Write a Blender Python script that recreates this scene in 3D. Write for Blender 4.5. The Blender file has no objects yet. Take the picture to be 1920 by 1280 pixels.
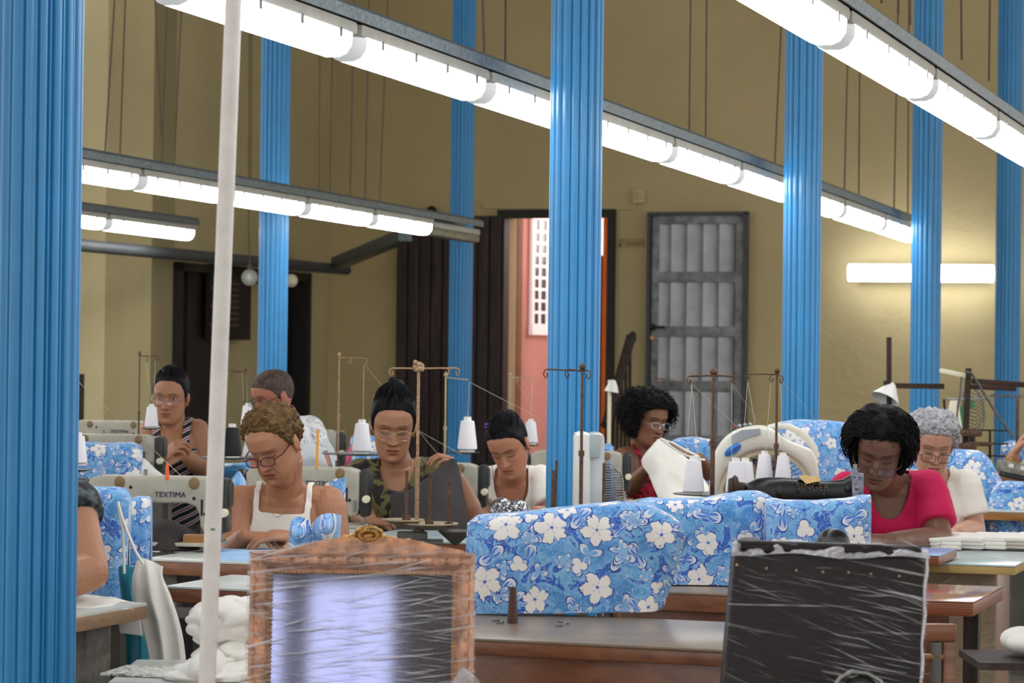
import bpy, bmesh, math, random
import numpy as np
from mathutils import Vector, Matrix, noise
random.seed(7)
V = Vector
C = bpy.context.scene.collection
PI = math.pi
F = 5000.0; H0 = 1.38; PITCH = 40/5000.0; ROLL = 0.012
fwd = V((0, math.cos(PITCH), math.sin(PITCH))); r0 = V((1, 0, 0)); u0 = V((0, -math.sin(PITCH), math.cos(PITCH)))
rt = r0*math.cos(ROLL)+u0*math.sin(ROLL); up = u0*math.cos(ROLL)-r0*math.sin(ROLL)
CAM = V((0, 0, H0))
def ray(px, py):
    return fwd*F+rt*(px-960)-up*(py-640)
def at(px, py, Y):                       # point of the place seen at a pixel, Y metres ahead
    d = ray(px, py); return CAM+d*(Y/d.y)
def atz(px, py, z):
    d = ray(px, py); return CAM+d*((z-H0)/d.z)
def s2l(c):
    c = c/255.0
    return c/12.92 if c <= .04045 else ((c+.055)/1.055)**2.4
def col(r, g, b, a=1): return (s2l(r), s2l(g), s2l(b), a)
TH = math.atan(1690/F)                   # heading of the light rows
UD = V((math.sin(TH), math.cos(TH), 0)); VD = V((math.cos(TH), -math.sin(TH), 0)); ZD = V((0, 0, 1))

# ---------- materials
class NT:
    def __init__(s, name):
        s.m = bpy.data.materials.new(name); s.m.use_nodes = True
        s.t = s.m.node_tree; s.n = s.t.nodes
        s.b = s.n['Principled BSDF']; s.out = s.n['Material Output']
    def new(s, ty, **kw):
        n = s.n.new(ty)
        for k, v in kw.items():
            if k in n.inputs: n.inputs[k].default_value = v
            else: setattr(n, k, v)
        return n
    def l(s, a, b): s.t.links.new(a, b)
    def coord(s, kind='Object', scale=(1, 1, 1), rot=(0, 0, 0), loc=(0, 0, 0)):
        tc = s.new('ShaderNodeTexCoord'); mp = s.new('ShaderNodeMapping')
        mp.inputs['Scale'].default_value = scale; mp.inputs['Rotation'].default_value = rot; mp.inputs['Location'].default_value = loc
        s.l(tc.outputs[kind], mp.inputs['Vector']); return mp.outputs[0]
    def noise(s, vec, scale=5, detail=4, rough=.5, dist=0):
        n = s.new('ShaderNodeTexNoise'); n.inputs['Scale'].default_value = scale; n.inputs['Detail'].default_value = detail
        n.inputs['Roughness'].default_value = rough; n.inputs['Distortion'].default_value = dist
        s.l(vec, n.inputs['Vector']); return n.outputs['Fac']
    def ramp(s, fac, stops, interp='LINEAR'):
        r = s.new('ShaderNodeValToRGB'); r.color_ramp.interpolation = interp
        e = r.color_ramp.elements
        while len(e) < len(stops): e.new(.5)
        for i, (p, c) in enumerate(stops): e[i].position = p; e[i].color = c
        s.l(fac, r.inputs[0]); return r.outputs[0]
    def mix(s, fac, a, b, mode='MIX'):
        m = s.new('ShaderNodeMix'); m.data_type = 'RGBA'; m.blend_type = mode
        for i, x in ((0, fac), (6, a), (7, b)):
            if hasattr(x, 'links'): s.l(x, m.inputs[i])
            else: m.inputs[i].default_value = x
        return m.outputs[2]
    def math(s, op, a, b=0.0, c=0.0, clamp=False):
        m = s.new('ShaderNodeMath'); m.operation = op; m.use_clamp = clamp
        for i, x in enumerate((a, b, c)):
            if hasattr(x, 'links'): s.l(x, m.inputs[i])
            else: m.inputs[i].default_value = x
        return m.outputs[0]
    def bump(s, h, strength=.3, dist=.01):
        b = s.new('ShaderNodeBump'); b.inputs['Strength'].default_value = strength; b.inputs['Distance'].default_value = dist
        s.l(h, b.inputs['Height']); s.l(b.outputs[0], s.b.inputs['Normal']); return b
    def base(s, c):
        if hasattr(c, 'links'): s.l(c, s.b.inputs['Base Color'])
        else: s.b.inputs['Base Color'].default_value = c
    def set(s, **kw):
        for k, v in kw.items(): s.b.inputs[k.replace('_', ' ')].default_value = v
def simple(name, c, rough=.5, metal=0, var=.12, vs=6, bump=0, bs=60, bd=.002, scale=(1, 1, 1), **kw):
    t = NT(name); co = t.coord(scale=scale)
    f = t.noise(co, vs, 4, .6)
    dark = tuple(x*(1-var*1.6) for x in c[:3])+(1,); lite = tuple(min(1, x*(1+var)) for x in c[:3])+(1,)
    t.base(t.ramp(f, [(.3, dark), (.7, lite)])); t.set(Roughness=rough, Metallic=metal, **kw)
    if bump: t.bump(t.noise(co, bs, 3), bump, bd)
    return t.m
def wall_mat(name, c, worn=0.0):
    t = NT(name); co = t.coord('Object')
    f = t.noise(co, .8, 5, .6); g = t.noise(co, 14, 4, .7)
    a = t.ramp(f, [(.3, tuple(x*.86 for x in c[:3])+(1,)), (.7, tuple(x*1.06 for x in c[:3])+(1,))])
    st = t.ramp(t.noise(co, 3.1, 6, .75, .6), [(.66, (0, 0, 0, 1)), (.74, (1, 1, 1, 1))])
    m = t.math('MULTIPLY', st, .16)
    t.base(t.mix(m, a, col(96, 78, 52))); t.set(Roughness=.85)
    t.bump(t.math('ADD', t.math('MULTIPLY', t.noise(co, 2.4, 6, .6, .5), .8), t.math('MULTIPLY', g, .25)), .5, .03+.03*worn)
    return t.m
def wood_mat(name, c1, c2, axis=0, rough=.4, sc=1.0, coat=0):
    t = NT(name); s = [1.2, 14, 14] if axis == 0 else ([14, 14, 1.2] if axis == 2 else [14, 1.2, 14])
    co = t.coord(scale=tuple(x*sc for x in s))
    f = t.noise(co, 1.6, 6, .65, 1.2); g = t.noise(co, 9, 3, .6)
    a = t.ramp(f, [(.28, c2), (.5, tuple((x+y)/2 for x, y in zip(c1, c2))), (.72, c1)])
    t.base(t.mix(t.math('MULTIPLY', g, .3), a, tuple(x*.6 for x in c2[:3])+(1,))); t.set(Roughness=rough); t.set(Coat_Weight=coat)
    t.bump(g, .12, .002); return t.m
M = {}
def mats():
    M['wall'] = wall_mat('ochre_plaster', col(198, 180, 134))
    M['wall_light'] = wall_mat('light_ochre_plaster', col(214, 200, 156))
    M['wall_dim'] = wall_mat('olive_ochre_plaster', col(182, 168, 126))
    M['floor'] = simple('worn_floor_tile', col(120, 112, 100), .55, var=.2, vs=2)
    M['blue'] = simple('blue_gloss_paint', col(54, 144, 202), .3, var=.05, vs=5, bump=.1, bs=25)
    M['white_pole'] = simple('chalky_white_paint', col(238, 232, 228), .45, var=.05, vs=30, bump=.3, bs=80)
    M['galv'] = simple('galvanised_steel', col(122, 132, 136), .5, .75, var=.25, vs=60, bump=.1)
    M['galv_worn'] = simple('worn_galvanised_steel', col(150, 146, 128), .5, .7, var=.3, vs=30, bump=.1)
    M['housing'] = simple('grey_lamp_housing', col(176, 174, 164), .5)
    M['darkpipe'] = simple('dark_grey_conduit', col(78, 82, 84), .6, .3)
    M['cable'] = simple('brown_cable', col(98, 84, 66), .8)
    M['darkwood'] = wood_mat('weathered_dark_wood', col(84, 68, 64), col(34, 27, 28), 2, .7)
    M['frame'] = simple('black_brown_frame_wood', col(34, 28, 24), .6, var=.3)
    M['zinc'] = simple('brushed_zinc_sheet', col(190, 190, 194), .5, .3, var=.12, vs=5, bump=.15, bs=30)
    M['zincd'] = simple('scuffed_zinc_frame', col(140, 142, 144), .55, .35, var=.32, vs=9, bump=.15, bs=30)
    M['black'] = simple('black_plastic', col(20, 20, 22), .4)
    M['brass'] = simple('brass', col(190, 150, 80), .35, .9)
    M['pinkwall'] = wall_mat('pink_corridor_plaster', col(232, 168, 160))
    M['orange'] = simple('orange_paint', col(240, 134, 40), .6)
    M['redwood'] = simple('dark_red_paint', col(110, 28, 26), .5)
    M['white'] = simple('white_enamel', col(232, 230, 226), .35, var=.04)
    M['wood'] = wood_mat('red_brown_table_wood', col(164, 108, 76), col(112, 68, 46), 0, .3)
    M['woodtop'] = wood_mat('worn_greyish_tabletop', col(164, 144, 120), col(132, 114, 94), 0, .28)
    M['oak'] = wood_mat('honey_wood', col(190, 134, 70), col(140, 92, 44), 0, .45)
    M['formica'] = simple('pale_grey_laminate', col(206, 210, 204), .3, var=.05)
    M['formicab'] = simple('pale_blue_laminate', col(190, 206, 208), .2, var=.05)
    M['machine'] = simple('grey_beige_enamel', col(176, 172, 158), .4, var=.14, vs=9)
    M['machine_dark'] = simple('dark_machine_plate', col(52, 54, 52), .4, .3, var=.2)
    M['steel'] = simple('bare_steel', col(150, 150, 148), .35, .9, var=.2)
    M['rust'] = simple('rusty_steel_rod', col(104, 78, 62), .6, .5, var=.35, vs=40)
    M['rope'] = simple('cord_wrapped_rod', col(172, 140, 108), .8, var=.3, vs=120, bump=.6, bs=200)
    M['beige'] = simple('beige_enamel', col(172, 158, 128), .5, var=.2)
    M['cream'] = simple('cream_plastic', col(232, 224, 196), .4, var=.05)
    M['thread'] = simple('white_thread_cone', col(236, 234, 240), .7, var=.03, bump=.5, bs=12, bd=.002, scale=(1, 1, 30))
    M['threadb'] = simple('black_thread_cone', col(18, 19, 23), .7, var=.2, bump=.5, bs=12, bd=.002, scale=(1, 1, 30))
    M['threadline'] = simple('thread_line', col(214, 208, 190), .8)
    M['cotton'] = simple('white_cotton', col(238, 234, 226), .85, var=.04, bump=.3, bs=12, bd=.01)
    M['cottonblue'] = simple('pale_blue_cotton', col(160, 196, 236), .8, var=.12, vs=8)
    M['teal'] = simple('teal_fabric', col(22, 128, 152), .75, var=.12)
    M['charcoal'] = simple('charcoal_fabric', col(50, 43, 43), .85, var=.12, bump=.3, bs=300)
    M['sheer'] = simple('sheer_white_fabric', col(206, 212, 216), .8, var=.1)
    M['gold'] = simple('aged_gold_leaf', col(196, 148, 84), .35, .75, var=.35, vs=22, bump=.3, bs=40)
    M['goldfr'] = simple('carved_gilt_frame', col(206, 150, 114), .4, .35, var=.4, vs=26, bump=.5, bs=60)
    M['leather'] = simple('dark_brown_leather', col(36, 29, 29), .45, var=.2, Specular_IOR_Level=.25, bump=.2, bs=90)
    M['stud'] = simple('brass_stud', col(214, 176, 142), .3, .8)
    M['fanbody'] = simple('ivory_fan_plastic', col(226, 224, 212), .3, var=.03)
    M['fanpanel'] = simple('grey_fan_panel', col(160, 168, 174), .35)
    M['badge'] = simple('blue_badge', col(40, 130, 214), .35)
    M['badgetext'] = simple('purple_badge_lettering', col(92, 40, 130), .5)
    M['navytext'] = simple('navy_lettering', col(38, 46, 78), .5)
    M['goldtext'] = simple('faded_gold_lettering', col(92, 78, 60), .5)
    M['tanfaint'] = simple('faint_brown_lettering', col(128, 104, 74), .8)
    M['blackenamel'] = simple('worn_black_enamel', col(26, 25, 27), .32, .2, var=.5, vs=14)
    M['faceplate'] = simple('scratched_steel_plate', col(132, 132, 150), .35, .8, var=.4, vs=40)
    M['darkiron'] = simple('dark_rusty_iron', col(62, 42, 34), .6, .4, var=.3)
    M['greenp'] = simple('green_leaf', col(40, 140, 90), .5)
    M['bulb'] = simple('lamp_glass', col(210, 214, 210), .1)
    M['greypost'] = simple('grey_metal_stand', col(104, 102, 96), .5, .4, var=.2)
    M['purple'] = simple('purple_hair_clip', col(110, 70, 200), .4)
    M['orangeplastic'] = simple('orange_plastic', col(240, 96, 30), .4)
    M['yelloworange'] = simple('amber_plastic', col(240, 160, 20), .4)
    M['tan'] = simple('tan_cardboard', col(196, 164, 104), .8)
    t = NT('lamp_diffuser'); t.base(col(255, 255, 255)); t.b.inputs['Emission Color'].default_value = (.93, .97, 1, 1); t.b.inputs['Emission Strength'].default_value = LAMP; M['diffuser'] = t.m
    t = NT('bright_daylight_pane'); t.base(col(250, 250, 255)); t.b.inputs['Emission Color'].default_value = (.92, .95, 1, 1); t.b.inputs['Emission Strength'].default_value = 4.5; M['bright'] = t.m
    t = NT('lamp_end_cap'); t.base(col(206, 206, 200)); t.set(Roughness=.35); t.b.inputs['Emission Color'].default_value = (.93, .97, 1, 1); t.b.inputs['Emission Strength'].default_value = .28; M['end_cap'] = t.m
    t = NT('dim_lamp_diffuser'); t.base(col(235, 235, 230)); t.b.inputs['Emission Color'].default_value = (.9, .97, 1, 1); t.b.inputs['Emission Strength'].default_value = .5; M['diffuser_dim'] = t.m
    t = NT('lens_glass'); t.base((1, 1, 1, 1))
    gl = t.new('ShaderNodeBsdfGlossy'); gl.inputs['Roughness'].default_value = .1; tr = t.new('ShaderNodeBsdfTransparent'); tr.inputs[0].default_value = (.94, .93, .93, 1); mx = t.new('ShaderNodeMixShader'); mx.inputs[0].default_value = .07
    t.l(tr.outputs[0], mx.inputs[1]); t.l(gl.outputs[0], mx.inputs[2]); t.l(mx.outputs[0], t.out.inputs['Surface']); t.n.remove(t.b); M['lens'] = t.m
    t = NT('clear_bulb_glass'); t.base((.8, .85, .8, 1)); t.set(Roughness=.05, Alpha=.35); M['clearglass'] = t.m
    t = NT('navy_glass'); t.base(col(100, 103, 130)); t.set(Roughness=.05, Metallic=1.0); M['mirror'] = t.m
    M['window_glow'] = NT('self_lit_window'); t = M['window_glow']; t.base(col(250, 235, 235)); t.b.inputs['Emission Color'].default_value = (1, .9, .9, 1); t.b.inputs['Emission Strength'].default_value = .35; M['window_glow'] = t.m  # frame and grille emit a little themselves, to look lit by day
LAMP = 11.0

def floral(name, sc=1.0, seed=0, worn=0):
    """blue hibiscus print: white five-petal flowers, dark blue leaves, navy and white line work"""
    t = NT(name)
    tc = t.new('ShaderNodeUVMap'); tc.uv_map = 'UVMap'
    mp = t.new('ShaderNodeMapping'); mp.inputs['Location'].default_value = (seed*3.7, seed*1.9, 0); mp.inputs['Scale'].default_value = (sc, sc, sc)
    t.l(tc.outputs[0], mp.inputs['Vector'])
    warp = t.new('ShaderNodeTexNoise'); warp.inputs['Scale'].default_value = 22; warp.inputs['Detail'].default_value = 2; t.l(mp.outputs[0], warp.inputs['Vector'])
    wv = t.new('ShaderNodeVectorMath', operation='MULTIPLY_ADD'); t.l(warp.outputs['Color'], wv.inputs[0]); wv.inputs[1].default_value = (.014, .014, 0); t.l(mp.outputs[0], wv.inputs[2])
    P = wv.outputs[0]
    def cell(scale, off, rnd=.75):
        o = t.new('ShaderNodeVectorMath', operation='ADD'); t.l(P, o.inputs[0]); o.inputs[1].default_value = off
        v = t.new('ShaderNodeTexVoronoi'); v.voronoi_dimensions = '2D'; v.inputs['Scale'].default_value = scale; v.inputs['Randomness'].default_value = rnd
        t.l(o.outputs[0], v.inputs['Vector'])
        d = t.new('ShaderNodeVectorMath', operation='SUBTRACT'); t.l(o.outputs[0], d.inputs[0]); t.l(v.outputs['Position'], d.inputs[1])
        s = t.new('ShaderNodeSeparateXYZ'); t.l(d.outputs[0], s.inputs[0])
        sc_ = t.new('ShaderNodeSeparateColor'); t.l(v.outputs['Color'], sc_.inputs[0])
        r = t.math('SQRT', t.math('ADD', t.math('MULTIPLY', s.outputs[0], s.outputs[0]), t.math('MULTIPLY', s.outputs[1], s.outputs[1])))
        a = t.math('ARCTAN2', s.outputs[1], s.outputs[0])
        return r, a, sc_.outputs[0], sc_.outputs[1], s
    def flower(scale, off, n, R, lo, power=.6):
        r, a, h, h2, s = cell(scale, off)
        ph = t.math('MULTIPLY', h, 6.28)
        c = t.math('ABSOLUTE', t.math('COSINE', t.math('MULTIPLY', t.math('ADD', a, ph), n/2)))
        pr = t.math('MULTIPLY', t.math('ADD', t.math('MULTIPLY', t.math('POWER', c, power), 1-lo), lo), t.math('MULTIPLY', t.math('ADD', t.math('MULTIPLY', h2, .5), .62), R))
        return t.math('DIVIDE', r, pr), c, r     # <1 inside
    def lt(x, k, soft=.04):
        return t.math('DIVIDE', t.math('SUBTRACT', k, x), soft, clamp=True)
    def line(x, k, w):
        return t.math('SUBTRACT', 1, t.math('DIVIDE', t.math('ABSOLUTE', t.math('SUBTRACT', x, k)), w), clamp=True)
    f1 = t.noise(P, 15, 3, .55, 1.2); f2 = t.noise(P, 30, 2, .5, 1.8); f3 = t.noise(P, 24, 3, .6, 2.2)
    ground = t.ramp(f1, [(.36, col(74, 144, 210)), (.5, col(102, 168, 224)), (.62, col(136, 190, 232))])
    dk = t.ramp(t.noise(P, 300, 2), [(.45, col(22, 78, 180)), (.64, col(84, 144, 226))])
    c = t.mix(t.ramp(f1, [(.60, (0, 0, 0, 1)), (.605, (1, 1, 1, 1))]), ground, dk)
    c = t.mix(t.ramp(f3, [(.66, (0, 0, 0, 1)), (.665, (1, 1, 1, 1))]), c, col(36, 96, 200))
    c = t.mix(t.math('MULTIPLY', line(f2, .5, .010), .75), c, col(220, 228, 242)); c = t.mix(t.math('MULTIPLY', line(f2, .58, .010), .7), c, col(34, 70, 164)); c = t.mix(t.math('MULTIPLY', line(f3, .42, .010), .8), c, col(214, 224, 242)); c = t.mix(line(f1, .42, .006), c, col(30, 66, 160))
    # leaf pairs drawn as outlines, then pale lilies
    q, cc, r = flower(11, (.31, .17, 0), 2, .038, .03, 2.4)
    c = t.mix(lt(q, 1.08), c, col(30, 62, 158)); c = t.mix(lt(q, .96), c, col(226, 230, 240)); c = t.mix(lt(q, .78), c, col(66, 128, 214)); c = t.mix(t.math('MULTIPLY', line(cc, .99, .02), lt(q, .8)), c, col(220, 228, 240))
    q, cc, r = flower(10, (.57, .71, 0), 3, .034, .04, 2.2)
    c = t.mix(lt(q, 1.07), c, col(30, 62, 158)); c = t.mix(lt(q, .96), c, col(214, 224, 240)); c = t.mix(lt(q, .62), c, col(124, 176, 230))
    q, cc, r = flower(10.5, (.17, .39, 0), 5, .027, .10, 1.6)
    c = t.mix(lt(q, 1.08), c, col(36, 70, 168)); c = t.mix(lt(q, .96), c, col(222, 228, 240)); c = t.mix(lt(q, .74), c, col(136, 184, 232))
    q, cc, r = flower(6.5, (.77, .41, 0), 3, .024, .42, .8)
    c = t.mix(lt(q, 1.12), c, col(40, 84, 184)); c = t.mix(lt(q, 1.0), c, col(238, 234, 232))
    # large hibiscus, two overlapping ragged layers
    q, cc, r = flower(7.6, (.12, .93, 0), 5, .0385, .50, .55)
    rag = t.math('ADD', q, t.math('MULTIPLY', t.math('SUBTRACT', t.noise(P, 70, 2), .5), .85))
    c = t.mix(lt(rag, 1.07), c, col(30, 70, 172)); c = t.mix(lt(rag, .98), c, col(240, 236, 232))
    vein = t.math('MULTIPLY', line(cc, .15, .10), lt(q, .62, .1)); c = t.mix(vein, c, col(84, 120, 204)); c = t.mix(lt(r, .005, .002), c, col(60, 100, 200))
    t.base(c); t.set(Roughness=.75); t.set(Sheen_Weight=.1)
    co = t.coord('Object'); t.bump(t.noise(co, 18, 3, .5), .35, .012)
    return t.m

def film_mat(name, ang=0.0, dens=.5, seed=0, white=.55, warm=0, alo=0.0, S=1.0, rough=.14, patch=(.42, .62), pmin=.12, gloss=.05, psc=4, thr=0.0):
    """stretched clear plastic film with creases; white streaks and patches paint reflected glare into its colour"""
    t = NT(name)
    tc = t.new('ShaderNodeTexCoord'); mp = t.new('ShaderNodeMapping')
    t.l(tc.outputs['Object'], mp.inputs['Vector']); mp.inputs['Location'].default_value = (seed, 0, seed*.7)
    mp.inputs['Rotation'].default_value = (0, ang, 0); mp.inputs['Scale'].default_value = (1, 2, 1)
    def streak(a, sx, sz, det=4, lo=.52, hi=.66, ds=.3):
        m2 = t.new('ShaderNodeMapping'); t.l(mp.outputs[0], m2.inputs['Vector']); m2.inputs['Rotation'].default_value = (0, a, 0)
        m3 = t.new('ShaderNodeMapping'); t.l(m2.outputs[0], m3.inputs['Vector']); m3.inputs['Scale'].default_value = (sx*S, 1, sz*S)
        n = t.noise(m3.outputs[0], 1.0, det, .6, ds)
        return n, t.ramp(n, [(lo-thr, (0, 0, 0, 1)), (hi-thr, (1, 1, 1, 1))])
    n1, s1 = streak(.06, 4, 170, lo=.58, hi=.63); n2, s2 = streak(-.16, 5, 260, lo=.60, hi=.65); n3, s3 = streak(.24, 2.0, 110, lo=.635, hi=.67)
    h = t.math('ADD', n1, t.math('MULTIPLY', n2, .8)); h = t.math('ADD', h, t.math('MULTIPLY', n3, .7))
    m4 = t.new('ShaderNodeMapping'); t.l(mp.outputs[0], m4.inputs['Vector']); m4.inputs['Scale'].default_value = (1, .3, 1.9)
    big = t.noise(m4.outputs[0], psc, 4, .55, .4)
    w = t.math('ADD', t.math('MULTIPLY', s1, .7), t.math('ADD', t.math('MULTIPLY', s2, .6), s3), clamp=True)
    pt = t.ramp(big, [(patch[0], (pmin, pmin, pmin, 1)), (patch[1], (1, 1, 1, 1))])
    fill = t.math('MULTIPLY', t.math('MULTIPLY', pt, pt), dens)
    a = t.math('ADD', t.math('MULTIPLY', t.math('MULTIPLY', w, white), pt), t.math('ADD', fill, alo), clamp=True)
    bp = t.new('ShaderNodeBump'); bp.inputs['Strength'].default_value = .8; bp.inputs['Distance'].default_value = .006; t.l(h, bp.inputs['Height'])
    gl = t.new('ShaderNodeBsdfGlossy'); gl.inputs['Roughness'].default_value = rough; gl.inputs['Color'].default_value = (.95, .95, 1, 1); t.l(bp.outputs[0], gl.inputs['Normal'])
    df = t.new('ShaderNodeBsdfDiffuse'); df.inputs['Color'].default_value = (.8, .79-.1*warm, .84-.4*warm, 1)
    tr = t.new('ShaderNodeBsdfTransparent')
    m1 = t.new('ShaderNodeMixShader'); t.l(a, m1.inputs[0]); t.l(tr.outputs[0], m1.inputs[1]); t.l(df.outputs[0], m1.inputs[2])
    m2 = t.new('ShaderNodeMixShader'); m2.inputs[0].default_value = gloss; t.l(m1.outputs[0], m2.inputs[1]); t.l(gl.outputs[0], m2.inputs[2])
    t.l(m2.outputs[0], t.out.inputs['Surface']); t.n.remove(t.b)
    return t.m

# ---------- geometry
class MB:
    def __init__(s): s.v = []; s.f = []; s.m = []; s.uv = None
    def add(s, vs, fs, mi=0):
        o = len(s.v); s.v += [tuple(x) for x in vs]; s.f += [tuple(i+o for i in f) for f in fs]; s.m += [mi]*len(fs); return s
    def box(s, c, size, R=None, mi=0, bev=0):
        x, y, z = [d/2 for d in size]; R = R or Matrix.Identity(3); c = V(c)
        if bev:
            b = min(bev, x*.9, y*.9, z*.9); pts = []; P = lambda a, b_, c_: c+R@V((a, b_, c_))
            bm = bmesh.new(); bmesh.ops.create_cube(bm, size=1)
            for v in bm.verts: v.co = V((v.co.x*2*x, v.co.y*2*y, v.co.z*2*z))
            bmesh.ops.bevel(bm, geom=bm.edges[:], offset=b, segments=2, affect='EDGES', profile=.6)
            vs = [c+R@v.co for v in bm.verts]; bm.verts.index_update(); fs = [[v.index for v in f.verts] for f in bm.faces]; bm.free()
            return s.add(vs, fs, mi)
        vs = [c+R@V((a*x, b*y, d*z)) for a in (-1, 1) for b in (-1, 1) for d in (-1, 1)]
        return s.add(vs, [(0, 1, 3, 2), (4, 6, 7, 5), (0, 4, 5, 1), (2, 3, 7, 6), (0, 2, 6, 4), (1, 5, 7, 3)], mi)
    def loft(s, rings, cap=True, mi=0, closed=True):
        n = len(rings[0]); vs = [p for r in rings for p in r]; fs = []
        for i in range(len(rings)-1):
            for j in range(n if closed else n-1):
                k = (j+1) % n; fs.append((i*n+j, i*n+k, (i+1)*n+k, (i+1)*n+j))
        if cap and closed:
            fs.append(tuple(range(n))[::-1]); fs.append(tuple((len(rings)-1)*n+j for j in range(n)))
        return s.add(vs, fs, mi)
    def tube(s, pts, r, n=10, mi=0, cap=True, flat=1.0, round_ends=False):
        pts = [V(p) for p in pts]; k = len(pts); rr = list(r) if hasattr(r, '__len__') else [r]*k
        if round_ends:
            d0 = (pts[0]-pts[1]).normalized(); d1 = (pts[-1]-pts[-2]).normalized()
            pts = [pts[0]+d0*rr[0]*.95, pts[0]+d0*rr[0]*.6]+pts+[pts[-1]+d1*rr[-1]*.6, pts[-1]+d1*rr[-1]*.95]
            rr = [rr[0]*.3, rr[0]*.8]+rr+[rr[-1]*.8, rr[-1]*.3]; k += 4
        T = []
        for i in range(k):
            d = pts[min(i+1, k-1)]-pts[max(i-1, 0)]
            T.append(d.normalized() if d.length > 1e-9 else V((0, 0, 1)))
        a = V((0, 0, 1)) if abs(T[0].z) < .9 else V((1, 0, 0))
        u = T[0].cross(a).normalized(); rings = []
        for i in range(k):
            if i: u = (u-T[i]*u.dot(T[i])); u = u.normalized() if u.length > 1e-6 else T[i].orthogonal().normalized()
            w = T[i].cross(u)
            rings.append([pts[i]+(u*math.cos(2*PI*j/n)+w*math.sin(2*PI*j/n)*flat)*rr[i] for j in range(n)])
        return s.loft(rings, cap, mi)
    def lathe(s, prof, base, axis=ZD, n=24, mi=0, sx=1.0):
        base = V(base); axis = V(axis).normalized(); u = axis.orthogonal().normalized()
        if abs(axis.z) > .99: u = V((1, 0, 0))
        w = axis.cross(u)
        return s.loft([[base+axis*h+(u*math.cos(2*PI*j/n)*sx+w*math.sin(2*PI*j/n))*max(r, 1e-4) for j in range(n)] for r, h in prof], True, mi)
    def ell(s, c, r, R=None, n=16, m=10, mi=0):
        c = V(c); R = R or Matrix.Identity(3); r = r if hasattr(r, '__len__') else (r, r, r); rings = []
        for i in range(m+1):
            t = -PI/2+PI*i/m; ct = max(math.cos(t), 1e-3)
            rings.append([c+R@V((r[0]*ct*math.cos(2*PI*j/n), r[1]*ct*math.sin(2*PI*j/n), r[2]*math.sin(t))) for j in range(n)])
        return s.loft(rings, True, mi)
    def prism(s, poly, d, mi=0):          # poly: world points of one face, d: extrusion vector
        a = [V(p) for p in poly]; b = [p+V(d) for p in a]; n = len(a)
        return s.add(a+b, [tuple(range(n)), tuple(range(n, 2*n))[::-1]]+[(i, i+n, (i+1) % n+n, (i+1) % n) for i in range(n)], mi)
    def mesh(s, name, mat, Minv=None, smooth=True, ang=40):
        me = bpy.data.meshes.new(name)
        me.from_pydata([tuple(Minv@V(v)) for v in s.v] if Minv is not None else s.v, [], s.f)
        bm = bmesh.new(); bm.from_mesh(me); bmesh.ops.recalc_face_normals(bm, faces=bm.faces[:]); bm.to_mesh(me); bm.free()
        for m in (mat if isinstance(mat, (list, tuple)) else [mat]): me.materials.append(m)
        if len(me.polygons) == len(s.m): me.polygons.foreach_set('material_index', s.m)
        if smooth:
            me.polygons.foreach_set('use_smooth', [True]*len(me.polygons)); me.set_sharp_from_angle(angle=math.radians(ang))
        return me
ROOTM = {}
def thing(name, label, cat, loc=(0, 0, 0), rz=0, group=None):
    o = bpy.data.objects.new(name, None); C.objects.link(o); o.empty_display_size = .05
    o.location = loc; o.rotation_euler = (0, 0, rz); o['label'] = label; o['category'] = cat
    if group: o['group'] = group
    ROOTM[o.name] = Matrix.Translation(V(loc))@Matrix.Rotation(rz, 4, 'Z'); return o
def rootm(o):
    while o.parent: o = o.parent
    return ROOTM.get(o.name, Matrix.Identity(4))
def obj(name, mb, mat, parent=None, label=None, local=False, smooth=True, ang=40):
    """links one mesh; world coordinates unless local"""
    if parent is None:
        c = V([sum(x[i] for x in mb.v)/len(mb.v) for i in range(2)]+[min(x[2] for x in mb.v)]) if not local else V((0, 0, 0))
        me = mb.mesh(name, mat, Matrix.Translation(-c), smooth, ang)
        o = bpy.data.objects.new(name, me); o.location = c; ROOTM_key = Matrix.Translation(c)
    else:
        me = mb.mesh(name, mat, None if local else rootm(parent).inverted(), smooth, ang)
        o = bpy.data.objects.new(name, me); o.parent = parent; ROOTM_key = None
    C.objects.link(o)
    if ROOTM_key is not None: ROOTM[o.name] = ROOTM_key
    if label: o['label'] = label
    return o
def tag(o, label, cat, group=None, kind=None):
    o['label'] = label; o['category'] = cat
    if group: o['group'] = group
    if kind: o['kind'] = kind
    return o
def struct(name, mb, mat, smooth=False):
    o = obj(name, mb, mat, smooth=smooth); o['kind'] = 'structure'; return o
def dup(root, loc, rz=0, label=None, group=None, scale=1.0):
    r = root.copy(); C.objects.link(r); r.location = loc; r.rotation_euler = (0, 0, rz); r.scale = (scale,)*3
    ROOTM[r.name] = Matrix.Translation(V(loc))@Matrix.Rotation(rz, 4, 'Z')@Matrix.Scale(scale, 4)
    if label: r['label'] = label
    if group: r['group'] = group
    for ch in list(root.children):
        c = ch.copy(); C.objects.link(c); c.parent = r
        for g in ch.children:
            d = g.copy(); C.objects.link(d); d.parent = c
    return r
def text_mb(s, size, origin, xdir, zdir, depth=.001, shear=0.0):
    cu = bpy.data.curves.new('t', 'FONT'); cu.body = s; cu.size = size; cu.extrude = depth; cu.align_x = 'CENTER'; cu.align_y = 'CENTER'; cu.shear = shear
    o = bpy.data.objects.new('t', cu); C.objects.link(o); bpy.context.view_layer.update()
    me = o.to_mesh(); mb = MB(); x = V(xdir).normalized(); z = V(zdir).normalized(); n = x.cross(z)
    mb.add([V(origin)+x*v.co.x+z*v.co.y+n*v.co.z for v in me.vertices], [tuple(p.vertices) for p in me.polygons])
    o.to_mesh_clear(); bpy.data.objects.remove(o); bpy.data.curves.remove(cu); return mb
def wires(path):                          # pixel/depth list to points
    return [at(*p) for p in path]
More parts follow.
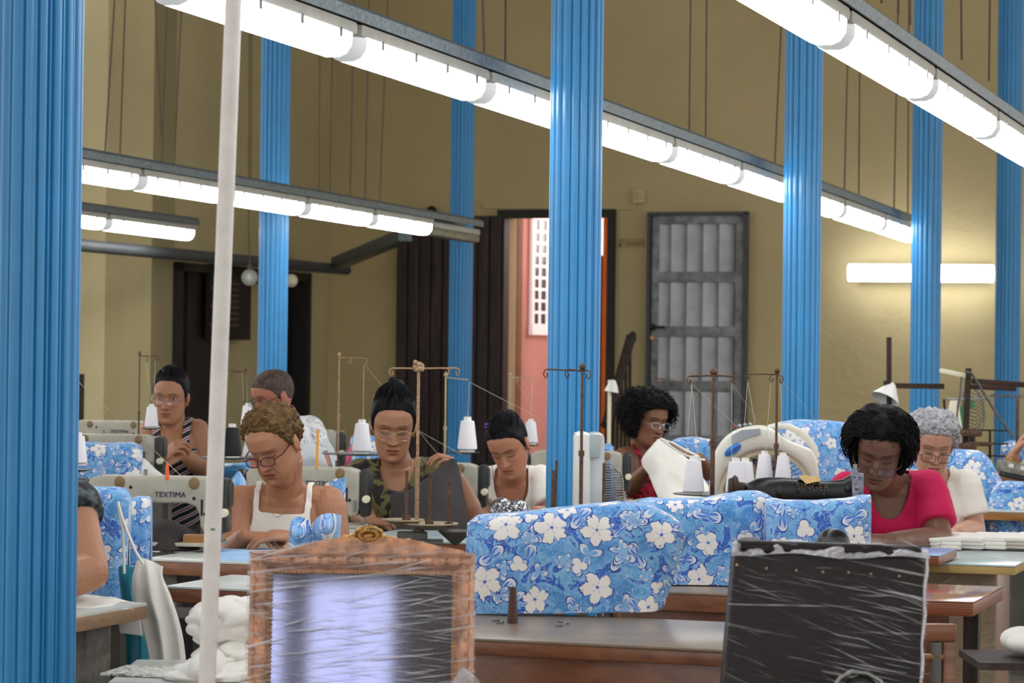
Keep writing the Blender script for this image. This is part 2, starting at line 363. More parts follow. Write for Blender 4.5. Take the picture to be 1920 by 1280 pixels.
WORLD = .9; EXPO = 0.0
CEIL = 1
WORLD = 1.3
EXPO = .2
def uvset(o, uvs):
    me = o.data; l = me.uv_layers.new(name='UVMap')
    idx = np.empty(len(me.loops), dtype=np.int32); me.loops.foreach_get('vertex_index', idx)
    l.data.foreach_set('uv', np.array(uvs, dtype=np.float32)[idx].ravel())
# world frame of the back wall: point W0 + VD*a + ZD*z
W0 = at(1310, 600, 23.0); W0.z = 0
def wall_a(px, py=600, off=0.0):          # distance a along the back wall for a pixel column, off = metres in front of the wall
    d = ray(px, py); n = UD; p0 = W0-UD*off
    t = (p0-CAM).dot(n)/d.dot(n); P = CAM+d*t
    return (P-p0).dot(VD), P.z
def wp(px, py, off=0.0):
    a, z = wall_a(px, py, off); return W0-UD*off+VD*a+ZD*z
RW = Matrix((VD, UD, ZD)).transposed()
def wbox(mb, a0, a1, z0, z1, d0, d1, mi=0, bev=0):   # box on the wall; d = distance in front of it
    c = W0+VD*((a0+a1)/2)-UD*((d0+d1)/2)+ZD*((z0+z1)/2); return mb.box(c, (abs(a1-a0), abs(d1-d0), abs(z1-z0)), RW, mi, bev)
def pa(px, py=600): return wall_a(px, py)[0]
def pz(px, py): return wall_a(px, py)[1]

def build_setting():
    mb = MB(); mb.box((1, 12, -.05), (26, 44, .1)); struct('floor', mb, M['floor'])
    HT = 7.5
    aL = pa(615); aR = 7.0; d0 = pa(944); d1 = pa(1150); dz = pz(1045, 403)
    mb = MB(); wbox(mb, aL-.2, d0, 0, HT, -.35, 0); wbox(mb, d1, aR, 0, HT, -.35, 0); wbox(mb, d0, d1, dz, HT, -.35, 0)
    struct('wall_back', mb, M['wall'])
    # side wall with a doorway, and the pier that stands forward of it
    cor = W0+VD*aL; nrm = VD               # side wall face looks along +VD
    L = 3.55
    RS = Matrix((UD, VD, ZD)).transposed()
    def sp(t, z, d=0): return cor-UD*t+VD*d+ZD*z
    def st(px, py):                        # t along the side wall and z at a pixel
        d = ray(px, py); k = (cor-CAM).dot(VD)/d.dot(VD); P = CAM+d*k
        return -(P-cor).dot(UD), P.z
    def sbox(mb, t0, t1, z0, z1, d0_, d1_, mi=0):
        mb.box(sp((t0+t1)/2, (z0+z1)/2, (d0_+d1_)/2), (abs(t1-t0), abs(d1_-d0_), abs(z1-z0)), RS, mi)
    L = st(283, 600)[0]
    t1 = st(325, 488)[0]; t0 = st(575, 515)[0]; zd = (st(325, 488)[1]+st(575, 515)[1])/2
    mb = MB(); sbox(mb, -.2, t0, 0, HT, -.4, 0); sbox(mb, t1, L, 0, HT, -.4, 0); sbox(mb, t0, t1, zd, HT, -.4, 0); struct('wall_side', mb, M['wall_dim'])
    mb = MB(); c = sp(L, 0)
    mb.box(c-VD*2.5+ZD*HT/2+UD*.2, (5, .4, HT), RW); struct('wall_left', mb, M['wall_light'])
    # side doorway: dark frame, a lit olive strip of the room beyond, two dark leaves
    mb = MB(); fw = .09
    sbox(mb, t1-fw, t1, 0, zd, -.2, .05); sbox(mb, t0, t0+fw*.7, 0, zd, -.2, .05); sbox(mb, t0, t1, zd-.07, zd, -.2, .05)
    tm = st(478, 600)[0]; tm2 = st(505, 600)[0]
    fr = struct('door_1', mb, M['frame'])
    mb = MB(); sbox(mb, t0-1, t1+1.5, 0, 4, -1.5, -1.4); struct('wall_beyond', mb, M['wall_dim'])
    mb = MB(); a = st(362, 600)[0]; b = st(412, 600)[0]; sbox(mb, b, a, 0, zd-.07, -.12, -.05)
    tag(obj('door_leaf', mb, M['frame']), 'dark brown door leaf half open in the left doorway', 'door')
    mb = MB(); a = st(541, 600)[0]; sbox(mb, t0+.05, a, 0, zd-.3, -.2, -.1)
    tag(obj('door_leaf', mb, M['black']), 'nearly black door leaf right of the second blue column', 'door')
    mb = MB(); a = st(412, 600)[0]; b = st(541, 600)[0]; sbox(mb, b, a, 0, zd-.07, -.14, -.07)
    struct('wall_infill', mb, M['wall_dim'])
    # notice board
    t = thing('notice_board', 'dark brown notice board hanging beside the left doorway', 'notice board', sp(st(440, 600)[0], 1.5, .04))
    a = st(385, 600)[0]; b = st(460, 600)[0]; z0 = st(450, 637)[1]; z1 = st(450, 500)[1]
    mb = MB(); sbox(mb, b, a, z0, z1, .0, .05); obj('board', mb, M['frame'], t)
    mb = MB()
    for k in range(8):
        z = z0+(z1-z0)*(.18+.08*k); sbox(mb, b+.25, b+.8-.1*(k % 3), z, z+.018, .05, .054)
    obj('lettering', mb, M['goldtext'], t)
    # corridor behind the back doorway
    mb = MB(); Z1 = dz
    def cb(mat, name, *args, **kw):
        m = MB(); wbox(m, *args); return struct(name, m, mat)
    a0 = pa(1150); cw = pa(966)
    pd = lambda px, d: wall_a(px, 600, -d)[0]
    # pink wall running away, seen obliquely
    P0 = W0+VD*(d0+.0)+UD*.35; 
    m = MB(); m.add([W0+VD*pd(964, .5)+UD*.5, W0+VD*(pd(964, .5)+.9)+UD*4.3, W0+VD*(pd(964, .5)+.9)+UD*4.3+ZD*4, W0+VD*pd(964, .5)+UD*.5+ZD*4], [(0, 1, 2, 3)])
    m2 = MB(); q = m.v; m2.prism(q, VD*-.2); struct('wall_corridor', m2, M['pinkwall'])
    cb(simple('brown_reveal', col(150, 104, 70), .8), 'wall_reveal', pa(945), pd(967, .5), 0, dz+.2, -.5, -.36)
    cb(M['orange'], 'wall_corridor_right', pd(1129, .8), pa(1150)+.3, 0, dz+.3, -1.2, -.8)
    cb(M['pinkwall'], 'wall_corridor_end', pa(990), pa(1150)+.6, 0, 4, -4.8, -4.5)
    cb(M['redwood'], 'door_2', pd(1116, 1.3), pd(1130, 1.3), 0, dz-.3, -1.4, -1.3)
    m = MB(); wbox(m, d0-.6, d1+.6, dz+.55, dz+.65, -5, -.35); struct('ceiling_corridor', m, M['white'])
    # white grille window set in the pink wall
    dv = (V(q[1])-V(q[0])).normalized()
    nn = V((dv.y, -dv.x, 0))
    def pw(px, py, off=.0):
        d = ray(px, py); p0 = V(q[0])+nn*off; k = (p0-CAM).dot(nn)/d.dot(nn); return CAM+d*k
    A = pw(992, 600); B = pw(1040, 600); l = (B-A).length; z0 = pw(1005, 607).z; z1 = pw(1005, 412).z
    RP = Matrix((dv, nn, ZD)).transposed()
    def gbox(mb, s0, s1, za, zb, o0, o1): mb.box(A+ZD*(-A.z)+dv*(s0+s1)/2+nn*(o0+o1)/2+ZD*(za+zb)/2, (abs(s1-s0), abs(o1-o0), abs(zb-za)), RP)
    w = MB(); gbox(w, 0, l, z0-.10, z0, .0, .04); gbox(w, 0, l, z1, z1+.06, 0, .03); gbox(w, 0, .10*l, z0, z1, 0, .03); gbox(w, .93*l, l, z0, z1, 0, .03)
    fr = struct('window_1', w, M['window_glow'])
    w = MB(); gbox(w, .1*l, .93*l, z0, z1, .0, .012); g = obj('window_pane', w, M['black'], fr)
    g.data.transform(Matrix.Identity(4))
    w = MB()
    for k in range(1, 9): z = z0+(z1-z0)*k/9; gbox(w, .08*l, .92*l, z-.013, z+.013, .015, .02)
    for k in (.34, .62): gbox(w, l*k-.02, l*k+.02, z0, z1, .015, .02)
    obj('window_grille', w, M['window_glow'], fr)
    L = bpy.data.lights.new('corridor_fill', 'AREA'); L.energy = 90; L.size = 1.2; L.color = (1, .9, .86); lo = bpy.data.objects.new('corridor_fill', L); C.objects.link(lo); lo.location = W0+VD*(pa(1060)+.9)+UD*2.4+ZD*2.9; lo.rotation_euler = (0, math.radians(50), 0)  # unseen area light, added to brighten the pink corridor
    # black-brown door casing
    mb = MB(); zt = pz(1045, 393)
    wbox(mb, pa(934), pa(1153), dz-.03, zt, .0, .06); wbox(mb, pa(1140), pa(1153), 0, dz-.03, -.1, .06); wbox(mb, pa(941), pa(947), 0, dz-.03, -.1, .05)
    struct('trim_1', mb, M['frame'])
    # dark plank leaf against the wall
    t = thing('plank_door', 'weathered dark plank door leaf folded against the ochre wall', 'door', W0+VD*pa(845)-UD*.12)
    x0 = pa(748); x1 = pa(944); zt = pz(845, 406); n = 9; mb = MB(); 
    for k in range(n):
        wbox(mb, x0+(x1-x0)*k/n+.006, x0+(x1-x0)*(k+1)/n-.006, .02, zt, .04, .09, bev=.006)
    obj('board', mb, M['darkwood'], t)
    mb = MB(); wbox(mb, x0, x1, .3, .5, .09, .12); wbox(mb, x0, x1, .02, zt-.02, .03, .045); obj('rail', mb, M['frame'], t)
    # zinc door
    t = thing('metal_door', 'grey sheet metal door with ribbed panels and black handle', 'door', W0+VD*pa(1310)-UD*.05)
    x0 = pa(1217); x1 = pa(1403); zt = pz(1310, 398); 
    mb = MB(); wbox(mb, x0, x0+.03, 0, zt, 0, .1); wbox(mb, x1-.03, x1, 0, zt, 0, .1); wbox(mb, x0, x1, zt-.03, zt, 0, .1); obj('frame', mb, M['darkpipe'], t)
    xa = pa(1239); xb = pa(1380)
    mb = MB(); wbox(mb, x0+.035, xa, .02, zt-.035, .02, .07, bev=.008); wbox(mb, xb, x1-.035, .02, zt-.035, .02, .07, bev=.008)
    rails = [(400, 421), (510, 530), (612, 632), (714, 734), (816, 836), (905, 925)]
    for y0_, y1_ in rails: wbox(mb, xa-.01, xb+.01, pz(1310, y1_), pz(1310, y0_), .02, .068, bev=.006)
    wbox(mb, xa, xb, .02, .12, .02, .068)
    obj('door_frame', mb, M['zincd'], t)
    zs = [pz(1310, r[1]) for r in rails]+[.12]; ze = [pz(1310, r[0]) for r in rails]
    for k in range(len(rails)):
        zb_ = pz(1310, rails[k+1][0]) if k+1 < len(rails) else .12; zt_ = pz(1310, rails[k][1])
        if zt_-zb_ < .05: continue
        N = 80; ring = []
        for i in range(N+1):
            f_ = i/N; a = xa+(xb-xa)*f_; ph = (f_*4.75+.3) % 1
            dpt = .012+.075*(1-ph)**.8*(1 if ph > .05 else ph/.05)
            ring.append((a, dpt))
        m = MB(); lo = [W0+VD*a-UD*d+ZD*zb_ for a, d in ring]; hi = [W0+VD*a-UD*d+ZD*zt_ for a, d in ring]
        m.loft([lo, hi], cap=False, closed=False)
        m.add([W0+VD*xa+ZD*zb_, W0+VD*xb+ZD*zb_, W0+VD*xb+ZD*zt_, W0+VD*xa+ZD*zt_], [(0, 1, 2, 3)])
        obj('door_panel', m, M['zinc'], t, ang=60)
    mb = MB(); mb.tube([wp(1224, 613, .07), wp(1224, 613, .12), wp(1246, 613, .12)], .012); mb.ell(wp(1224, 613, .08), (.03, .01, .03)); obj('handle', mb, M['black'], t)
    mb = MB(); mb.ell(wp(1222, 634, .075), (.018, .01, .03)); obj('lock_plate', mb, M['brass'], t)
    # small wall fittings
    t = thing('junction_box', 'small square cream junction box high on the wall beside the metal door', 'junction box', wp(1198, 368, .03))
    mb = MB(); mb.box(wp(1198, 368, .03), (.1, .06, .12), RW, bev=.015); obj('box', mb, M['wall_light'], t)
    mb = MB(); mb.box(wp(1198, 366, .065), (.07, .015, .07), RW, bev=.005); obj('cover', mb, M['wall'], t)
    mb = MB(); mb.tube([wp(1195, 384, .01), wp(1194, 391, .01), wp(1150, 392, .01), wp(905, 389, .01), wp(903, 375, .01)], .006); tag(obj('wall_cable', mb, M['wall_light']), 'thin painted cable running above the doorway', 'cable')
    t = thing('door_sign', 'faint tan sign plate between the doorway and the metal door', 'sign', wp(1184, 455, .01))
    mb = MB(); mb.box(wp(1184, 455, .01), (.21, .012, .07), RW); obj('plate', mb, simple('tan_plate', col(176, 154, 108), .8), t)
    obj('lettering', text_mb('COMEDOR', .026, wp(1187, 457, .02), VD, ZD), M['tanfaint'], t)
    mb = MB(); mb.ell(wp(1163, 459, .02), (.012, .004, .018), RW); mb.ell(wp(1165, 450, .02), (.008, .004, .01), RW); obj('emblem', mb, M['tanfaint'], t)
    mb = MB(); mb.ell(wp(809, 398, .08), (.05, .05, .06)); mb.tube([wp(809, 398, .08), wp(806, 412, .06)], .03); tag(obj('wall_float', mb, M['frame']), 'dark round knob on top of the plank door beside the blue column', 'knob')
    # staircase rail
    t = thing('stair_rail', 'brown wooden stair handrail with thin balusters beside the doorway', 'handrail', wp(1165, 800, .5))
    mb = MB(); a = wp(1183, 632, .45); b = wp(1136, 798, 1.1); mb.tube([a, b], .045, 8); mb.tube([a, wp(1190, 632, .45)], .05, 8); obj('handrail', mb, M['darkwood'], t)
    for k in range(6):
        p = a.lerp(b, k/6.0+.03); m = MB(); m.tube([p, V((p.x, p.y, 0.02))], .014, 8); obj('baluster', m, M['darkiron'], t)
    # wall lamp at the right
    t = thing('wall_lamp', 'lit fluorescent batten mounted on the back wall behind the blue columns', 'lamp', wp(1728, 512, .05))
    p0 = wp(1592, 511, .2); p1 = wp(1862, 513, .2)
    mb = MB(); mb.box((p0+p1)/2+UD*.13, ((p1-p0).length*.94, .13, .12), RW); obj('housing', mb, M['housing'], t)
    mb = MB(); mb.tube([p0, p1], .072, 16, round_ends=False, flat=1); 
    lampmesh(mb, p0, p1, .07); obj('diffuser', mb, M['diffuser'], t)
    # unlit hanging bulb and white globe by the side door
    t = thing('bare_bulb', 'clear glass bulb hanging from a wire by the left doorway', 'lamp', at(468, 520, 20.5))
    p = at(468, 520, 20.5); mb = MB(); mb.ell(p, .065); obj('globe', mb, M['clearglass'], t)
    mb = MB(); mb.ell(p, (.02, .02, .035)); obj('filament', mb, M['white'], t)
    mb = MB(); mb.tube([p+ZD*.06, p+ZD*.12, at(466, 430, 20.5), at(468, 0, 20.5), at(468, -200, 20.5)], .005, 5); mb.tube([p+ZD*.05, p+ZD*.1], .02); obj('cord', mb, M['cable'], t)
    t = thing('wall_globe_lamp', 'unlit cream globe lamp beside the second blue column', 'lamp', at(546, 526, 21.6))
    p = at(546, 526, 21.9); mb = MB(); mb.ell(p, .055); obj('globe', mb, M['cream'], t); mb = MB(); mb.tube([p, p-VD*.35], .03); obj('bracket', mb, M['darkpipe'], t)
    mb = MB(); wbx = at(151, 765, 19.5); mb.box(wbx-V((.05, 0, 0)), (.12, .2, .5)); mb.box(wbx-V((.05, 0, .8)), (.1, .15, 1.2)); 
    tag(obj('cabinet', mb, M['frame']), 'dark brown cabinet edge showing beside the nearest blue column', 'cabinet')
    return

def build_front_wall():
    if CEIL:
        m = MB(); m.box((.5, 10.5, 6.6), (22, 32, .2)); struct('ceiling', m, M['white'])
    y = -5.0; m = MB(); xs = [(-7, -5.2), (-3.6, -2.3), (-1.32, -1.17), (-.68, .9), (2.4, 3.8), (5.4, 8)]
    for a, c in xs: m.box(((a+c)/2, y-.15, 2.1), (c-a, .3, 4.2))
    m.box((.5, y-.15, .45), (15, .3, .9)); m.box((.5, y-.15, 3.6), (15, .3, 1.2)); struct('wall_front', m, M['wall'])
    for k, (a, c) in enumerate(zip([x[1] for x in xs[:-1]], [x[0] for x in xs[1:]])):
        m = MB(); m.box(((a+c)/2, y-.15, 1.95), (c-a, .02, 2.1)); w = struct('window_%d' % (k+2), m, M['bright'])
        m = MB(); m.box(((a+c)/2, y-.11, 1.95), (.05 if c-a > 1 else .01, .05, 2.1))
        for z in (1.6, 2.3): m.box(((a+c)/2, y-.11, z), (c-a, .05, .05))
        obj('window_frame', m, M['frame'], w)
def lampmesh(mb, p0, p1, r):
    pass

# ---------- columns
def build_columns():
    W = .19
    spec = [(67, 5.86, 'nearest, filling the left edge', -90), (1076, 9.7, 'in the middle of the room in front of the doorway', 0), (1502, 13.5, 'between the zinc door and the wall lamp', 0),
            (1735, 17.0, 'crossing the lit wall lamp', 0), (1889, 20.3, 'at the right edge beside the wall lamp', 0),
            (511, 17.3, 'in front of the left doorway', 0), (863, 21.4, 'in front of the plank door', 0)]
    names = ['blue fluted column nearest the camera, filling the left edge', 'blue fluted column in front of the open pink-lit doorway', 'blue fluted column just right of the grey metal door',
             'blue fluted column crossing the lit wall batten', 'blue fluted column farthest back at the right edge', 'blue fluted column in front of the left dark doorway', 'blue fluted column in front of the dark plank door']
    N = 160; nf = 18
    def prof(k):
        th = 2*PI*k/N; p = (th/(2*PI)*nf) % 1
        d = 0
        if p < .62: d = .0+.0075*math.sin(PI*p/.62)**.6
        elif p < .70: d = -.004
        elif p < .92: d = .001
        else: d = -.004
        return th, W/2-.0065+d
    zs = [.35, 7.4]
    rings = [[V((math.cos(th)*r, math.sin(th)*r, z)) for th, r in map(prof, range(N))] for z in zs]
    shaft = MB().loft(rings)
    base = MB().lathe([(.17, 0), (.17, .08), (.15, .1), (.155, .14), (.125, .18), (.12, .3), (.105, .32), (.1, .36)], (0, 0, 0), n=32)
    src = thing('fluted_column', names[0], 'column', at(spec[0][0], 700, spec[0][1])*V((1, 1, 0)) if False else (0, 0, 0), 0, 'blue fluted columns')
    obj('shaft', shaft, M['blue'], src, local=True, ang=28); obj('base', base, M['blue'], src, local=True)
    for xx, yy, lab in ((.62, -2.2, 'blue fluted column standing behind the camera'), (-3.9, -2.2, 'blue fluted column behind the camera on the left row')):
        dup(src, (xx, yy, 0), 0, lab)
    for i, (px, Y, _, rz) in enumerate(spec):
        p = at(px, 640, Y); loc = (p.x, p.y, 0)
        if i == 0: src.location = loc; ROOTM[src.name] = Matrix.Translation(V(loc))
        else: dup(src, loc, .3*i, names[i])
    # white pole, slightly leaning
    mb = MB(); a = at(388, 1280, 5.0); b = at(438, 0, 5.0); d = (a-b); mb.tube([b-d*.1, b, a, a+d*(a.z/abs(d.z)) if d.z else a], .0160, 20)
    po = tag(obj('white_pole', mb, M['white_pole']), 'slim white painted pole leaning slightly, left of the gilt frame', 'pole')
    mb = MB(); p = at(399, 992, 4.984); mb.ell(p, (.005, .0016, .0022)); obj('paint_mark', mb, M['greenp'], po)

# ---------- lamp rows
def lamp_row(k, x0, y0, x1, y1, x2, y2, gap, lit=True, joints=(), group='', h_gal=.075, labels=(), wires_px=(), tail=None, channel_label='', lampw=1.27, dimset=(), extra=None):
    """row of batten lamps under a galvanised channel; (x0,y0)-(x1,y1) bottom edge of the lamps in the photo; depth k/(2650-x)"""
    A = at(x0, y0, k/(2650-x0)); B = at(x1, y1, k/(2650-x1))
    u = (B-A).normalized(); Lt = (B-A).length; s = u.cross(ZD).normalized(); n = s.cross(u)
    return A, B, u, s, n, Lt
def build_lamp(A, u, s, n, L, mat, parent_label, group, first=[None]):
    """one weatherproof batten: pan, diffuser, clips. A = start point on the row's bottom line"""
    key = 'lamp' if mat is M['diffuser'] else 'dim'
    t = thing('batten_lamp', parent_label, 'lamp', A, 0, group)
    R = Matrix((u, s, n)).transposed()
    # diffuser: rounded trough
    prof = [(-.066, .072), (-.063, .034), (-.046, .010), (-.022, 0), (.022, 0), (.046, .010), (.063, .034), (.066, .072)]
    rings = []
    for f_, sc in ((0.0, .0), (.004, .5), (.02, .82), (.05, 1), (L-.07, 1), (L-.04, .82), (L-.024, .5), (L-.02, 0)):
        rings.append([A+u*f_+s*(x*max(.35, sc))+n*(.072-(.072-z)*max(.05, sc)) for x, z in prof])
    m = MB().loft(rings[3:5], cap=True); obj('diffuser', m, mat, t)
    for q in (rings[:4], rings[4:]): obj('end_cap', MB().loft(q, cap=True), M['end_cap'], t)
    m = MB(); m.box(A+u*(L/2-.01)+n*.092, (L-.03, .136, .042), R, bev=.015); obj('housing', m, M['housing'], t)
    m = MB()
    for k in (.14, .38, .62, .86):
        for sg in (-1, 1): m.box(A+u*(L*k)+s*sg*.068+n*.064, (.02, .006, .03), R)
    obj('clip', m, M['zincd'], t)['kind'] = 'stuff'
    return t
def build_lamps():
    rows = [
      # name, k, start px, end px (lamp bottoms), start extension (lamps), number
      ('A', 16800, (340, 0+16), (1705, 454), -1, 'the long middle row', 1.17),
      ('R', 8500, (1392, 0), (1920, 306), -1, 'the row at the upper right', 1.24),
      ('L', 34000, (144, 339), (800, 441), 0, 'the left row', 1.15),
      ('S', 45400, (144, 426), (357, 452), 0, 'the short far left row', 1.15)]
    for nm, k, a, b, ext, phrase, L in rows:
        A = at(a[0], a[1], k/(2650-a[0])); B = at(b[0], b[1], k/(2650-b[0])); u = (B-A).normalized(); s = u.cross(ZD).normalized(); n = s.cross(u)
        if nm == 'A':
            J = at(640, 112, k/(2650-640)); Bq = B; A = J
            u = (B-J).normalized(); s = u.cross(ZD).normalized(); n = s.cross(u)
            ks = list(range(-3, 12)); 
        elif nm == 'R':
            J = at(1555, 90, k/(2650-1555)); A = J; ks = list(range(-3, 5)); u = (B-J).normalized(); s = u.cross(ZD).normalized(); n = s.cross(u)
        elif nm == 'L':
            J = at(249, 356, k/(2650-249)); A = J; ks = list(range(-2, 4))
            tl = (B-J).dot(u); L = tl/4.0; ks = [-3, -2, -1, 0, 1, 2, 3]
        else:
            A = at(190, 431, k/(2650-190)); L = (B-A).dot(u); ks = [-3, -2, -1, 0]
        if nm == 'A':
            # lamp spacing measured at successive joints
            L = (at(890, 188, k/(2650-890))-J).dot(u); 
            tot = (B-J).dot(u); ks = list(range(-2, int(tot/L)+1))
        if nm == 'R':
            L = (at(1720, 183, k/(2650-1720))-J).dot(u); tot = (B-J).dot(u); ks = list(range(-2, int(tot/L)+2))
        cut = 2 if nm == 'A' else 0
        for i, q in enumerate(ks):
            P = A+u*(L*q)
            pos = {0: 'first'}.get(i, '')
            dim = (nm == 'A' and False)
            if dim: lab = 'dim unlit batten lamp in the long middle row'
            else: lab = 'lit batten lamp, %s from the far end of %s' % (('first', 'second', 'third', 'fourth', 'fifth', 'sixth', 'seventh', 'eighth', 'ninth', 'tenth', 'eleventh', 'twelfth', 'thirteenth', 'fourteenth', 'fifteenth')[len(ks)-1-i], phrase)
            build_lamp(P, u, s, n, L, M['diffuser_dim'] if dim else M['diffuser'], lab, 'lit lamps of %s' % phrase)
        P0 = A+u*(L*ks[0]-.05); P1 = A+u*(L*(ks[-1]+1)+(0.0 if nm != 'L' else 0))
        if nm == 'L':
            # unlit last lamp
            P = A+u*(L*4); t = thing('batten_lamp', 'unlit grey batten lamp at the end of the left row', 'lamp', P)
            Lx = (at(888, 447, k/(2650-888))-P).dot(u)
            R = Matrix((u, s, n)).transposed()
            m = MB(); m.box(P+u*Lx/2+n*.03, (Lx, .1, .06), R, bev=.02); obj('housing', m, M['galv_worn'], t)
            m = MB(); m.box(P+u*Lx/2+n*.075, (Lx-.02, .11, .04), R, bev=.01); obj('lid', m, M['housing'], t)
            P1 = P+u*Lx
        # channel: inverted galvanised trough above the lamps
        hc = .114
        m = MB(); hh = .055
        pr = [(-.075, 0), (-.075, hh*.7), (-.055, hh), (.055, hh), (.075, hh*.7), (.075, 0), (.066, 0), (.066, hh*.6), (-.066, hh*.6), (-.066, 0)]
        m.loft([[P+s*x+n*(hc+z) for x, z in pr] for P in (P0, P1)])
        tag(obj('lamp_channel', m, [M['galv'], M['galv_worn']]), 'galvanised steel channel carrying the lamps of %s' % phrase, 'lamp channel')
    # dark unlit conduit rows at the far left
    k = 47000
    m = MB(); P0 = at(120, 457, k/(2650-120)); P1 = at(650, 506, k/(2650-650)); m.tube([P0, P1], .045, 12)
    tag(obj('unlit_channel', m, M['darkpipe']), 'dark unlit lamp channel crossing above the left doorway', 'lamp channel')
    m = MB(); a = at(632, 494, 23.2); b = at(760, 441, 21.8); v = (b-a).normalized(); sd = v.cross(ZD).normalized()
    m.box((a+b)/2, ((b-a).length, .12, .1), Matrix((v, sd, sd.cross(v))).transposed(), bev=.01)
    tag(obj('unlit_channel', m, M['galv']), 'slanting grey unlit channel meeting the plank door', 'lamp channel')
    # suspension wires (x top, x bottom, y bottom, depth)
    W = [(215, 197, 282, 14.2), (235, 225, 290, 14.4), (291, 305, 305, 14.8), (341, 326, 310, 15.0), (313, 303, 305, 14.9), (472, 470, 345, 15.8), (600, 598, 372, 16.8), (624, 618, 380, 17),
         (664, 656, 378, 17.4), (692, 684, 388, 17.6), (727, 711, 392, 18.0),
         (905, 908, 105, 9.6), (948, 947, 118, 9.8), (1295, 1292, 255, 12.5), (1325, 1323, 265, 12.8), (1467, 1452, 318, 14.3), (1592, 1583, 355, 16.2), (1613, 1610, 363, 16.4), (1684, 1676, 392, 17.6), (1704, 1702, 400, 18),
         (1652, 1653, 4, 8.6), (1684, 1684, 25, 8.8), (1706, 1706, 45, 9), (1802, 1803, 110, 10), (1856, 1854, 150, 10.7)]
    W.sort()
    NW = ('first second third fourth fifth sixth seventh eighth ninth tenth eleventh twelfth thirteenth fourteenth fifteenth sixteenth seventeenth eighteenth nineteenth twentieth').split()
    for iw, (xt, xb, yb, Y) in enumerate(W):
        mid = at((xt+xb)/2, yb*.5, Y); m = MB(); m.tube([at(xt+(xt-xb)*.4, -420, Y), at(xt, 0, Y), mid, at(xb, yb+2, Y)], .0035+.00010*Y, 5)
        tag(obj('hanging_wire', m, M['cable']), 'thin brown wire holding up a lamp channel, %s from the %s edge' % ((NW[iw], 'left') if iw < 13 else (NW[len(W)-1-iw], 'right')), 'wire', 'wires holding up the lamp channels')
def remesh(mb, voxel, smooth_it=3, name='body'):
    """one continuous closed surface grown from overlapping closed volumes"""
    me = bpy.data.meshes.new('tmp'); me.from_pydata(mb.v, [], mb.f)
    bm = bmesh.new(); bm.from_mesh(me); bmesh.ops.recalc_face_normals(bm, faces=bm.faces[:]); bm.to_mesh(me); bm.free()
    o = bpy.data.objects.new('tmp', me); C.objects.link(o)
    r = o.modifiers.new('r', 'REMESH'); r.mode = 'VOXEL'; r.voxel_size = voxel; r.adaptivity = 0
    s = o.modifiers.new('s', 'SMOOTH'); s.factor = .5; s.iterations = smooth_it
    bpy.context.view_layer.update()
    dg = bpy.context.evaluated_depsgraph_get(); ev = o.evaluated_get(dg); res = bpy.data.meshes.new_from_object(ev)
    bpy.data.objects.remove(o); bpy.data.meshes.remove(me); return res
def getco(me):
    a = np.empty(len(me.vertices)*3, np.float32); me.vertices.foreach_get('co', a); return a.reshape(-1, 3).astype(np.float64)
def setco(me, a): me.vertices.foreach_set('co', np.ascontiguousarray(a, dtype=np.float32).ravel()); me.update()
def link_mesh(name, me, mats_, parent, label=None, smooth=True):
    me.transform(rootm(parent).inverted()); me.materials.clear()
    for m in (mats_ if isinstance(mats_, (list, tuple)) else [mats_]): me.materials.append(m)
    me.polygons.foreach_set('use_smooth', [smooth]*len(me.polygons))
    o = bpy.data.objects.new(name, me); C.objects.link(o); o.parent = parent
    if label: o['label'] = label
    return o
def rmat(yaw, pitch, roll):
    r = math.radians
    return Matrix.Rotation(r(yaw), 3, 'Z')@Matrix.Rotation(r(pitch), 3, 'X')@Matrix.Rotation(r(roll), 3, 'Y')

# head, face looks along -Y; z=0 at the eyes
HZ = [-.121, -.116, -.106, -.092, -.075, -.055, -.030, 0, .03, .058, .082, .098, .108, .114]
HW = [.010, .028, .043, .0525, .0575, .0615, .0665, .0705, .0735, .0725, .064, .050, .031, .008]
HF = [.074, .086, .0915, .0925, .0915, .0905, .0900, .0885, .0935, .088, .072, .052, .030, .006]
HB = [.045, .020, -.004, -.03, -.05, -.066, -.082, -.096, -.101, -.097, -.084, -.065, -.040, -.010]
def g2(x, z, cx, cz, sx, sz): return np.exp(-((x-cx)/sx)**2-((z-cz)/sz)**2)
def face_disp(x, z, fk):
    """forward displacement of the face"""
    ax = np.abs(x); nz = fk.get('nose', 1.0); lp = fk.get('lips', 1.0); fat = fk.get('fat', 0)
    d = -.0105*g2(ax, z, .031, .001, .0165, .0125) + .0075*g2(ax, z, .031, -.001, .0125, .0085)
    d += .0045*g2(ax, z, .030, .021, .022, .0065) - .004*g2(x, z, 0, .004, .009, .01)
    t = np.clip((.006-z)/.044, 0, 1); A = .004+.0195*t*nz; sx = .0055+.004*t*nz
    fall = np.where(z < -.040, np.exp(-((z+.040)/.0065)**2), 1)*np.where(z > .006, np.exp(-((z-.006)/.012)**2), 1)
    d += A*np.exp(-(x/sx)**2)*fall
    d += .0095*nz*g2(ax, z, .0125, -.038, .0062, .0062)
    d += .0055*lp*g2(x, z, 0, -.0625, .021, .0048) + .0065*lp*g2(x, z, 0, -.0745, .017, .005) - .005*g2(x, z, 0, -.0685, .021, .0016)
    d -= .0035*g2(x, z, 0, -.086, .018, .005); d += .006*g2(x, z, 0, -.102, .015, .010)
    d += .0045*g2(ax, z, .043, -.024, .017, .014) + fat*.006*g2(ax, z, .042, -.06, .02, .03)
    d -= fk.get('age', .5)*.0022*(np.exp(-((ax-(.018+(-.038-z)*.55))/.0028)**2)*((z < -.04) & (z > -.078)))
    d -= fk.get('age', .5)*.0012*g2(ax, z, .03, -.016, .014, .002)
    return d
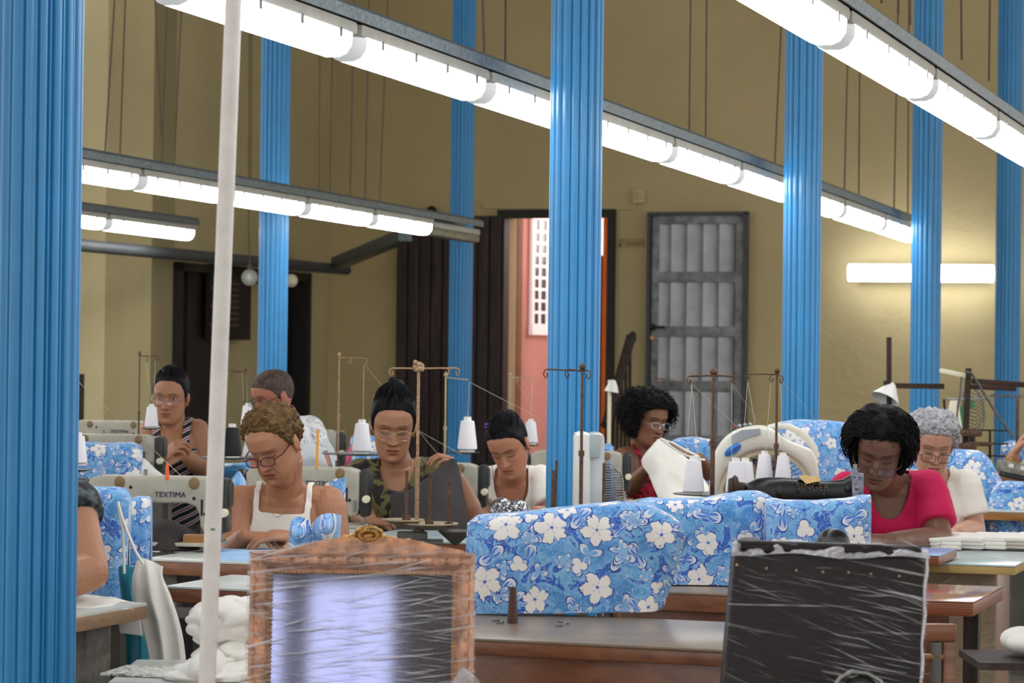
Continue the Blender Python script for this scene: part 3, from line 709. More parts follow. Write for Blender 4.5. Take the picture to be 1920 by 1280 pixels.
def head_grid(fk, inflate=None, nu=150, nv=120):
    """rings from chin to crown -> array (nv, nu, 3) in head space"""
    zz = np.concatenate([np.linspace(-.121, -.104, 12, endpoint=False), np.linspace(-.104, .03, nv-40, endpoint=False), np.linspace(.03, .114, 28)])
    zz = np.array(zz); W = np.interp(zz, HZ, HW); Fr = np.interp(zz, HZ, HF); B = np.interp(zz, HZ, HB)
    ker = np.array([1, 2, 3, 2, 1])/9.0
    for a in (W, Fr, B): a[2:-2] = np.convolve(a, ker, 'same')[2:-2]
    W = W*fk.get('wide', 1)*(1+fk.get('fat', 0)*.10*np.exp(-((zz+.07)/.03)**2))
    th = np.linspace(0, 2*PI, nu, endpoint=False)
    # denser samples in front
    th = th+.45*np.sin(th)*-1
    T, Z = np.meshgrid(th, zz)
    yc = (Fr+B)/2; hd = (Fr-B)/2
    c = np.cos(T); s = np.sin(T); e = 2/2.25
    X = W[:, None]*np.sign(s)*np.abs(s)**e; Yf = yc[:, None]+hd[:, None]*np.sign(c)*np.abs(c)**e
    front = np.clip((c-.15)/.35, 0, 1)
    Yf = Yf+face_disp(X, Z, fk)*front
    return X, Yf, Z
def head_mb(mb, R, c, s, fk, inflate=None):
    X, Yf, Z = head_grid(fk)
    if inflate is not None: X, Yf, Z = inflate(X, Yf, Z)
    P = np.stack([X, -Yf, Z], -1).reshape(-1, 3)*s
    P = P@np.array(R).T+np.array(c); nv, nu = X.shape
    fs = [(i*nu+j, i*nu+(j+1) % nu, (i+1)*nu+(j+1) % nu, (i+1)*nu+j) for i in range(nv-1) for j in range(nu)]
    fs.append(tuple(range(nu))[::-1]); fs.append(tuple((nv-1)*nu+j for j in range(nu)))
    mb.add(P.tolist(), fs)
def sstep(a, b, x): t = np.clip((x-a)/(b-a), 0, 1); return t*t*(3-2*t)
def paint_skin(me, Rh, ch, s, skin, fk, hands=()):
    co = getco(me); L = ((co-np.array(ch))@np.array(Rh))/s; x, y, z = L[:, 0], -L[:, 1], L[:, 2]; ax = np.abs(x)
    base = np.array(skin[:3]); colr = np.tile(base, (len(co), 1))
    def over(c, m):
        nonlocal colr
        colr = colr*(1-m[:, None])+np.array(c[:3])*m[:, None]
    near = (y > .03)&(z > -.13)&(z < .12)&(ax < .09)
    k = near.astype(float)
    red = np.array([min(1, base[0]*1.12), base[1]*.82, base[2]*.78])
    over(red, k*.35*g2(ax, z, .040, -.03, .02, .016)); over(red, k*.35*g2(x, z, 0, -.035, .014, .01))
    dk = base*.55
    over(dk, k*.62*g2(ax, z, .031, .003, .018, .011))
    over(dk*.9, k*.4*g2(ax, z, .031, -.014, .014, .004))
    hc = np.array(fk.get('brow', (.01, .008, .007)))
    bz = .021+fk.get('browup', 0)+.004*np.sin(np.clip((ax-.010)/.040, 0, 1)*PI)
    over(hc, k*fk.get('browk', .95)*sstep(.010, .016, ax)*(1-sstep(.042, .050, ax))*np.exp(-((z-bz)/fk.get('browt', .0034))**2))
    if fk.get('eyes') == 'open':
        e = ((ax-.031)/.0125)**2+((z-.000-.001*(1-np.abs(ax-.031)/.0125))/.0042)**2
        over((.42, .38, .35), k*(1-sstep(.85, 1.1, e)))
        gx = fk.get('gaze', 0); ii = ((x-np.sign(x)*.031-gx)/.0055)**2+((z-fk.get('gz', 0))/.0055)**2
        over((.012, .008, .006), k*(1-sstep(.8, 1.1, ii))*(1-sstep(.85, 1.1, e)))
        over((.01, .008, .008), k*.95*np.exp(-((e-1.12)/.2)**2)*(z > -.001)); over(dk*.6, k*.5*np.exp(-((e-1.15)/.25)**2)*(z < -.001))
    else:                                  # lowered lids: a lash line low on the lid and a crease above
        lz = -.0055-.0025*(1-((ax-.031)/.0145)**2); inb = (1-sstep(.0135, .0165, np.abs(ax-.031)))
        over((.012, .008, .008), k*.98*inb*np.exp(-((z-lz)/.0022)**2))
        cz = .0065+.003*(1-((ax-.031)/.0145)**2); over(dk*.45, k*.8*inb*np.exp(-((z-cz)/.0014)**2))
    lip = np.array(fk.get('lip', (base[0]*.75, base[1]*.42, base[2]*.42)))
    lw = .0235; ll = np.clip(1-(x/lw)**2, 0, 1)
    m = (z > -.0685-.0095*ll**.6)&(z < -.0685+.0085*ll**.6)&(ax < lw)
    over(lip, k*.85*m); over(lip*.2, k*.95*np.exp(-((z+.0685)/.0014)**2)*(ax < lw))
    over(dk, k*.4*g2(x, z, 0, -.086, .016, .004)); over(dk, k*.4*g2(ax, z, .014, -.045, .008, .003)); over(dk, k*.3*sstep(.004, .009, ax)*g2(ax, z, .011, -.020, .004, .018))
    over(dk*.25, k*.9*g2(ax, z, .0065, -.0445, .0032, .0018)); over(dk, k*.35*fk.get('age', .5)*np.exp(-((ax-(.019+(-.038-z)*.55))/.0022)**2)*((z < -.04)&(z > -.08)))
    n = len(co); nz = np.random.RandomState(3).rand(n)
    colr *= (.97+.06*nz)[:, None]
    ca = me.color_attributes.new('Col', 'FLOAT_COLOR', 'POINT')
    ca.data.foreach_set('color', np.concatenate([colr, np.ones((n, 1))], 1).astype(np.float32).ravel())
def skin_mat():
    if 'skin' in M: return M['skin']
    t = NT('skin'); a = t.new('ShaderNodeAttribute', attribute_name='Col'); co = t.coord('Object')
    f = t.noise(co, 45, 4, .6); t.base(t.mix(t.math('MULTIPLY', f, .22), a.outputs['Color'], t.mix(1.0, a.outputs['Color'], (.72, .55, .5, 1), 'MULTIPLY')))
    t.set(Roughness=.45); t.set(Specular_IOR_Level=.4); t.b.inputs['Subsurface Weight'].default_value = .08; t.b.inputs['Subsurface Radius'].default_value = (.01, .004, .002)
    t.bump(t.noise(co, 130, 3, .6), .12, .002); M['skin'] = t.m; return t.m
def hair_mat(name, c1, c2, rough=.45, kind='straight'):
    t = NT(name); co = t.coord('Object', scale=(1, 1, 1)); f = t.noise(co, 60 if kind == 'curly' else 30, 5, .7, .5); t.base(t.ramp(f, [(.35, c1), (.7, c2)])); t.set(Roughness=max(rough, .5)); t.set(Specular_IOR_Level=.10)
    t.bump(t.noise(co, 160, 3, .6), .5, .004); return t.m

def hand(mb, wrist, d, pn, side, s=1.0, curl=(30, 35, 25), spread=1.0, thumb=35, tcurl=15, ph=None, curls=None):
    """palm, five fingers. d fingers' direction, pn the way the palm faces, side +1/-1: thumb side = side * (d x pn)"""
    d = V(d).normalized(); pn = V(pn); pn = (pn-d*pn.dot(d)).normalized(); sd = d.cross(pn)*side; w = V(wrist)
    rings = []
    for t_, hw, ht, off in ((-.02, .024, .019, 0), (0, .026, .019, 0), (.02, .033, .0185, 0), (.05, .040, .0165, -.001), (.075, .0415, .0145, -.001), (.092, .038, .0115, 0), (.098, .03, .007, 0)):
        c = w+d*t_*s+pn*off*s
        rings.append([c+(sd*math.cos(a)*hw+pn*math.sin(a)*ht)*s for a in [2*PI*k/16 for k in range(16)]])
    mb.loft(rings)
    LN = [(.043, .025, .021), (.047, .029, .022), (.044, .027, .021), (.034, .020, .018)]
    OF = [(.0305, .086), (.0105, .092), (-.0105, .089), (-.030, .080)]
    for i, ((o, f_), ln) in enumerate(zip(OF, LN)):
        cv = curls[i] if curls else curl
        p = w+(sd*o+d*(f_-.014))*s; pts = [p]; ang = 0; rr = [.0098]
        sp = V(d)+sd*(o*2.2*spread); sp.normalize(); ax_n = pn
        q = w+(sd*o+d*f_)*s; pts.append(q); rr.append(.0098)
        for k, l in enumerate(ln):
            ang += math.radians(cv[k]+(i*3 if k == 0 else 0)); dr = sp*math.cos(ang)+ax_n*math.sin(ang); q = q+dr*l*s; pts.append(q); rr.append((.0088, .0082, .0068)[k])
        mb.tube(pts, [r*s*(1 if i < 3 else .88) for r in rr], 10, round_ends=True)
    ta = math.radians(thumb); p = w+(sd*.018+d*.014)*s; dr = (d*math.cos(ta)+sd*math.sin(ta)+pn*.25).normalized()
    tc = math.radians(tcurl); dr2 = (dr*math.cos(tc)+(d*.8+pn*.5-sd*.3).normalized()*math.sin(tc)).normalized(); dr3 = (dr2*math.cos(tc)+(d*.7+pn*.6-sd*.4).normalized()*math.sin(tc)).normalized()
    p2 = p+dr*.046*s; p3 = p2+dr2*.034*s; p4 = p3+dr3*.026*s
    mb.tube([p, p2, p3, p4], [.0165*s, .0128*s, .0108*s, .0088*s], 12, round_ends=True)

def torso_rings(M_, up_, lat, fr, ws, bulk, inf=0.0, length=.56, bust=.5):
    T = [(.045, .075, .060, .0), (.02, .125, .068, 0), (-.01, .160, .082, .004), (-.05, .168, .098, .01), (-.11, .160, .112, .014), (-.18, .150, .112, .012), (-.26, .142, .108, .008), (-.34, .150, .115, .006), (-.44, .172, .128, 0), (-.52, .178, .13, 0), (-.56, .16, .115, 0), (-.60, .1, .07, 0)]
    out = []
    for t, w, d, o in T:
        bk = 1+(bulk-1)*min(1, max(0, (.02-t)/.1)); w_ = w*ws*(1+(bk-1)*.6)+inf; d_ = d*bk+inf; c = M_+up_*(t*length/.56)+fr*(o+ (bk-1)*.03)
        out.append([c+lat*(w_*math.copysign(abs(math.cos(a))**.85, math.cos(a)))+fr*(d_*math.copysign(abs(math.sin(a))**.85, math.sin(a))) for a in [2*PI*k/40 for k in range(40)]])
    return out
def body_parts(mb, sp, inf=0.0, clothes=False, sleeves=0):
    Mx, upv, lat, fr, ws, bulk = sp['M'], sp['up'], sp['lat'], sp['fr'], sp['ws'], sp['bulk']
    tr = torso_rings(Mx, upv, lat, fr, ws, bulk, inf)
    if clothes and sp.get('hem'): pass
    mb.loft(tr)
    b = sp.get('bust', 1)
    if b:
        for sg in (-1, 1):
            mb.ell(Mx-upv*.15+lat*sg*.075*ws+fr*(.075*bulk), (.066*b+inf, .062*b+inf, .066*b+inf), Matrix((lat, fr, upv)).transposed(), 20, 14)
            mb.ell(Mx-upv*.10+lat*sg*.070*ws+fr*(.065*bulk), (.055*b+inf, .045*b+inf, .06*b+inf), Matrix((lat, fr, upv)).transposed(), 20, 14)
    N1 = sp['neck']; 
    if not clothes:
        mb.tube([Mx-upv*.03, Mx+upv*.02+N1*0, Mx.lerp(N1, .5)+upv*.012, N1], [.075, .060*bulk**.5, .0525*bulk**.4, .053*bulk**.4], 24, cap=True)
    # trapezius
    for sg, S in ((-1, sp['SL']), (1, sp['SR'])):
        nb = Mx.lerp(N1, .35)
        mb.tube([nb-upv*.01-fr*.015, Mx+(S-Mx)*.4+upv*.012-fr*.012, S+upv*.002], [.042+inf, .042+inf, .046*bulk**.5+inf], 16, round_ends=True)
    for key, S in (('L', sp['SL']), ('R', sp['SR'])):
        arm = sp.get('arm'+key)
        if not arm: continue
        E, Wr = arm['E'], arm['W']; bk = sp.get('armbulk', bulk)
        if not clothes:
            mid = S.lerp(E, .35); mid2 = E.lerp(Wr, .3)
            mb.tube([S, S.lerp(E, .15), mid, S.lerp(E, .7), E], [.048*bk, .050*bk, .046*bk, .041*bk, .038*bk], 20, round_ends=True)
            mb.tube([E, mid2, E.lerp(Wr, .65), Wr], [.039*bk, .041*bk, .033*bk, .0255*bk**.5], 20, round_ends=True)
            h = arm.get('hand')
            if h: hand(mb, Wr, h['d'], h['pn'], h['side'], h.get('s', 1.0), h.get('curl', (30, 35, 25)), h.get('spread', 1), h.get('thumb', 35), h.get('tcurl', 15), curls=h.get('curls'))
        elif sleeves > 0:
            fl = sp.get('flare', 0)
            if sleeves <= 1:
                q = S.lerp(E, sleeves); mb.tube([S-(E-S)*.02, S.lerp(E, sleeves*.5), q], [.051*bk+inf, .051*bk+inf+fl*.5, .050*bk+inf+fl], 20)
            mb.ell(S, .051*bk+inf)
def person(sp):
    R = rmat(*sp['rot']); s = sp.get('s', 1.0); Hc = sp['head']; fk = sp.get('face', {})
    SL, SR = sp['SL'], sp['SR']; Mx = (SL+SR)/2; sp['M'] = Mx; sp['lat'] = (SR-SL).normalized()
    Pv = V((Mx.x+sp.get('pdx', 0), Mx.y+sp.get('lean', .12), .52)); sp['up'] = (Mx-Pv).normalized()
    sp['lat'] = (sp['lat']-sp['up']*sp['lat'].dot(sp['up'])).normalized(); sp['fr'] = sp['lat'].cross(sp['up']); sp['ws'] = (SR-SL).length/.315; sp.setdefault('bulk', 1.0)
    sp['neck'] = Hc+R@V((0, .018, -.070))*s
    root = thing('person', sp['label'], 'person', V((Mx.x, Pv.y, 0)), 0, None)
    mb = MB(); head_mb(mb, R, Hc, s, fk)
    for sg in (-1, 1):                                     # ears
        Re = R@Matrix.Rotation(sg*.35, 3, 'Z')
        c = Hc+R@V((sg*.0745, .004, -.010))*s; mb.ell(c, (.006*s, .017*s, .029*s), Re, 14, 12)
        mb.ell(c+R@V((sg*.004, .006, .006))*s, (.006*s, .013*s, .022*s), Re, 12, 10); mb.ell(c+R@V((sg*-.001, -.004, -.024))*s, (.005*s, .009*s, .009*s), Re, 12, 8)
    mb.ell(Hc+R@V((0, -.045, -.100))*s, (.045*s, .040*s, .022*s*(1+fk.get('fat', 0))), R, 20, 12)
    body_parts(mb, sp)
    me = remesh(mb, sp.get('voxel', .0024), 3); paint_skin(me, R, Hc, s, sp['skin'], fk); body = link_mesh('body', me, skin_mat(), root)
    def hl(x, y, z): return Hc+R@V((x, -y, z))*s            # head-local (right, forward, up)
    sp['hl'] = hl; sp['R'] = R; sp['root'] = root; sp['sc'] = s
    if sp.get('hairfn'): sp['hairfn'](sp)
    for cfn in sp.get('clothes', ()): cfn(sp)
    # trousers and shoes, seated
    mb = MB(); lat, fr = sp['lat'], V((0, -1, 0)); P0 = V((Pv.x, Pv.y, .53)); kn = []
    mb.ell(P0, (.19*sp['bulk'], .15, .12), None, 24, 14)
    for sg in (-1, 1):
        K = P0+V((sg*.13, -.42, .01)); A = V((K.x, K.y+.03, .09)); mb.tube([P0+V((sg*.09, 0, -.01)), P0.lerp(K, .5)+V((sg*.05, 0, 0)), K, K+V((0, .01, -.1)), A], [.09, .085, .062, .058, .045], 18, round_ends=True)
    me = remesh(mb, .009, 4); link_mesh('trousers', me, sp.get('trousers', M['charcoal']), root)
    for sg in (-1, 1):
        A = P0+V((sg*.13, -.39, 0)); m = MB(); m.ell(V((A.x, A.y-.05, .035)), (.045, .125, .035)); m.ell(V((A.x, A.y, .07)), (.045, .05, .05)); obj('shoe', m, M['black'], root)
    return root
# ---------- clothes
def chest_uv(sp, co):
    d = co-np.array(sp['M']); return d@np.array(sp['lat']), d@np.array(sp['up']), d@np.array(sp['fr'])
def garment(sp, name, mat, keep, inf=.006, sleeves=0, voxel=.005, thick=.0025, wr=0.003, seed=0, label=None, color=None):
    mb = MB(); body_parts(mb, sp, inf, True, sleeves)
    me = remesh(mb, voxel, 5); co = getco(me)
    nr = np.empty(len(me.vertices)*3, np.float32); me.vertices.foreach_get('normal', nr); nr = nr.reshape(-1, 3)
    if wr:
        n = np.array([noise.noise(V((c[0]*9+seed, c[1]*9, c[2]*16)))+.5*noise.noise(V((c[0]*24, c[1]*24+seed, c[2]*34))) for c in co]); co = co+nr*(n*wr)[:, None]; setco(me, co)
    if color: color(sp, me, co)
    u, v, w = chest_uv(sp, co); k = keep(u, v, w, co, sp)
    bm = bmesh.new(); bm.from_mesh(me); bm.verts.ensure_lookup_table()
    bmesh.ops.delete(bm, geom=[bm.verts[i] for i in np.nonzero(~k)[0]], context='VERTS')
    # soften the cut edge
    for _ in range(4):
        bd = [x for x in bm.verts if x.is_boundary]; new = {}
        for x in bd:
            nb = [e.other_vert(x).co for e in x.link_edges if e.is_boundary]
            if len(nb) == 2: new[x] = x.co*.4+(nb[0]+nb[1])*.3
        for x, c in new.items(): x.co = c
    bm.to_mesh(me); bm.free()
    o = link_mesh(name, me, mat, sp['root'], label)
    m = o.modifiers.new('thickness', 'SOLIDIFY'); m.thickness = thick; m.offset = 1
    return o
def arm_cut(sp, co, frac):
    """True where a point belongs to an arm beyond the given fraction of the upper arm"""
    out = np.zeros(len(co), bool)
    for k, S in (('L', sp['SL']), ('R', sp['SR'])):
        a = sp.get('arm'+k)
        if not a: continue
        E = np.array(a['E']); Sx = np.array(S); d = E-Sx; t = ((co-Sx)@d)/(d@d); dist = np.linalg.norm(co-(Sx+np.clip(t, 0, 1)[:, None]*d), axis=1)
        out |= (t > frac)&(dist < .085)
    return out
def tank(neck_z=-.055, neck_w=.075, strap_in=.075, strap_out=.105, back=-.02, square=False, armz=-.085, hem=-.50):
    def keep(u, v, w, co, sp):
        u = u/sp['ws']; au = np.abs(u); f = w > -.01
        top = np.where(f, np.where(square, neck_z+0*au, neck_z+.06*(au/strap_in)**2.5), back+.05*(au/strap_in)**3)
        k = (v < top)|((au > strap_in)&(au < strap_out)&(v > neck_z-.02))
        side = (au < strap_out+np.clip((armz+.03-v)/.06, 0, 1)*.2)
        return k & side & (v > hem)
    return keep
def tee(neck_z=-.02, neck_w=.085, p=2.0, back=.03, frac=.6, hem=-.5, vee=False):
    def keep(u, v, w, co, sp):
        u = u/sp['ws']; au = np.abs(u)
        hole = np.where(w > .0, v > neck_z+(.10*(au/neck_w) if vee else .09*(au/neck_w)**(2*p)), v > back+.05*(au/neck_w)**4) & (au < neck_w*1.15)
        return (~hole)&(v > hem)&(~((v > .06)&(au < .06)))
    return keep
# ---------- hair
def hairline(x, y, z, front=.066, temple=.030, side=-.012, nape=-.075, cover_ear=False):
    """True on the part of the head that carries hair"""
    a = np.degrees(np.arctan2(np.abs(x), y))
    pts = [(0, front), (25, front-.002), (45, front-.016), (58, temple), (72, side+.012), (84, side-.012 if not cover_ear else -.06), (92, .012 if not cover_ear else -.06), (104, .018 if not cover_ear else -.07), (116, -.02), (130, nape+.02), (180, nape)]
    th = np.interp(a, [p[0] for p in pts], [p[1] for p in pts]); return z-th
def cap_hair(sp, mat, off=.008, blobs=0, blobr=.012, front=.066, temple=.03, side=-.012, nape=-.07, noise_amp=.0, noise_sc=60, vol=None, grooves=0, cover_ear=False, voxel=.003, extra=None, seed=1):
    R, Hc, s = sp['R'], sp['head'], sp['sc']; mb = MB()
    def inflate(X, Y, Z):
        base = {}; Y0 = Y; m = hairline(X, Y, Z, front, temple, side, nape, cover_ear); k = sstep(-.004, .006, m)
        cx, cy, cz = 0, -.005, .01
        dx, dy, dz = X-cx, Y-cy, Z-cz; r = np.sqrt(dx*dx+dy*dy+dz*dz)+1e-6
        g = sstep(-.002, .035, m); o = off*(.22+.78*g)*k-.007*(1-k)
        if vol is not None: o = o+k*g*vol(X, Y, Z)
        if grooves: o = o+k*.0016*np.sin(grooves*np.arctan2(X, Z-.02+.0)*1.0+2*np.sin(Y*60))
        if noise_amp:
            n = np.array([noise.noise(V((a*noise_sc+seed, b*noise_sc, c*noise_sc))) for a, b, c in zip(X.ravel(), Y.ravel(), Z.ravel())]).reshape(X.shape); o = o+k*noise_amp*n
        return X+dx/r*o, Y+dy/r*o, Z+dz/r*o
    head_mb(mb, R, Hc, s, sp.get('face', {}), inflate)
    if blobs:
        rnd = random.Random(seed); X, Y, Z = inflate(*head_grid(sp.get('face', {}))); m = hairline(X, Y, Z, front, temple, side, nape, cover_ear)
        ok = np.argwhere(m > .003); ok = ok.tolist()
        for _ in range(blobs):
            i, j = ok[rnd.randrange(len(ok))]; p = sp['hl'](X[i, j], Y[i, j], Z[i, j]); q = blobr*rnd.uniform(.6, 1.2)*s
            mb.ell(p+V([rnd.uniform(-1, 1)*.003 for _ in range(3)]), (q, q*rnd.uniform(.6, 1), q*rnd.uniform(.6, 1)), Matrix.Rotation(rnd.uniform(0, 3), 3, 'Z')@Matrix.Rotation(rnd.uniform(0, 3), 3, 'X'), 8, 6)
    if extra: extra(sp, mb)
    me = remesh(mb, voxel, 1); return link_mesh('hair', me, mat, sp['root'])
def curls(sp, mat, n, L=(.03, .07), r=.0022, coil=.006, front=.066, seed=3, fall=.6, vol=None, off=.01, side=-.012, nape=-.06, temple=.03, cover_ear=True, name='hair_curl', reach=1.0, nmax=9e9):
    """loose curls as one part"""
    rnd = random.Random(seed); mb = MB(); X, Y, Z = head_grid(sp.get('face', {})); m = hairline(X, Y, Z, front, temple, side, nape, cover_ear); ok = np.argwhere(m > .004).tolist()
    for _ in range(n):
        i, j = ok[rnd.randrange(len(ok))]; x, y, z = X[i, j], Y[i, j], Z[i, j]
        o = V((x, y+.005, z-.01)).normalized(); vv = vol(x, y, z) if vol else 0; p = V((x, y, z))+o*(off+float(vv))*rnd.uniform(.6, 1.0)
        l = rnd.uniform(*L); d = (o+V((rnd.uniform(-.5, .5), rnd.uniform(-.5, .5), -fall*rnd.uniform(.3, 1.6)))).normalized(); a = d.orthogonal().normalized(); b = d.cross(a); ph = rnd.uniform(0, 6); pts = []
        K = 12; cr = coil*rnd.uniform(.6, 1.2)
        for k in range(K+1):
            t = k/K; q = p+d*l*t+V((0, 0, -fall*.35*l*t*t))+(a*math.cos(ph+t*7)+b*math.sin(ph+t*7))*cr*min(1, t*3); pts.append(sp['hl'](*q))
        mb.tube(pts, [r*(1-.5*k/K) for k in range(K+1)], 4)
    return obj(name, mb, mat, sp['root'])
def strands(sp, mat, n, L=(.12, .19), r=.0016, off=.012, wave=.006, wf=1.1, front=.07, seed=3, vol=None, nape=-.09, out=.25, temple=.03, side=-.04, name='hair_strand', back=0.0):
    """many separate wavy locks lying over the scalp and falling, as one part"""
    rnd = random.Random(seed); mb = MB(); X, Y, Z = head_grid(sp.get('face', {})); m = hairline(X, Y, Z, front, temple, side, nape, True); ok = np.argwhere(m > .002).tolist()
    for _ in range(n):
        i, j = ok[rnd.randrange(len(ok))]; p = V((X[i, j], Y[i, j], Z[i, j])); l = rnd.uniform(*L); K = 14; st = l/K; ph = rnd.uniform(0, 6.3); lay = rnd.uniform(.5, 1.0); pts = []
        q = V(p); o0 = V((p.x, p.y+.005, p.z-.01)).normalized(); sidev = V((math.copysign(1, p.x+rnd.uniform(-.02, .02)), 0, 0))
        for k in range(K+1):
            o = V((q.x, q.y+.005, q.z-.01)).normalized()
            fz = 1.0 if q.y > .015 and abs(q.x) < .066 else 0.0; g = V((0, 0, -1+.5*fz))+sidev*((.9 if q.z > .05 else .15)+2.0*fz)+V((0, -back-1.2*fz, 0)); g = g-o*g.dot(o); g = g.normalized() if g.length > .05 else sidev
            ws = (o.cross(g)); rr = off*lay+(float(vol(q.x, q.y, q.z)) if vol else 0)*lay
            t = k/K; w = math.sin(ph+k*wf)*wave*min(1, k/3); w2 = math.cos(ph+k*wf)*wave*.6*min(1, k/3)
            pts.append(sp['hl'](*(q+o*(rr*min(1, .3+k/3)+w2)+ws*w))); q = q+g*st+o*out*st*t
        mb.tube(pts, [r*(.5+.5*min(1, k/2))*(1-.55*(k/K)**2) for k in range(K+1)], 5)
    return obj(name, mb, mat, sp['root'])
def comb(sp, mat, n, target=(0, -.03, .13), r=.0013, off=.0085, front=.07, temple=.03, side=-.015, nape=-.06, seed=2, vol=None, name='hair_strand', loose=.0):
    """hair combed over the scalp towards a knot"""
    rnd = random.Random(seed); mb = MB(); X, Y, Z = head_grid(sp.get('face', {})); m = hairline(X, Y, Z, front, temple, side, nape); ok = np.argwhere((m > .000)).tolist(); T = V(target)
    A_ = V((.078, .098, .118))
    for _ in range(n):
        i, j = ok[rnd.randrange(len(ok))]; q = V((X[i, j], Y[i, j], Z[i, j])); pts = []; tl = T+V([rnd.uniform(-.015, .015) for _ in range(3)]); lay = rnd.uniform(.75, 1.15)
        for k in range(15):
            o = V((q.x, q.y+.005, q.z-.01)); rad = o.length; o.normalize(); g0 = float(min(1, max(0, k/4)))
            v_ = float(vol(q.x, q.y, q.z)) if vol else 0
            pts.append(sp['hl'](*(q+o*((.002+(off-.002+v_)*g0)*lay+loose*rnd.uniform(0, 1)))))
            d = tl-q
            if d.length < .02: break
            d = d-o*d.dot(o); q2 = q+d.normalized()*.012
            # stay on an ellipsoid of the same level
            s0 = math.sqrt((q.x/A_.x)**2+((q.y+.005)/A_.y)**2+((q.z-.01)/A_.z)**2); s1 = math.sqrt((q2.x/A_.x)**2+((q2.y+.005)/A_.y)**2+((q2.z-.01)/A_.z)**2); f = s0/max(s1, .01)
            s0 = .97*s0+.03*.93; q = V((q2.x*f, (q2.y+.005)*f-.005, (q2.z-.01)*f+.01))
        if len(pts) > 3: mb.tube(pts, [r*(.6+.4*min(1, k/3)) for k in range(len(pts))], 4)
    return obj(name, mb, mat, sp['root'])
# ---------- glasses, earrings, chains
def glasses(sp, mat, z=-.008, y=.108, w=.0255, h=.017, tilt=10, rim=.0012, rect=.6, gap=.0315, half=False, templ=None):
    hl, root = sp['hl'], sp['root']; tt = math.radians(tilt); mb = MB(); ln = []
    def gp(x, u): return hl(x, y-abs(x)**2*2.2-u*math.sin(tt), z+u*math.cos(tt))
    lens = []
    for sg in (-1, 1):
        pts = []
        for k in range(25):
            a = 2*PI*k/24; cx = math.copysign(abs(math.cos(a))**rect, math.cos(a))*w; cz = math.copysign(abs(math.sin(a))**rect, math.sin(a))*h
            pts.append(gp(sg*gap+cx, cz))
        if half: pts = pts[12:25]
        mb.tube(pts, rim, 6, cap=True); lens.append(pts[:24])
        e = gp(sg*(gap+w), h*.35); mb.tube([e, hl(sg*.074, y-.035, z+.006), hl(sg*.078, .03, .002), hl(sg*.079, -.005, -.002)], rim*1.1, 6)
    mb.tube([gp(-gap+w*.98, h*.2), gp(-.004, h*.5), gp(.004, h*.5), gp(gap-w*.98, h*.2)], rim, 6)
    fr = obj('glasses', mb, mat, root)
    for pts in lens:
        m = MB(); c = sum(pts, V())/len(pts); m.add([c]+pts, [(0, i+1, (i+1) % len(pts)+1) for i in range(len(pts))]); obj('lens', m, M['lens'], fr)
def earring(sp, sg, mat, r=.004, dz=-.036): 
    m = MB(); m.ell(sp['hl'](sg*.081, -.006, dz), r); obj('earring', m, mat, sp['root'])
def necklace(sp, pts, mat, r=.0012):
    m = MB(); m.tube(pts, r, 6); obj('necklace', m, mat, sp['root'])
def A(px, py, Y, dy=0.0): return at(px, py, Y+dy)
SK = {'olive': col(166, 118, 90), 'tan': col(178, 126, 96), 'brown': col(132, 90, 68), 'dark': col(120, 84, 66), 'light': col(198, 150, 126), 'fair': col(192, 142, 116)}
def chestpt(sp, u, v, o=.012):
    """a point on the chest surface at lateral u and height v"""
    return sp['M']+sp['lat']*u+sp['up']*v+sp['fr']*(.092*sp['bulk']+o)
def build_people():
    only = globals().get('ONLY')
    for i, f in enumerate((p_front, p_man, p_backleft, p_camo, p_white_v, p_curly, p_pink, p_grey, p_arm, p_righthand)):
        if only is None or i in only: f()
def p_front():
    Y = 8.65; hair = hair_mat('brown_curly_hair', col(66, 48, 28), col(124, 96, 60), .5, 'curly')
    sp = dict(label='person in a white strap top with red glasses, looking down at sewing', head=A(515, 829, Y, -.03), rot=(-28, 32, -7), s=1.0, SL=A(452, 940, Y, .10), SR=A(616, 942, Y, .08), lean=.22, bulk=1.18, armbulk=1.18, skin=SK['tan'],
              face=dict(eyes='down', age=1, fat=1.0, wide=1.05, brow=col(96, 66, 44), browk=.5, browt=.002, lips=.8, nose=1.1, lip=col(140, 78, 64)), bust=1.15,
              armL=dict(E=A(436, 1040, Y, -.02), W=A(458, 1006, Y, -.16), hand=dict(d=(.93, -.25, .0), pn=(0, .1, -1), side=1, curl=(38, 45, 30), thumb=25)),
              armR=dict(E=A(634, 1046, Y, .02), W=A(560, 1008, Y, -.18), hand=dict(d=(-1, -.2, .1), pn=(.1, .3, -1), side=1, curl=(20, 30, 20), thumb=60, tcurl=-5)))
    def hr(s): cap_hair(s, hair, off=.011, noise_amp=.008, noise_sc=55, blobs=520, blobr=.0075, front=.082, temple=.040, side=-.005, nape=-.05, seed=5, vol=lambda x, y, z: .004*sstep(.03, .09, z))
    sp['hairfn'] = hr
    def cl(s):
        garment(s, 'strap_top', M['cotton'], tank(neck_z=.010, strap_in=.080, strap_out=.105, back=-.06, armz=-.06, square=True), inf=.009, wr=.002, voxel=.0045)
        glasses(s, simple('dark_red_glasses', col(78, 14, 34), .3), z=-.008, y=.110, w=.0255, h=.0150, tilt=12, rim=.0021, rect=.75)
        earring(s, 1, M['brass'], .006)
        c = s; necklace(s, [s['neck']+s['R']@V((-.05, -.02, -.01)), chestpt(s, -.05, .035, -.02), chestpt(s, -.01, .005, -.006), chestpt(s, .03, .03, -.015)], M['brass'], .0010)
    sp['clothes'] = [cl]; person(sp)
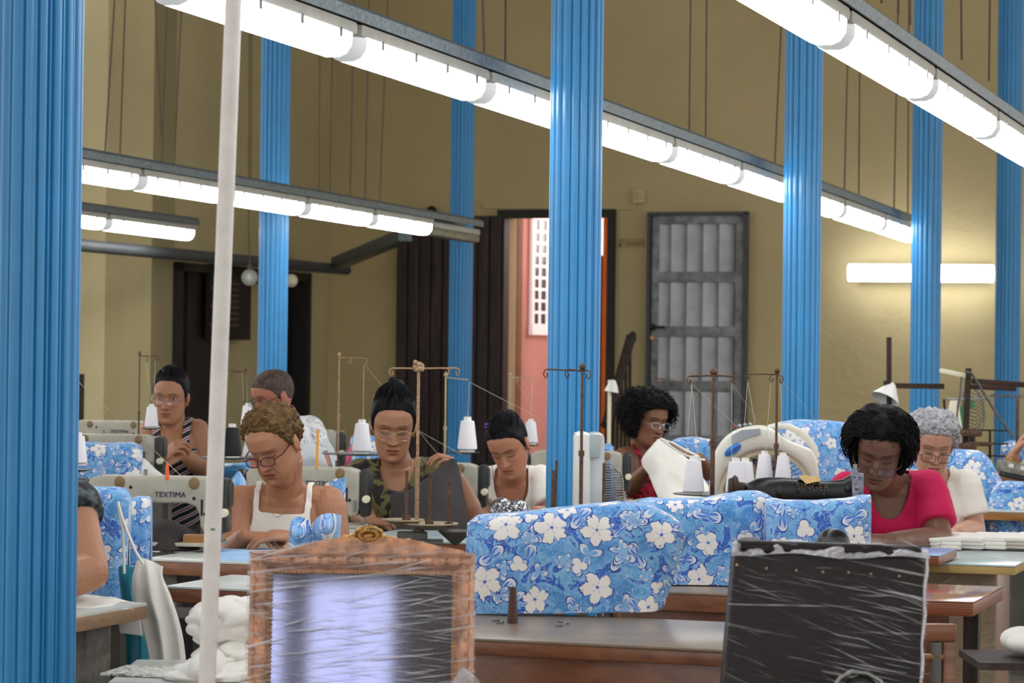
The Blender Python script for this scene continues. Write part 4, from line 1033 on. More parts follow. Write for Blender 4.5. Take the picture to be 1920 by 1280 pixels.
def p_man():
    Y = 12.2; hair = hair_mat('short_grey_brown_hair', col(62, 50, 46), col(104, 90, 84), .6)
    sp = dict(label='man with short hair in a leaf-print white shirt, seated behind the curly-haired seamstress', head=A(512, 742, Y), rot=(-52, 18, 0), s=1.03, SL=A(492, 806, Y, .0), SR=A(580, 806, Y, .12), lean=.15, bulk=1.1, skin=col(172, 112, 92), bust=0,
              face=dict(eyes='down', age=1, nose=1.2, brow=col(60, 46, 40)), voxel=.003,
              armL=dict(E=A(478, 880, Y, -.1), W=A(470, 896, Y, -.3), hand=dict(d=(.3, -1, -.2), pn=(0, 0, -1), side=1)),
              armR=dict(E=A(603, 872, Y, .02), W=A(560, 890, Y, -.25), hand=dict(d=(-.6, -1, -.1), pn=(0, 0, -1), side=-1)))
    sp['hairfn'] = lambda s: cap_hair(s, hair, off=.005, front=.060, temple=.034, side=-.012, nape=-.05)
    t = NT('leaf_print_shirt'); co = t.coord('Object'); n = t.noise(co, 26, 3, .6, 1.8); t.base(t.ramp(n, [(.52, col(226, 226, 228)), (.57, col(110, 114, 126)), (.62, col(214, 214, 218))])); t.set(Roughness=.8); pm = t.m
    def cl(s):
        garment(s, 'shirt', pm, tee(neck_z=.01, neck_w=.07), inf=.012, sleeves=.8, wr=.004)
        glasses(s, M['black'], z=-.004, y=.106, w=.026, h=.014, tilt=4, rim=.0016, rect=.7)
    sp['clothes'] = [cl]; person(sp)
def p_backleft():
    Y = 12.3; hair = hair_mat('black_hair', col(14, 13, 15), col(38, 36, 42), .35)
    sp = dict(label='person with black swept-up hair and striped dark tank top, threading at the back left', head=A(321, 743, Y, -.03), rot=(-8, 8, 2), s=1.02, SL=A(281, 808, Y, .04), SR=A(371, 806, Y, .03), lean=.12, bulk=1.12, armbulk=1.1, skin=SK['olive'],
              face=dict(eyes='open', gz=-.001, age=.6, brow=col(60, 38, 28), fat=.3, lips=.9), voxel=.0028,
              armL=dict(E=A(283, 872, Y, -.05), W=A(305, 862, Y, -.28), hand=dict(d=(.55, -.25, .6), pn=(.6, .5, -.5), side=1, curl=(45, 50, 35), thumb=20)),
              armR=dict(E=A(380, 880, Y, .0), W=A(344, 850, Y, -.26), hand=dict(d=(-.9, -.2, -.15), pn=(-.2, .4, -.9), side=1, curl=(40, 45, 30), thumb=25)))
    def ex(s, mb):
        for x, y, z, r in ((0, -.02, .108, .030), (-.012, .015, .100, .026), (.02, .01, .100, .026), (.0, -.05, .09, .035)): mb.ell(s['hl'](x, y, z), (r*1.1, r, r*.8), s['R'])
    sp['hairfn'] = lambda s: (cap_hair(s, hair, off=.008, front=.078, temple=.034, side=-.02, nape=-.06, extra=ex), comb(s, hair, 600, off=.0105, front=.078, temple=.034, side=-.02, target=(0, -.02, .12)))
    t = NT('black_white_stripe_knit'); co = t.coord('Object', rot=(0, .5, 0)); w = t.new('ShaderNodeTexWave', bands_direction='Z'); w.inputs['Scale'].default_value = 9; w.inputs['Distortion'].default_value = 2.2; w.inputs['Detail'].default_value = 1; t.l(co, w.inputs['Vector'])
    sx = t.new('ShaderNodeSeparateXYZ'); t.l(t.coord('Object'), sx.inputs[0]); 
    c = t.ramp(w.outputs['Fac'], [(.62, col(22, 24, 34)), (.66, col(226, 224, 226)), (.88, col(226, 224, 226)), (.9, col(120, 22, 34))]); t.base(c); t.set(Roughness=.8); pm = t.m
    def cl(s):
        garment(s, 'tank_top', pm, tank(neck_z=-.085, strap_in=.072, strap_out=.125, back=-.02, armz=-.08), inf=.007, wr=.002)
        glasses(s, simple('thin_copper_glasses', col(150, 90, 80), .3, .5), z=-.011, y=.108, w=.024, h=.013, tilt=8, rim=.0013, rect=.7)
        m = MB(); p = [chestpt(s, x, v, o) for x, v, o in ((-.05, .035, -.035), (-.03, -.03, -.004), (0, -.075, .004), (.03, -.03, -.004), (.05, .035, -.035))]; m.tube(p, .0018, 6); obj('necklace', m, M['brass'], s['root'])
        m = MB(); a = s['armR']; m.tube([a['W']+(a['E']-a['W'])*.25+V((math.cos(q)*.031, 0, math.sin(q)*.031)) for q in [k*PI/6 for k in range(13)]], .003, 6); obj('bracelet', m, M['brass'], s['root'])
    sp['clothes'] = [cl]; person(sp)
def p_camo():
    Y = 10.0; hair = hair_mat('black_tied_hair', col(10, 10, 12), col(30, 29, 33), .35)
    sp = dict(label='person with black bun and thin glasses in a camouflage top, holding up dark cloth', head=A(737, 797, Y, -.03), rot=(4, 16, 2), s=1.05, SL=A(678, 893, Y, .05), SR=A(815, 888, Y, .03), lean=.15, bulk=1.1, armbulk=1.1, skin=SK['olive'],
              face=dict(eyes='down', age=.8, brow=col(46, 34, 30), browt=.0018, fat=.2, nose=1.1), 
              armL=dict(E=A(676, 962, Y, -.05), W=A(694, 978, Y, -.2), hand=dict(d=(.9, -.5, -.05), pn=(0, .1, -1), side=1, curl=(25, 30, 20), thumb=20)),
              armR=dict(E=A(886, 970, Y, -.1), W=A(862, 902, Y, -.12), hand=dict(d=(-.35, -.05, .85), pn=(-.9, -.1, -.4), side=-1, curl=(50, 45, 30), thumb=30)))
    def ex(s, mb): mb.ell(s['hl'](.004, -.025, .140), (.034, .034, .026), s['R']); mb.ell(s['hl'](-.008, -.03, .150), (.022, .022, .02), s['R'])
    sp['hairfn'] = lambda s: (cap_hair(s, hair, off=.010, front=.076, temple=.036, side=-.014, nape=-.06, extra=ex, vol=lambda x, y, z: .010*sstep(.05, .1, z)), comb(s, hair, 750, off=.0135, front=.076, temple=.036, target=(0, -.03, .13), vol=lambda x, y, z: .010*sstep(.05, .1, z)))
    t = NT('camouflage_jersey'); co = t.coord('Object'); n = t.noise(co, 13, 3, .5, .8); t.base(t.ramp(n, [(.43, col(30, 26, 24)), (.45, col(104, 98, 58)), (.53, col(104, 98, 58)), (.55, col(60, 52, 36)), (.6, col(22, 20, 20))], 'LINEAR')); t.set(Roughness=.8); pm = t.m
    def cl(s):
        garment(s, 'camouflage_top', pm, tee(neck_z=-.02, neck_w=.082, p=1.3, frac=.3), inf=.010, sleeves=.34, wr=.002)
        glasses(s, simple('thin_gold_glasses', col(190, 160, 110), .3, .8), z=-.006, y=.108, w=.026, h=.0175, tilt=10, rim=.0010, rect=.85)
        # edge binding of the neckline
    sp['clothes'] = [cl]; person(sp)
def p_white_v():
    Y = 10.9; hair = hair_mat('black_sleek_hair', col(12, 11, 13), col(40, 38, 42), .3)
    sp = dict(label='person in a white V-neck with purple hair clip, bent over a sparkly grey item', head=A(953, 832, Y, -.1), rot=(-16, 34, -9), s=1.02, SL=A(903, 905, Y, .10), SR=A(1014, 902, Y, .10), lean=.3, bulk=1.1, skin=col(182, 126, 98),
              face=dict(eyes='down', age=.2, lips=1.1, nose=1.0, brow=col(40, 28, 24)), 
              armL=dict(E=A(896, 972, Y, .0), W=A(915, 978, Y, -.25), hand=dict(d=(.8, -.4, -.1), pn=(0, 0, -1), side=1)),
              armR=dict(E=A(1040, 975, Y, .0), W=A(1004, 960, Y, -.30), hand=dict(d=(-1, -.1, -.35), pn=(-.2, .2, -1), side=1, curl=(15, 20, 15), thumb=30)))
    def ex(s, mb): mb.ell(s['hl'](.01, -.09, .06), (.035, .03, .035), s['R']); mb.ell(s['hl'](0, -.05, .085), (.05, .06, .03), s['R'])
    sp['hairfn'] = lambda s: (cap_hair(s, hair, off=.007, front=.074, temple=.036, side=-.018, nape=-.06, extra=ex), comb(s, hair, 600, off=.0095, front=.074, temple=.036, target=(.01, -.09, .06)))
    def cl(s):
        garment(s, 'white_top', M['cotton'], tee(neck_z=-.10, neck_w=.075, vee=True), inf=.012, sleeves=.6, wr=.004)
        m = MB(); p = s['hl'](-.045, .02, .108)
        for k in range(5): m.ell(p+V((math.cos(k*1.26)*.010, 0, math.sin(k*1.26)*.010)), (.008, .005, .005))
        obj('hair_clip', m, M['purple'], s['root']); earring(s, 1, M['brass'], .005)
        for sg in (-1, 1):
            a = s['hl'](sg*.078, -.004, -.02); b = chestpt(s, sg*.03, -.10, .02); c = chestpt(s, .0, -.16, .055); m = MB(); m.tube([a, a+V((sg*.004, -.01, -.03)), a.lerp(b, .5)+V((sg*.012, -.03, -.02)), b, c], .0016, 6); obj('earphone_cord', m, M['black'], s['root'])
        m = MB(); a = s['armR']; m.tube([a['W']+(a['E']-a['W'])*.12+V((0, math.cos(q)*.030, math.sin(q)*.030)) for q in [k*PI/6 for k in range(13)]], .006, 6); obj('wristwatch', m, M['black'], s['root'])
    sp['clothes'] = [cl]; person(sp)
def p_curly():
    Y = 12.4; hair = hair_mat('black_frizzy_hair', col(10, 9, 10), col(34, 30, 30), .55, 'curly')
    sp = dict(label='person with big black curly hair in a red top, holding up white cloth', head=A(1216, 786, Y, -.02), rot=(34, 12, 4), s=1.0, SL=A(1169, 858, Y, .0), SR=A(1255, 850, Y, .1), lean=.12, bulk=1.05, skin=SK['brown'],
              face=dict(eyes='down', age=.4, lips=1.3, nose=1.1, brow=col(26, 18, 16)), voxel=.0028,
              armL=dict(E=A(1180, 915, Y, -.05), W=A(1214, 878, Y, -.18), hand=dict(d=(.35, -.2, .9), pn=(.9, .2, 0), side=-1, curl=(50, 50, 30), thumb=25)),
              armR=dict(E=A(1325, 885, Y, .0), W=A(1310, 858, Y, -.15), hand=dict(d=(-1, -.1, .2), pn=(-.1, -.2, -1), side=-1, curl=(35, 40, 25), thumb=25)))
    vol = lambda x, y, z: .008+.024*sstep(.02, -.09, y)+.014*np.abs(x)/.07
    def hr(s):
        cap_hair(s, hair, off=.010, noise_amp=.016, noise_sc=45, blobs=520, blobr=.010, front=.070, temple=.026, side=-.06, nape=-.09, cover_ear=True, vol=vol, seed=9, voxel=.0035)
        strands(s, hair, 700, (.05, .10), .0022, .008, .009, 1.7, front=.066, vol=vol, out=.25, seed=4, nape=-.07)
        curls(s, hair, 300, (.015, .035), .0012, .007, vol=vol, off=.018, nape=-.09, front=.06, name='flyaway_hair')
    sp['hairfn'] = hr
    t = NT('red_lace_top'); co = t.coord('Object'); n = t.noise(co, 55, 2); t.base(t.ramp(n, [(.42, col(54, 6, 16)), (.52, col(196, 12, 52))])); t.set(Roughness=.7); pm = t.m
    def cl(s):
        garment(s, 'red_top', pm, tank(neck_z=-.10, strap_in=.070, strap_out=.10, back=-.02, armz=-.09), inf=.006, wr=.002)
        glasses(s, simple('thin_silver_glasses', col(210, 210, 200), .25, .8), z=-.008, y=.108, w=.0235, h=.0155, tilt=8, rim=.0012, rect=.9); earring(s, -1, M['brass'], .006)
    sp['clothes'] = [cl]; person(sp)
def p_pink():
    Y = 8.9; hair = hair_mat('black_wavy_hair', col(9, 8, 9), col(26, 24, 25), .55, 'curly')
    sp = dict(label='person in a magenta T-shirt with black wavy hair and reading glasses, bent over', head=A(1650, 836, Y, -.1), rot=(-14, 32, 8), s=1.05, SL=A(1590, 922, Y, .12), SR=A(1738, 918, Y, .10), lean=.3, bulk=1.12, skin=SK['dark'],
              face=dict(eyes='down', age=.6, lips=1.2, nose=1.15, brow=col(22, 16, 14)),
              armL=dict(E=A(1598, 1000, Y, .0), W=A(1625, 1012, Y, -.2), hand=dict(d=(.8, -.5, -.15), pn=(0, 0, -1), side=1)),
              armR=dict(E=A(1764, 1014, Y, -.02), W=A(1668, 1013, Y, -.25), hand=dict(d=(-1, -.1, .0), pn=(0, .1, -1), side=1, curl=(15, 25, 20))))
    vol = lambda x, y, z: .001+.004*np.abs(x)/.07+.006*sstep(.02, -.08, y)
    def ex(s, mb):
        for sg in (-1, 1): mb.tube([s['hl'](sg*.064, -.02, .05), s['hl'](sg*.072, -.02, .0), s['hl'](sg*.076, -.02, -.05), s['hl'](sg*.072, -.02, -.10)], [.026, .028, .026, .015], 14, round_ends=True)
        mb.tube([s['hl'](-.05, -.09, 0), s['hl'](0, -.10, -.03), s['hl'](.05, -.09, 0)], .04, 14, round_ends=True)
    def hr(s):
        cap_hair(s, hair, off=.010, noise_amp=.010, noise_sc=30, blobs=0, front=.074, temple=.022, side=-.05, nape=-.1, cover_ear=True, vol=vol, extra=ex, seed=2, voxel=.0032)
        strands(s, hair, 1500, (.08, .15), .0022, .006, .006, .9, front=.072, vol=vol, out=.05, seed=8, nape=-.08)
        curls(s, hair, 160, (.02, .035), .0007, .004, vol=vol, off=.004, nape=-.0, front=.06, seed=8, name='flyaway_hair')
    sp['hairfn'] = hr
    mg = simple('magenta_jersey', col(196, 0, 78), .8, var=.05)
    def cl(s):
        garment(s, 'magenta_tshirt', mg, tee(neck_z=-.03, neck_w=.082, p=1.3), inf=.010, sleeves=.68, wr=.005)
        glasses(s, simple('brown_glasses', col(60, 40, 34), .3), z=-.018, y=.116, w=.0265, h=.0145, tilt=14, rim=.0017, rect=.65)
    sp['clothes'] = [cl]; person(sp)
def p_grey():
    Y = 10.5; hair = hair_mat('grey_curly_hair', col(120, 120, 124), col(206, 206, 212), .55, 'curly')
    sp = dict(label='person with short curly grey hair in a white pocket shirt, seated at the right', head=A(1748, 830, Y, -.05), rot=(2, 22, 3), s=1.03, SL=A(1697, 912, Y, .08), SR=A(1808, 912, Y, .05), lean=.2, bulk=1.12, skin=SK['light'],
              face=dict(eyes='down', age=.9, fat=.3, brow=col(70, 50, 44), browt=.0022), 
              armL=dict(E=A(1690, 985, Y, .0), W=A(1720, 992, Y, -.2), hand=dict(d=(.7, -.5, -.1), pn=(0, 0, -1), side=1)),
              armR=dict(E=A(1828, 995, Y, .02), W=A(1794, 998, Y, -.25), hand=dict(d=(-.9, -.2, .0), pn=(0, .1, -1), side=1)))
    def hr(s): cap_hair(s, hair, off=.013, noise_amp=.009, noise_sc=50, blobs=560, blobr=.0085, front=.066, temple=.028, side=-.02, nape=-.06, seed=15, cover_ear=False, vol=lambda x, y, z: .002+.010*np.abs(x)/.07)
    sp['hairfn'] = hr
    def cl(s):
        garment(s, 'white_shirt', M['cotton'], tee(neck_z=-.03, neck_w=.072, vee=True), inf=.012, sleeves=.66, wr=.004)
        glasses(s, M['black'], z=-.016, y=.114, w=.027, h=.0155, tilt=12, rim=.0014, rect=.6)
        m = MB(); c = chestpt(s, .075, -.13, .055); m.box(c, (.085, .004, .03), Matrix((s['lat'], -s['fr'], s['up'])).transposed(), bev=.001); pk = obj('pocket_flap', m, M['cotton'], s['root'])
        m = MB(); m.ell(c-V((0, .006, .006)), .006); obj('button', m, M['black'], pk)
    sp['clothes'] = [cl]; person(sp)
def p_arm():
    """person mostly hidden by the nearest column: bare arm"""
    Y = 6.55
    sp = dict(label='person mostly hidden behind the nearest column, bare elbow on table', head=A(70, 820, Y), rot=(-20, 20, 0), s=1.0, SL=A(-50, 930, Y, .05), SR=A(132, 950, Y, .0), lean=.15, bulk=1.15, armbulk=1.22, skin=SK['tan'], face=dict(eyes='down'), voxel=.003,
              armL=dict(E=A(-60, 1080, Y), W=A(-20, 1120, Y, -.2), hand=dict(d=(.8, -.4, 0), pn=(0, 0, -1), side=1)),
              armR=dict(E=A(168, 1072, Y, -.12), W=A(40, 1106, Y, -.25), hand=dict(d=(-1, -.2, 0), pn=(0, 0, -1), side=1)))
    sp['hairfn'] = lambda s: cap_hair(s, hair_mat('dark_hair', col(14, 12, 12), col(40, 34, 30)), off=.01)
    t = NT('dark_patterned_cloth'); co = t.coord('Object'); t.base(t.ramp(t.noise(co, 50, 2), [(.45, col(26, 28, 30)), (.6, col(80, 92, 96))])); t.set(Roughness=.8); pm = t.m
    sp['clothes'] = [lambda s: garment(s, 'dark_top', pm, tee(neck_z=-.06, neck_w=.09), inf=.012, sleeves=.2, wr=.004)]; person(sp)
def p_righthand():
    Y = 12.6
    sp = dict(label='person cut off by the right edge, raised forearm with a gold wristwatch', head=A(1985, 800, Y), rot=(-20, 10, 0), s=1.0, SL=A(1948, 880, Y, .05), SR=A(2060, 880, Y, .0), lean=.1, bulk=1.1, skin=SK['fair'], face=dict(eyes='down'), voxel=.003,
              armL=dict(E=A(1880, 905, Y, .0), W=A(1903, 850, Y, -.12), hand=dict(d=(.45, -.1, .9), pn=(.8, -.2, -.3), side=-1, curl=(50, 50, 35), s=1.0)),
              armR=dict(E=A(2085, 960, Y, .0), W=A(2040, 950, Y, -.2), hand=dict(d=(-1, -.2, 0), pn=(0, 0, -1), side=1)))
    sp['hairfn'] = lambda s: cap_hair(s, hair_mat('dark_brown_hair', col(20, 16, 14), col(46, 36, 30)), off=.01)
    def cl(s):
        garment(s, 'beige_top', simple('beige_jersey', col(206, 196, 176), .8), tee(neck_z=-.06, neck_w=.09), inf=.012, sleeves=.3, wr=.004)
        a = s['armL']; d = (a['E']-a['W']).normalized(); u = d.orthogonal().normalized(); w = d.cross(u); m = MB(); c = a['W']+d*.035
        m.tube([c+(u*math.cos(q)+w*math.sin(q))*.031 for q in [k*PI/8 for k in range(17)]], .006, 6); m.box(c+V((-.005, -.03, 0)), (.028, .008, .028), bev=.003); obj('wristwatch', m, M['brass'], s['root'])
    sp['clothes'] = [cl]; person(sp)
NZ = lambda x, y, z: noise.noise(V((x, y, z)))
RT = Matrix((VD, UD, ZD)).transposed()      # frame of the tables
def S(Y): return Y/F                         # metres per pixel
def cover(name, label, prof, pyb, Y, D, mat, amp=.012, seed=0, cat='machine cover', group=None, tilt=0.0, sq=.45, K=110, Nc=70, skew=0.0, pyb2=None, lip=0.0, support=None, taper=0.0, fold=0.0):
    """cloth cover pulled over a machine; prof = pixel outline of its top"""
    x0, x1 = prof[0][0], prof[-1][0]; xs = np.linspace(x0, x1, K); ty = np.interp(xs, [p[0] for p in prof], [p[1] for p in prof])
    ty = np.convolve(np.pad(ty, 3, 'edge'), np.ones(7)/7, 'valid'); by = np.interp(xs, [x0, x1], [pyb, pyb if pyb2 is None else pyb2])
    vs = []; uv = []; L0 = 0
    for i in range(K):
        u = i/(K-1); e = max(.06, 1-abs(2*u-1)**9)**.5; T = at(xs[i], ty[i], Y); B = at(xs[i], by[i], Y); h = T.z-B.z
        arc = 0; last = None
        for j in range(Nc):
            ph = PI*j/(Nc-1); c, s = math.cos(ph), math.sin(ph)
            y = -D/2*e*math.copysign(abs(c)**sq, c); zf = abs(s)**sq; z = B.z+h*zf
            low = (1-zf)
            x = T.x+(xs[i]-x0)*0
            f = NZ(x*7+seed, z*3.2, seed)+.5*NZ(x*16, z*6+seed, 2.2+y*3); rp = math.sin(x*34+5*NZ(x*2, seed, z*1.5))*.5
            d = amp*(f*1.6+rp*(.25+low*.9))
            edge = .5+abs(2*u-1)**6*.9
            yy = T.y+D/2+y*(1+.10*low)+(-d if c > 0 else d)*edge+skew*(x-at(x0, 600, Y).x); xx = x+d*.5*(2*u-1)*1.2-taper*low**.7*max(0, u-.55)/.45; yy += fold*math.sin(x*52+z*30+2.5*NZ(x*5, z*5, seed))*max(0, u-.45)*(1 if c > 0 else 0); zz = z+.25*d*(1 if .1 < zf else 0)+lip*low*NZ(x*6, seed, 1)
            p = V((xx, yy, zz)); arc += (p-last).length if last else 0; last = p; vs.append(p); uv.append((xx+seed*.37, arc))
    m = MB(); fs = [(i*Nc+j, i*Nc+j+1, (i+1)*Nc+j+1, (i+1)*Nc+j) for i in range(K-1) for j in range(Nc-1)]
    # end panels
    for e_, fl in ((0, 1), (K-1, 0)):
        o = len(vs); cpt = sum((vs[e_*Nc+j] for j in range(Nc)), V())/Nc; vs.append(cpt); uv.append((cpt.x+seed*.37+.05, cpt.z))
        fs += [(o, e_*Nc+j, e_*Nc+j+1) if fl else (o, e_*Nc+j+1, e_*Nc+j) for j in range(Nc-1)]
    m.add(vs, fs); o = obj(name, m, mat, ang=80); uvset(o, uv); tag(o, label, cat, group)
    if support:
        a, b = at(x0, pyb, Y), at(x1, pyb, Y); zt = min(a.z, b.z)-.002; t = thing('sewing_table', support, 'table', ((a.x+b.x)/2, Y+D/2, 0)); lx = b.x-a.x
        m = MB(); m.box(((a.x+b.x)/2, Y+D/2, zt-.015), (lx*1.02, D*1.1, .03)); obj('tabletop', m, M['woodtop'], t)
        for f in (.2, .8): m = MB(); m.box((a.x+lx*f, Y+D/2, (zt-.03)/2), (.04, D*.8, zt-.032)); obj('leg', m, M['greypost'], t)
    return o
def sheet(name, rows, mat, nu=40, nv=40, amp=.01, fr=12, seed=0, thick=.003, parent=None, uvscale=1.0, dirv=None, wave=None):
    """cloth through rows of (px, py, Y) points"""
    R = [[at(*p) for p in r] for r in rows]
    def lerp(a, t):
        k = t*(len(a)-1); i = min(int(k), len(a)-2); f = k-i
        p0 = a[max(i-1, 0)]; p1 = a[i]; p2 = a[i+1]; p3 = a[min(i+2, len(a)-1)]
        return .5*((2*p1)+(p2-p0)*f+(2*p0-5*p1+4*p2-p3)*f*f+(3*p1-p0-3*p2+p3)*f**3)
    vs = []; uv = []
    cols = [[lerp(r, i/(nu-1)) for i in range(nu)] for r in R]
    for j in range(nv):
        for i in range(nu):
            p = lerp([c[i] for c in cols], j/(nv-1)); d = dirv or V((0, -1, 0))
            n = NZ(p.x*fr+seed, p.y*fr, p.z*fr*.6)+.5*NZ(p.x*fr*2.3, p.z*fr*2+seed, 4)
            w = wave(i/(nu-1), j/(nv-1)) if wave else 0
            vs.append(p+d*(amp*n+w)); uv.append((p.x*uvscale+seed, (p.z-p.y)*uvscale))
    m = MB(); m.add(vs, [(j*nu+i, j*nu+i+1, (j+1)*nu+i+1, (j+1)*nu+i) for j in range(nv-1) for i in range(nu-1)])
    o = obj(name, m, mat, parent, ang=80); uvset(o, uv); s = o.modifiers.new('thickness', 'SOLIDIFY'); s.thickness = thick; return o
def slab(mb, P, lx, ly, z, th, mi=0, bev=.004):
    """board with corner P, lx along the table direction, ly away from the camera; top at z"""
    c = V((P.x, P.y, 0))+VD*lx/2+UD*ly/2+ZD*(z-th/2); mb.box(c, (abs(lx), abs(ly), th), RT, mi, bev)
def table(label, pf, px1, D, z=.78, th=.04, top='formica', edge='wood', legs=True, group=None, panel=None, cat='table', name='sewing_table'):
    """front left corner at pixel pf, front edge running to pixel column px1"""
    P = atz(pf[0], pf[1], z); Q = P; d = ray(px1, pf[1]); k = ((P-CAM).cross(VD)).z/(d.cross(VD)).z; L = ((CAM+d*k)-P).dot(VD)
    t = thing(name, label, cat, V((P.x, P.y, 0)), 0, group)
    m = MB(); slab(m, P, L, D, z, .006, bev=.001); obj('tabletop', m, M[top], t)
    m = MB(); slab(m, P, L, D, z-.0065, th-.006); obj('edge_board', m, M[edge], t)
    if panel:
        m = MB(); slab(m, P+VD*.04+UD*.03, L-.08, .02, z-th, panel); obj('front_panel', m, M['wood'], t)
    if legs:
        for a in (.06, L-.10):
            for b in (.05, D-.09):
                m = MB(); c = V((P.x, P.y, 0))+VD*(a+.02)+UD*(b+.02)+ZD*((z-th)/2+.003); m.box(c, (.04, .04, z-th-.006), RT, bev=.004); obj('leg', m, M['greypost'], t)
    return t, P, L
MACH = []
def machine_proto():
    t = thing('sewing_machine', 'proto', 'sewing machine', (0, 0, 0))
    o = [(-.20, .012), (-.205, .06), (-.205, .19), (-.19, .208), (-.165, .215), (.165, .215), (.195, .206), (.205, .19), (.205, .07), (.196, .045), (.168, .04), (.155, .06), (.150, .10), (.138, .122), (.11, .132), (-.02, .130), (-.055, .118), (-.068, .095), (-.07, .012)]
    bm = bmesh.new(); fr = [bm.verts.new((x, -.048, z)) for x, z in o]; f = bm.faces.new(fr); ex = bmesh.ops.extrude_face_region(bm, geom=[f])
    bmesh.ops.translate(bm, verts=[v for v in ex['geom'] if isinstance(v, bmesh.types.BMVert)], vec=(0, .096, 0)); bmesh.ops.recalc_face_normals(bm, faces=bm.faces[:])
    ed = [e for e in bm.edges if abs(e.verts[0].co.y-e.verts[1].co.y) < 1e-5]; bmesh.ops.bevel(bm, geom=ed, offset=.012, segments=3, affect='EDGES', profile=.6)
    m = MB(); bm.verts.index_update(); m.add([v.co.copy() for v in bm.verts], [[v.index for v in f.verts] for f in bm.faces]); bm.free()
    m.box((0, 0, .006), (.44, .17, .012), bev=.004); obj('body', m, M['machine'], t, local=True, ang=50)
    m = MB(); m.lathe([(.02, 0), (.052, .004), (.056, .012), (.056, .03), (.048, .038), (.02, .04)], (-.247, 0, .150), V((1, 0, 0)), 24); obj('handwheel', m, M['machine_dark'], t, local=True)
    m = MB(); m.box((.222, 0, .125), (.034, .10, .17), bev=.014); m.box((.232, .0, .16), (.03, .07, .08), bev=.012); obj('face_plate', m, M['machine_dark'], t, local=True)
    m = MB(); m.tube([(.232, -.05, .105), (.232, -.078, .105)], .0135, 16); m.tube([(.232, -.075, .105), (.232, -.088, .105)], .010, 16); obj('tension_knob', m, M['cream'], t, local=True)
    m = MB(); m.tube([(.215, 0, .05), (.215, 0, .014)], .004, 8); m.box((.215, 0, .018), (.02, .03, .006)); m.tube([(.19, -.052, .06), (.19, -.056, .10)], .004, 8); obj('needle_bar', m, M['steel'], t, local=True)
    bs = simple('bronze_stain', col(130, 108, 70), .6)
    for x in (-.10, .135): m = MB(); m.ell((x, -.049, .195), (.017, .006, .019)); obj('oil_cap', m, bs, t, local=True)
    for x, z in ((-.065, .180), (.135, .148), (.17, .10)): m = MB(); m.ell((x, -.049, z), (.0055, .003, .0055)); obj('bolt', m, M['black'], t, local=True)
    m = MB(); m.box((.16, -.049, .12), (.006, .004, .05)); obj('slot', m, M['black'], t, local=True)
    tm = text_mb('TEXTIMA', .024, (.06, -.0495, .158), (1, 0, 0), (0, 0, 1), .0012); obj('lettering', tm, M['navytext'], t, local=True)
    m = MB(); m.tube([(-.03, 0, .21), (-.03, 0, .235)], .006, 8); obj('spool_pin', m, M['steel'], t, local=True)
    return t
def place_machine(xr, ytop, Y, label, first=[None], sc=1.0, rz=-.08, base=None):
    """right end of the face plate at pixel column xr, top at pixel row ytop"""
    if first[0] is None: first[0] = machine_proto(); r = first[0]; new = False
    else: new = True
    T = at(xr, ytop, Y); loc = V((T.x-.24*sc, T.y, T.z-.215*sc))
    if not new:
        r.location = loc; r.rotation_euler = (0, 0, rz); r['label'] = label; r['group'] = 'grey industrial sewing machines'; ROOTM[r.name] = Matrix.Translation(loc)@Matrix.Rotation(rz, 4, 'Z'); return r, loc
    r = dup(first[0], loc, rz, label, 'grey industrial sewing machines', sc); return r, loc
def cone_proto(mat, key):
    t = thing('thread_cone', 'proto', 'thread cone', (0, 0, 0))
    m = MB(); m.lathe([(.010, 0), (.038, .002), (.0415, .006), (.041, .02), (.029, .118), (.027, .124), (.012, .126)], (0, 0, .008), n=28); obj('thread', m, mat, t, local=True)
    m = MB(); m.lathe([(.032, 0), (.032, .008), (.015, .01), (.015, .12), (.017, .122), (.016, .148), (.010, .149), (.009, .14)], (0, 0, 0), n=20); obj('cone_core', m, M['white'], t, local=True)
    return t
CONES = {}
def cone(px, pyt, pyb, Y, label, black=False, group=None):
    k = 'b' if black else 'w'; P = at(px, pyb, Y); h = (pyb-pyt)*S(Y); sc = h/.149
    if k not in CONES:
        t = cone_proto(M['threadb'] if black else M['thread'], k); CONES[k] = t; t.location = P; t.scale = (sc,)*3; t['label'] = label
        ROOTM[t.name] = Matrix.Translation(P)@Matrix.Scale(sc, 4); r = t
    else: r = dup(CONES[k], P, random.uniform(0, 3), label, None, sc)
    if group: r['group'] = group
    return P
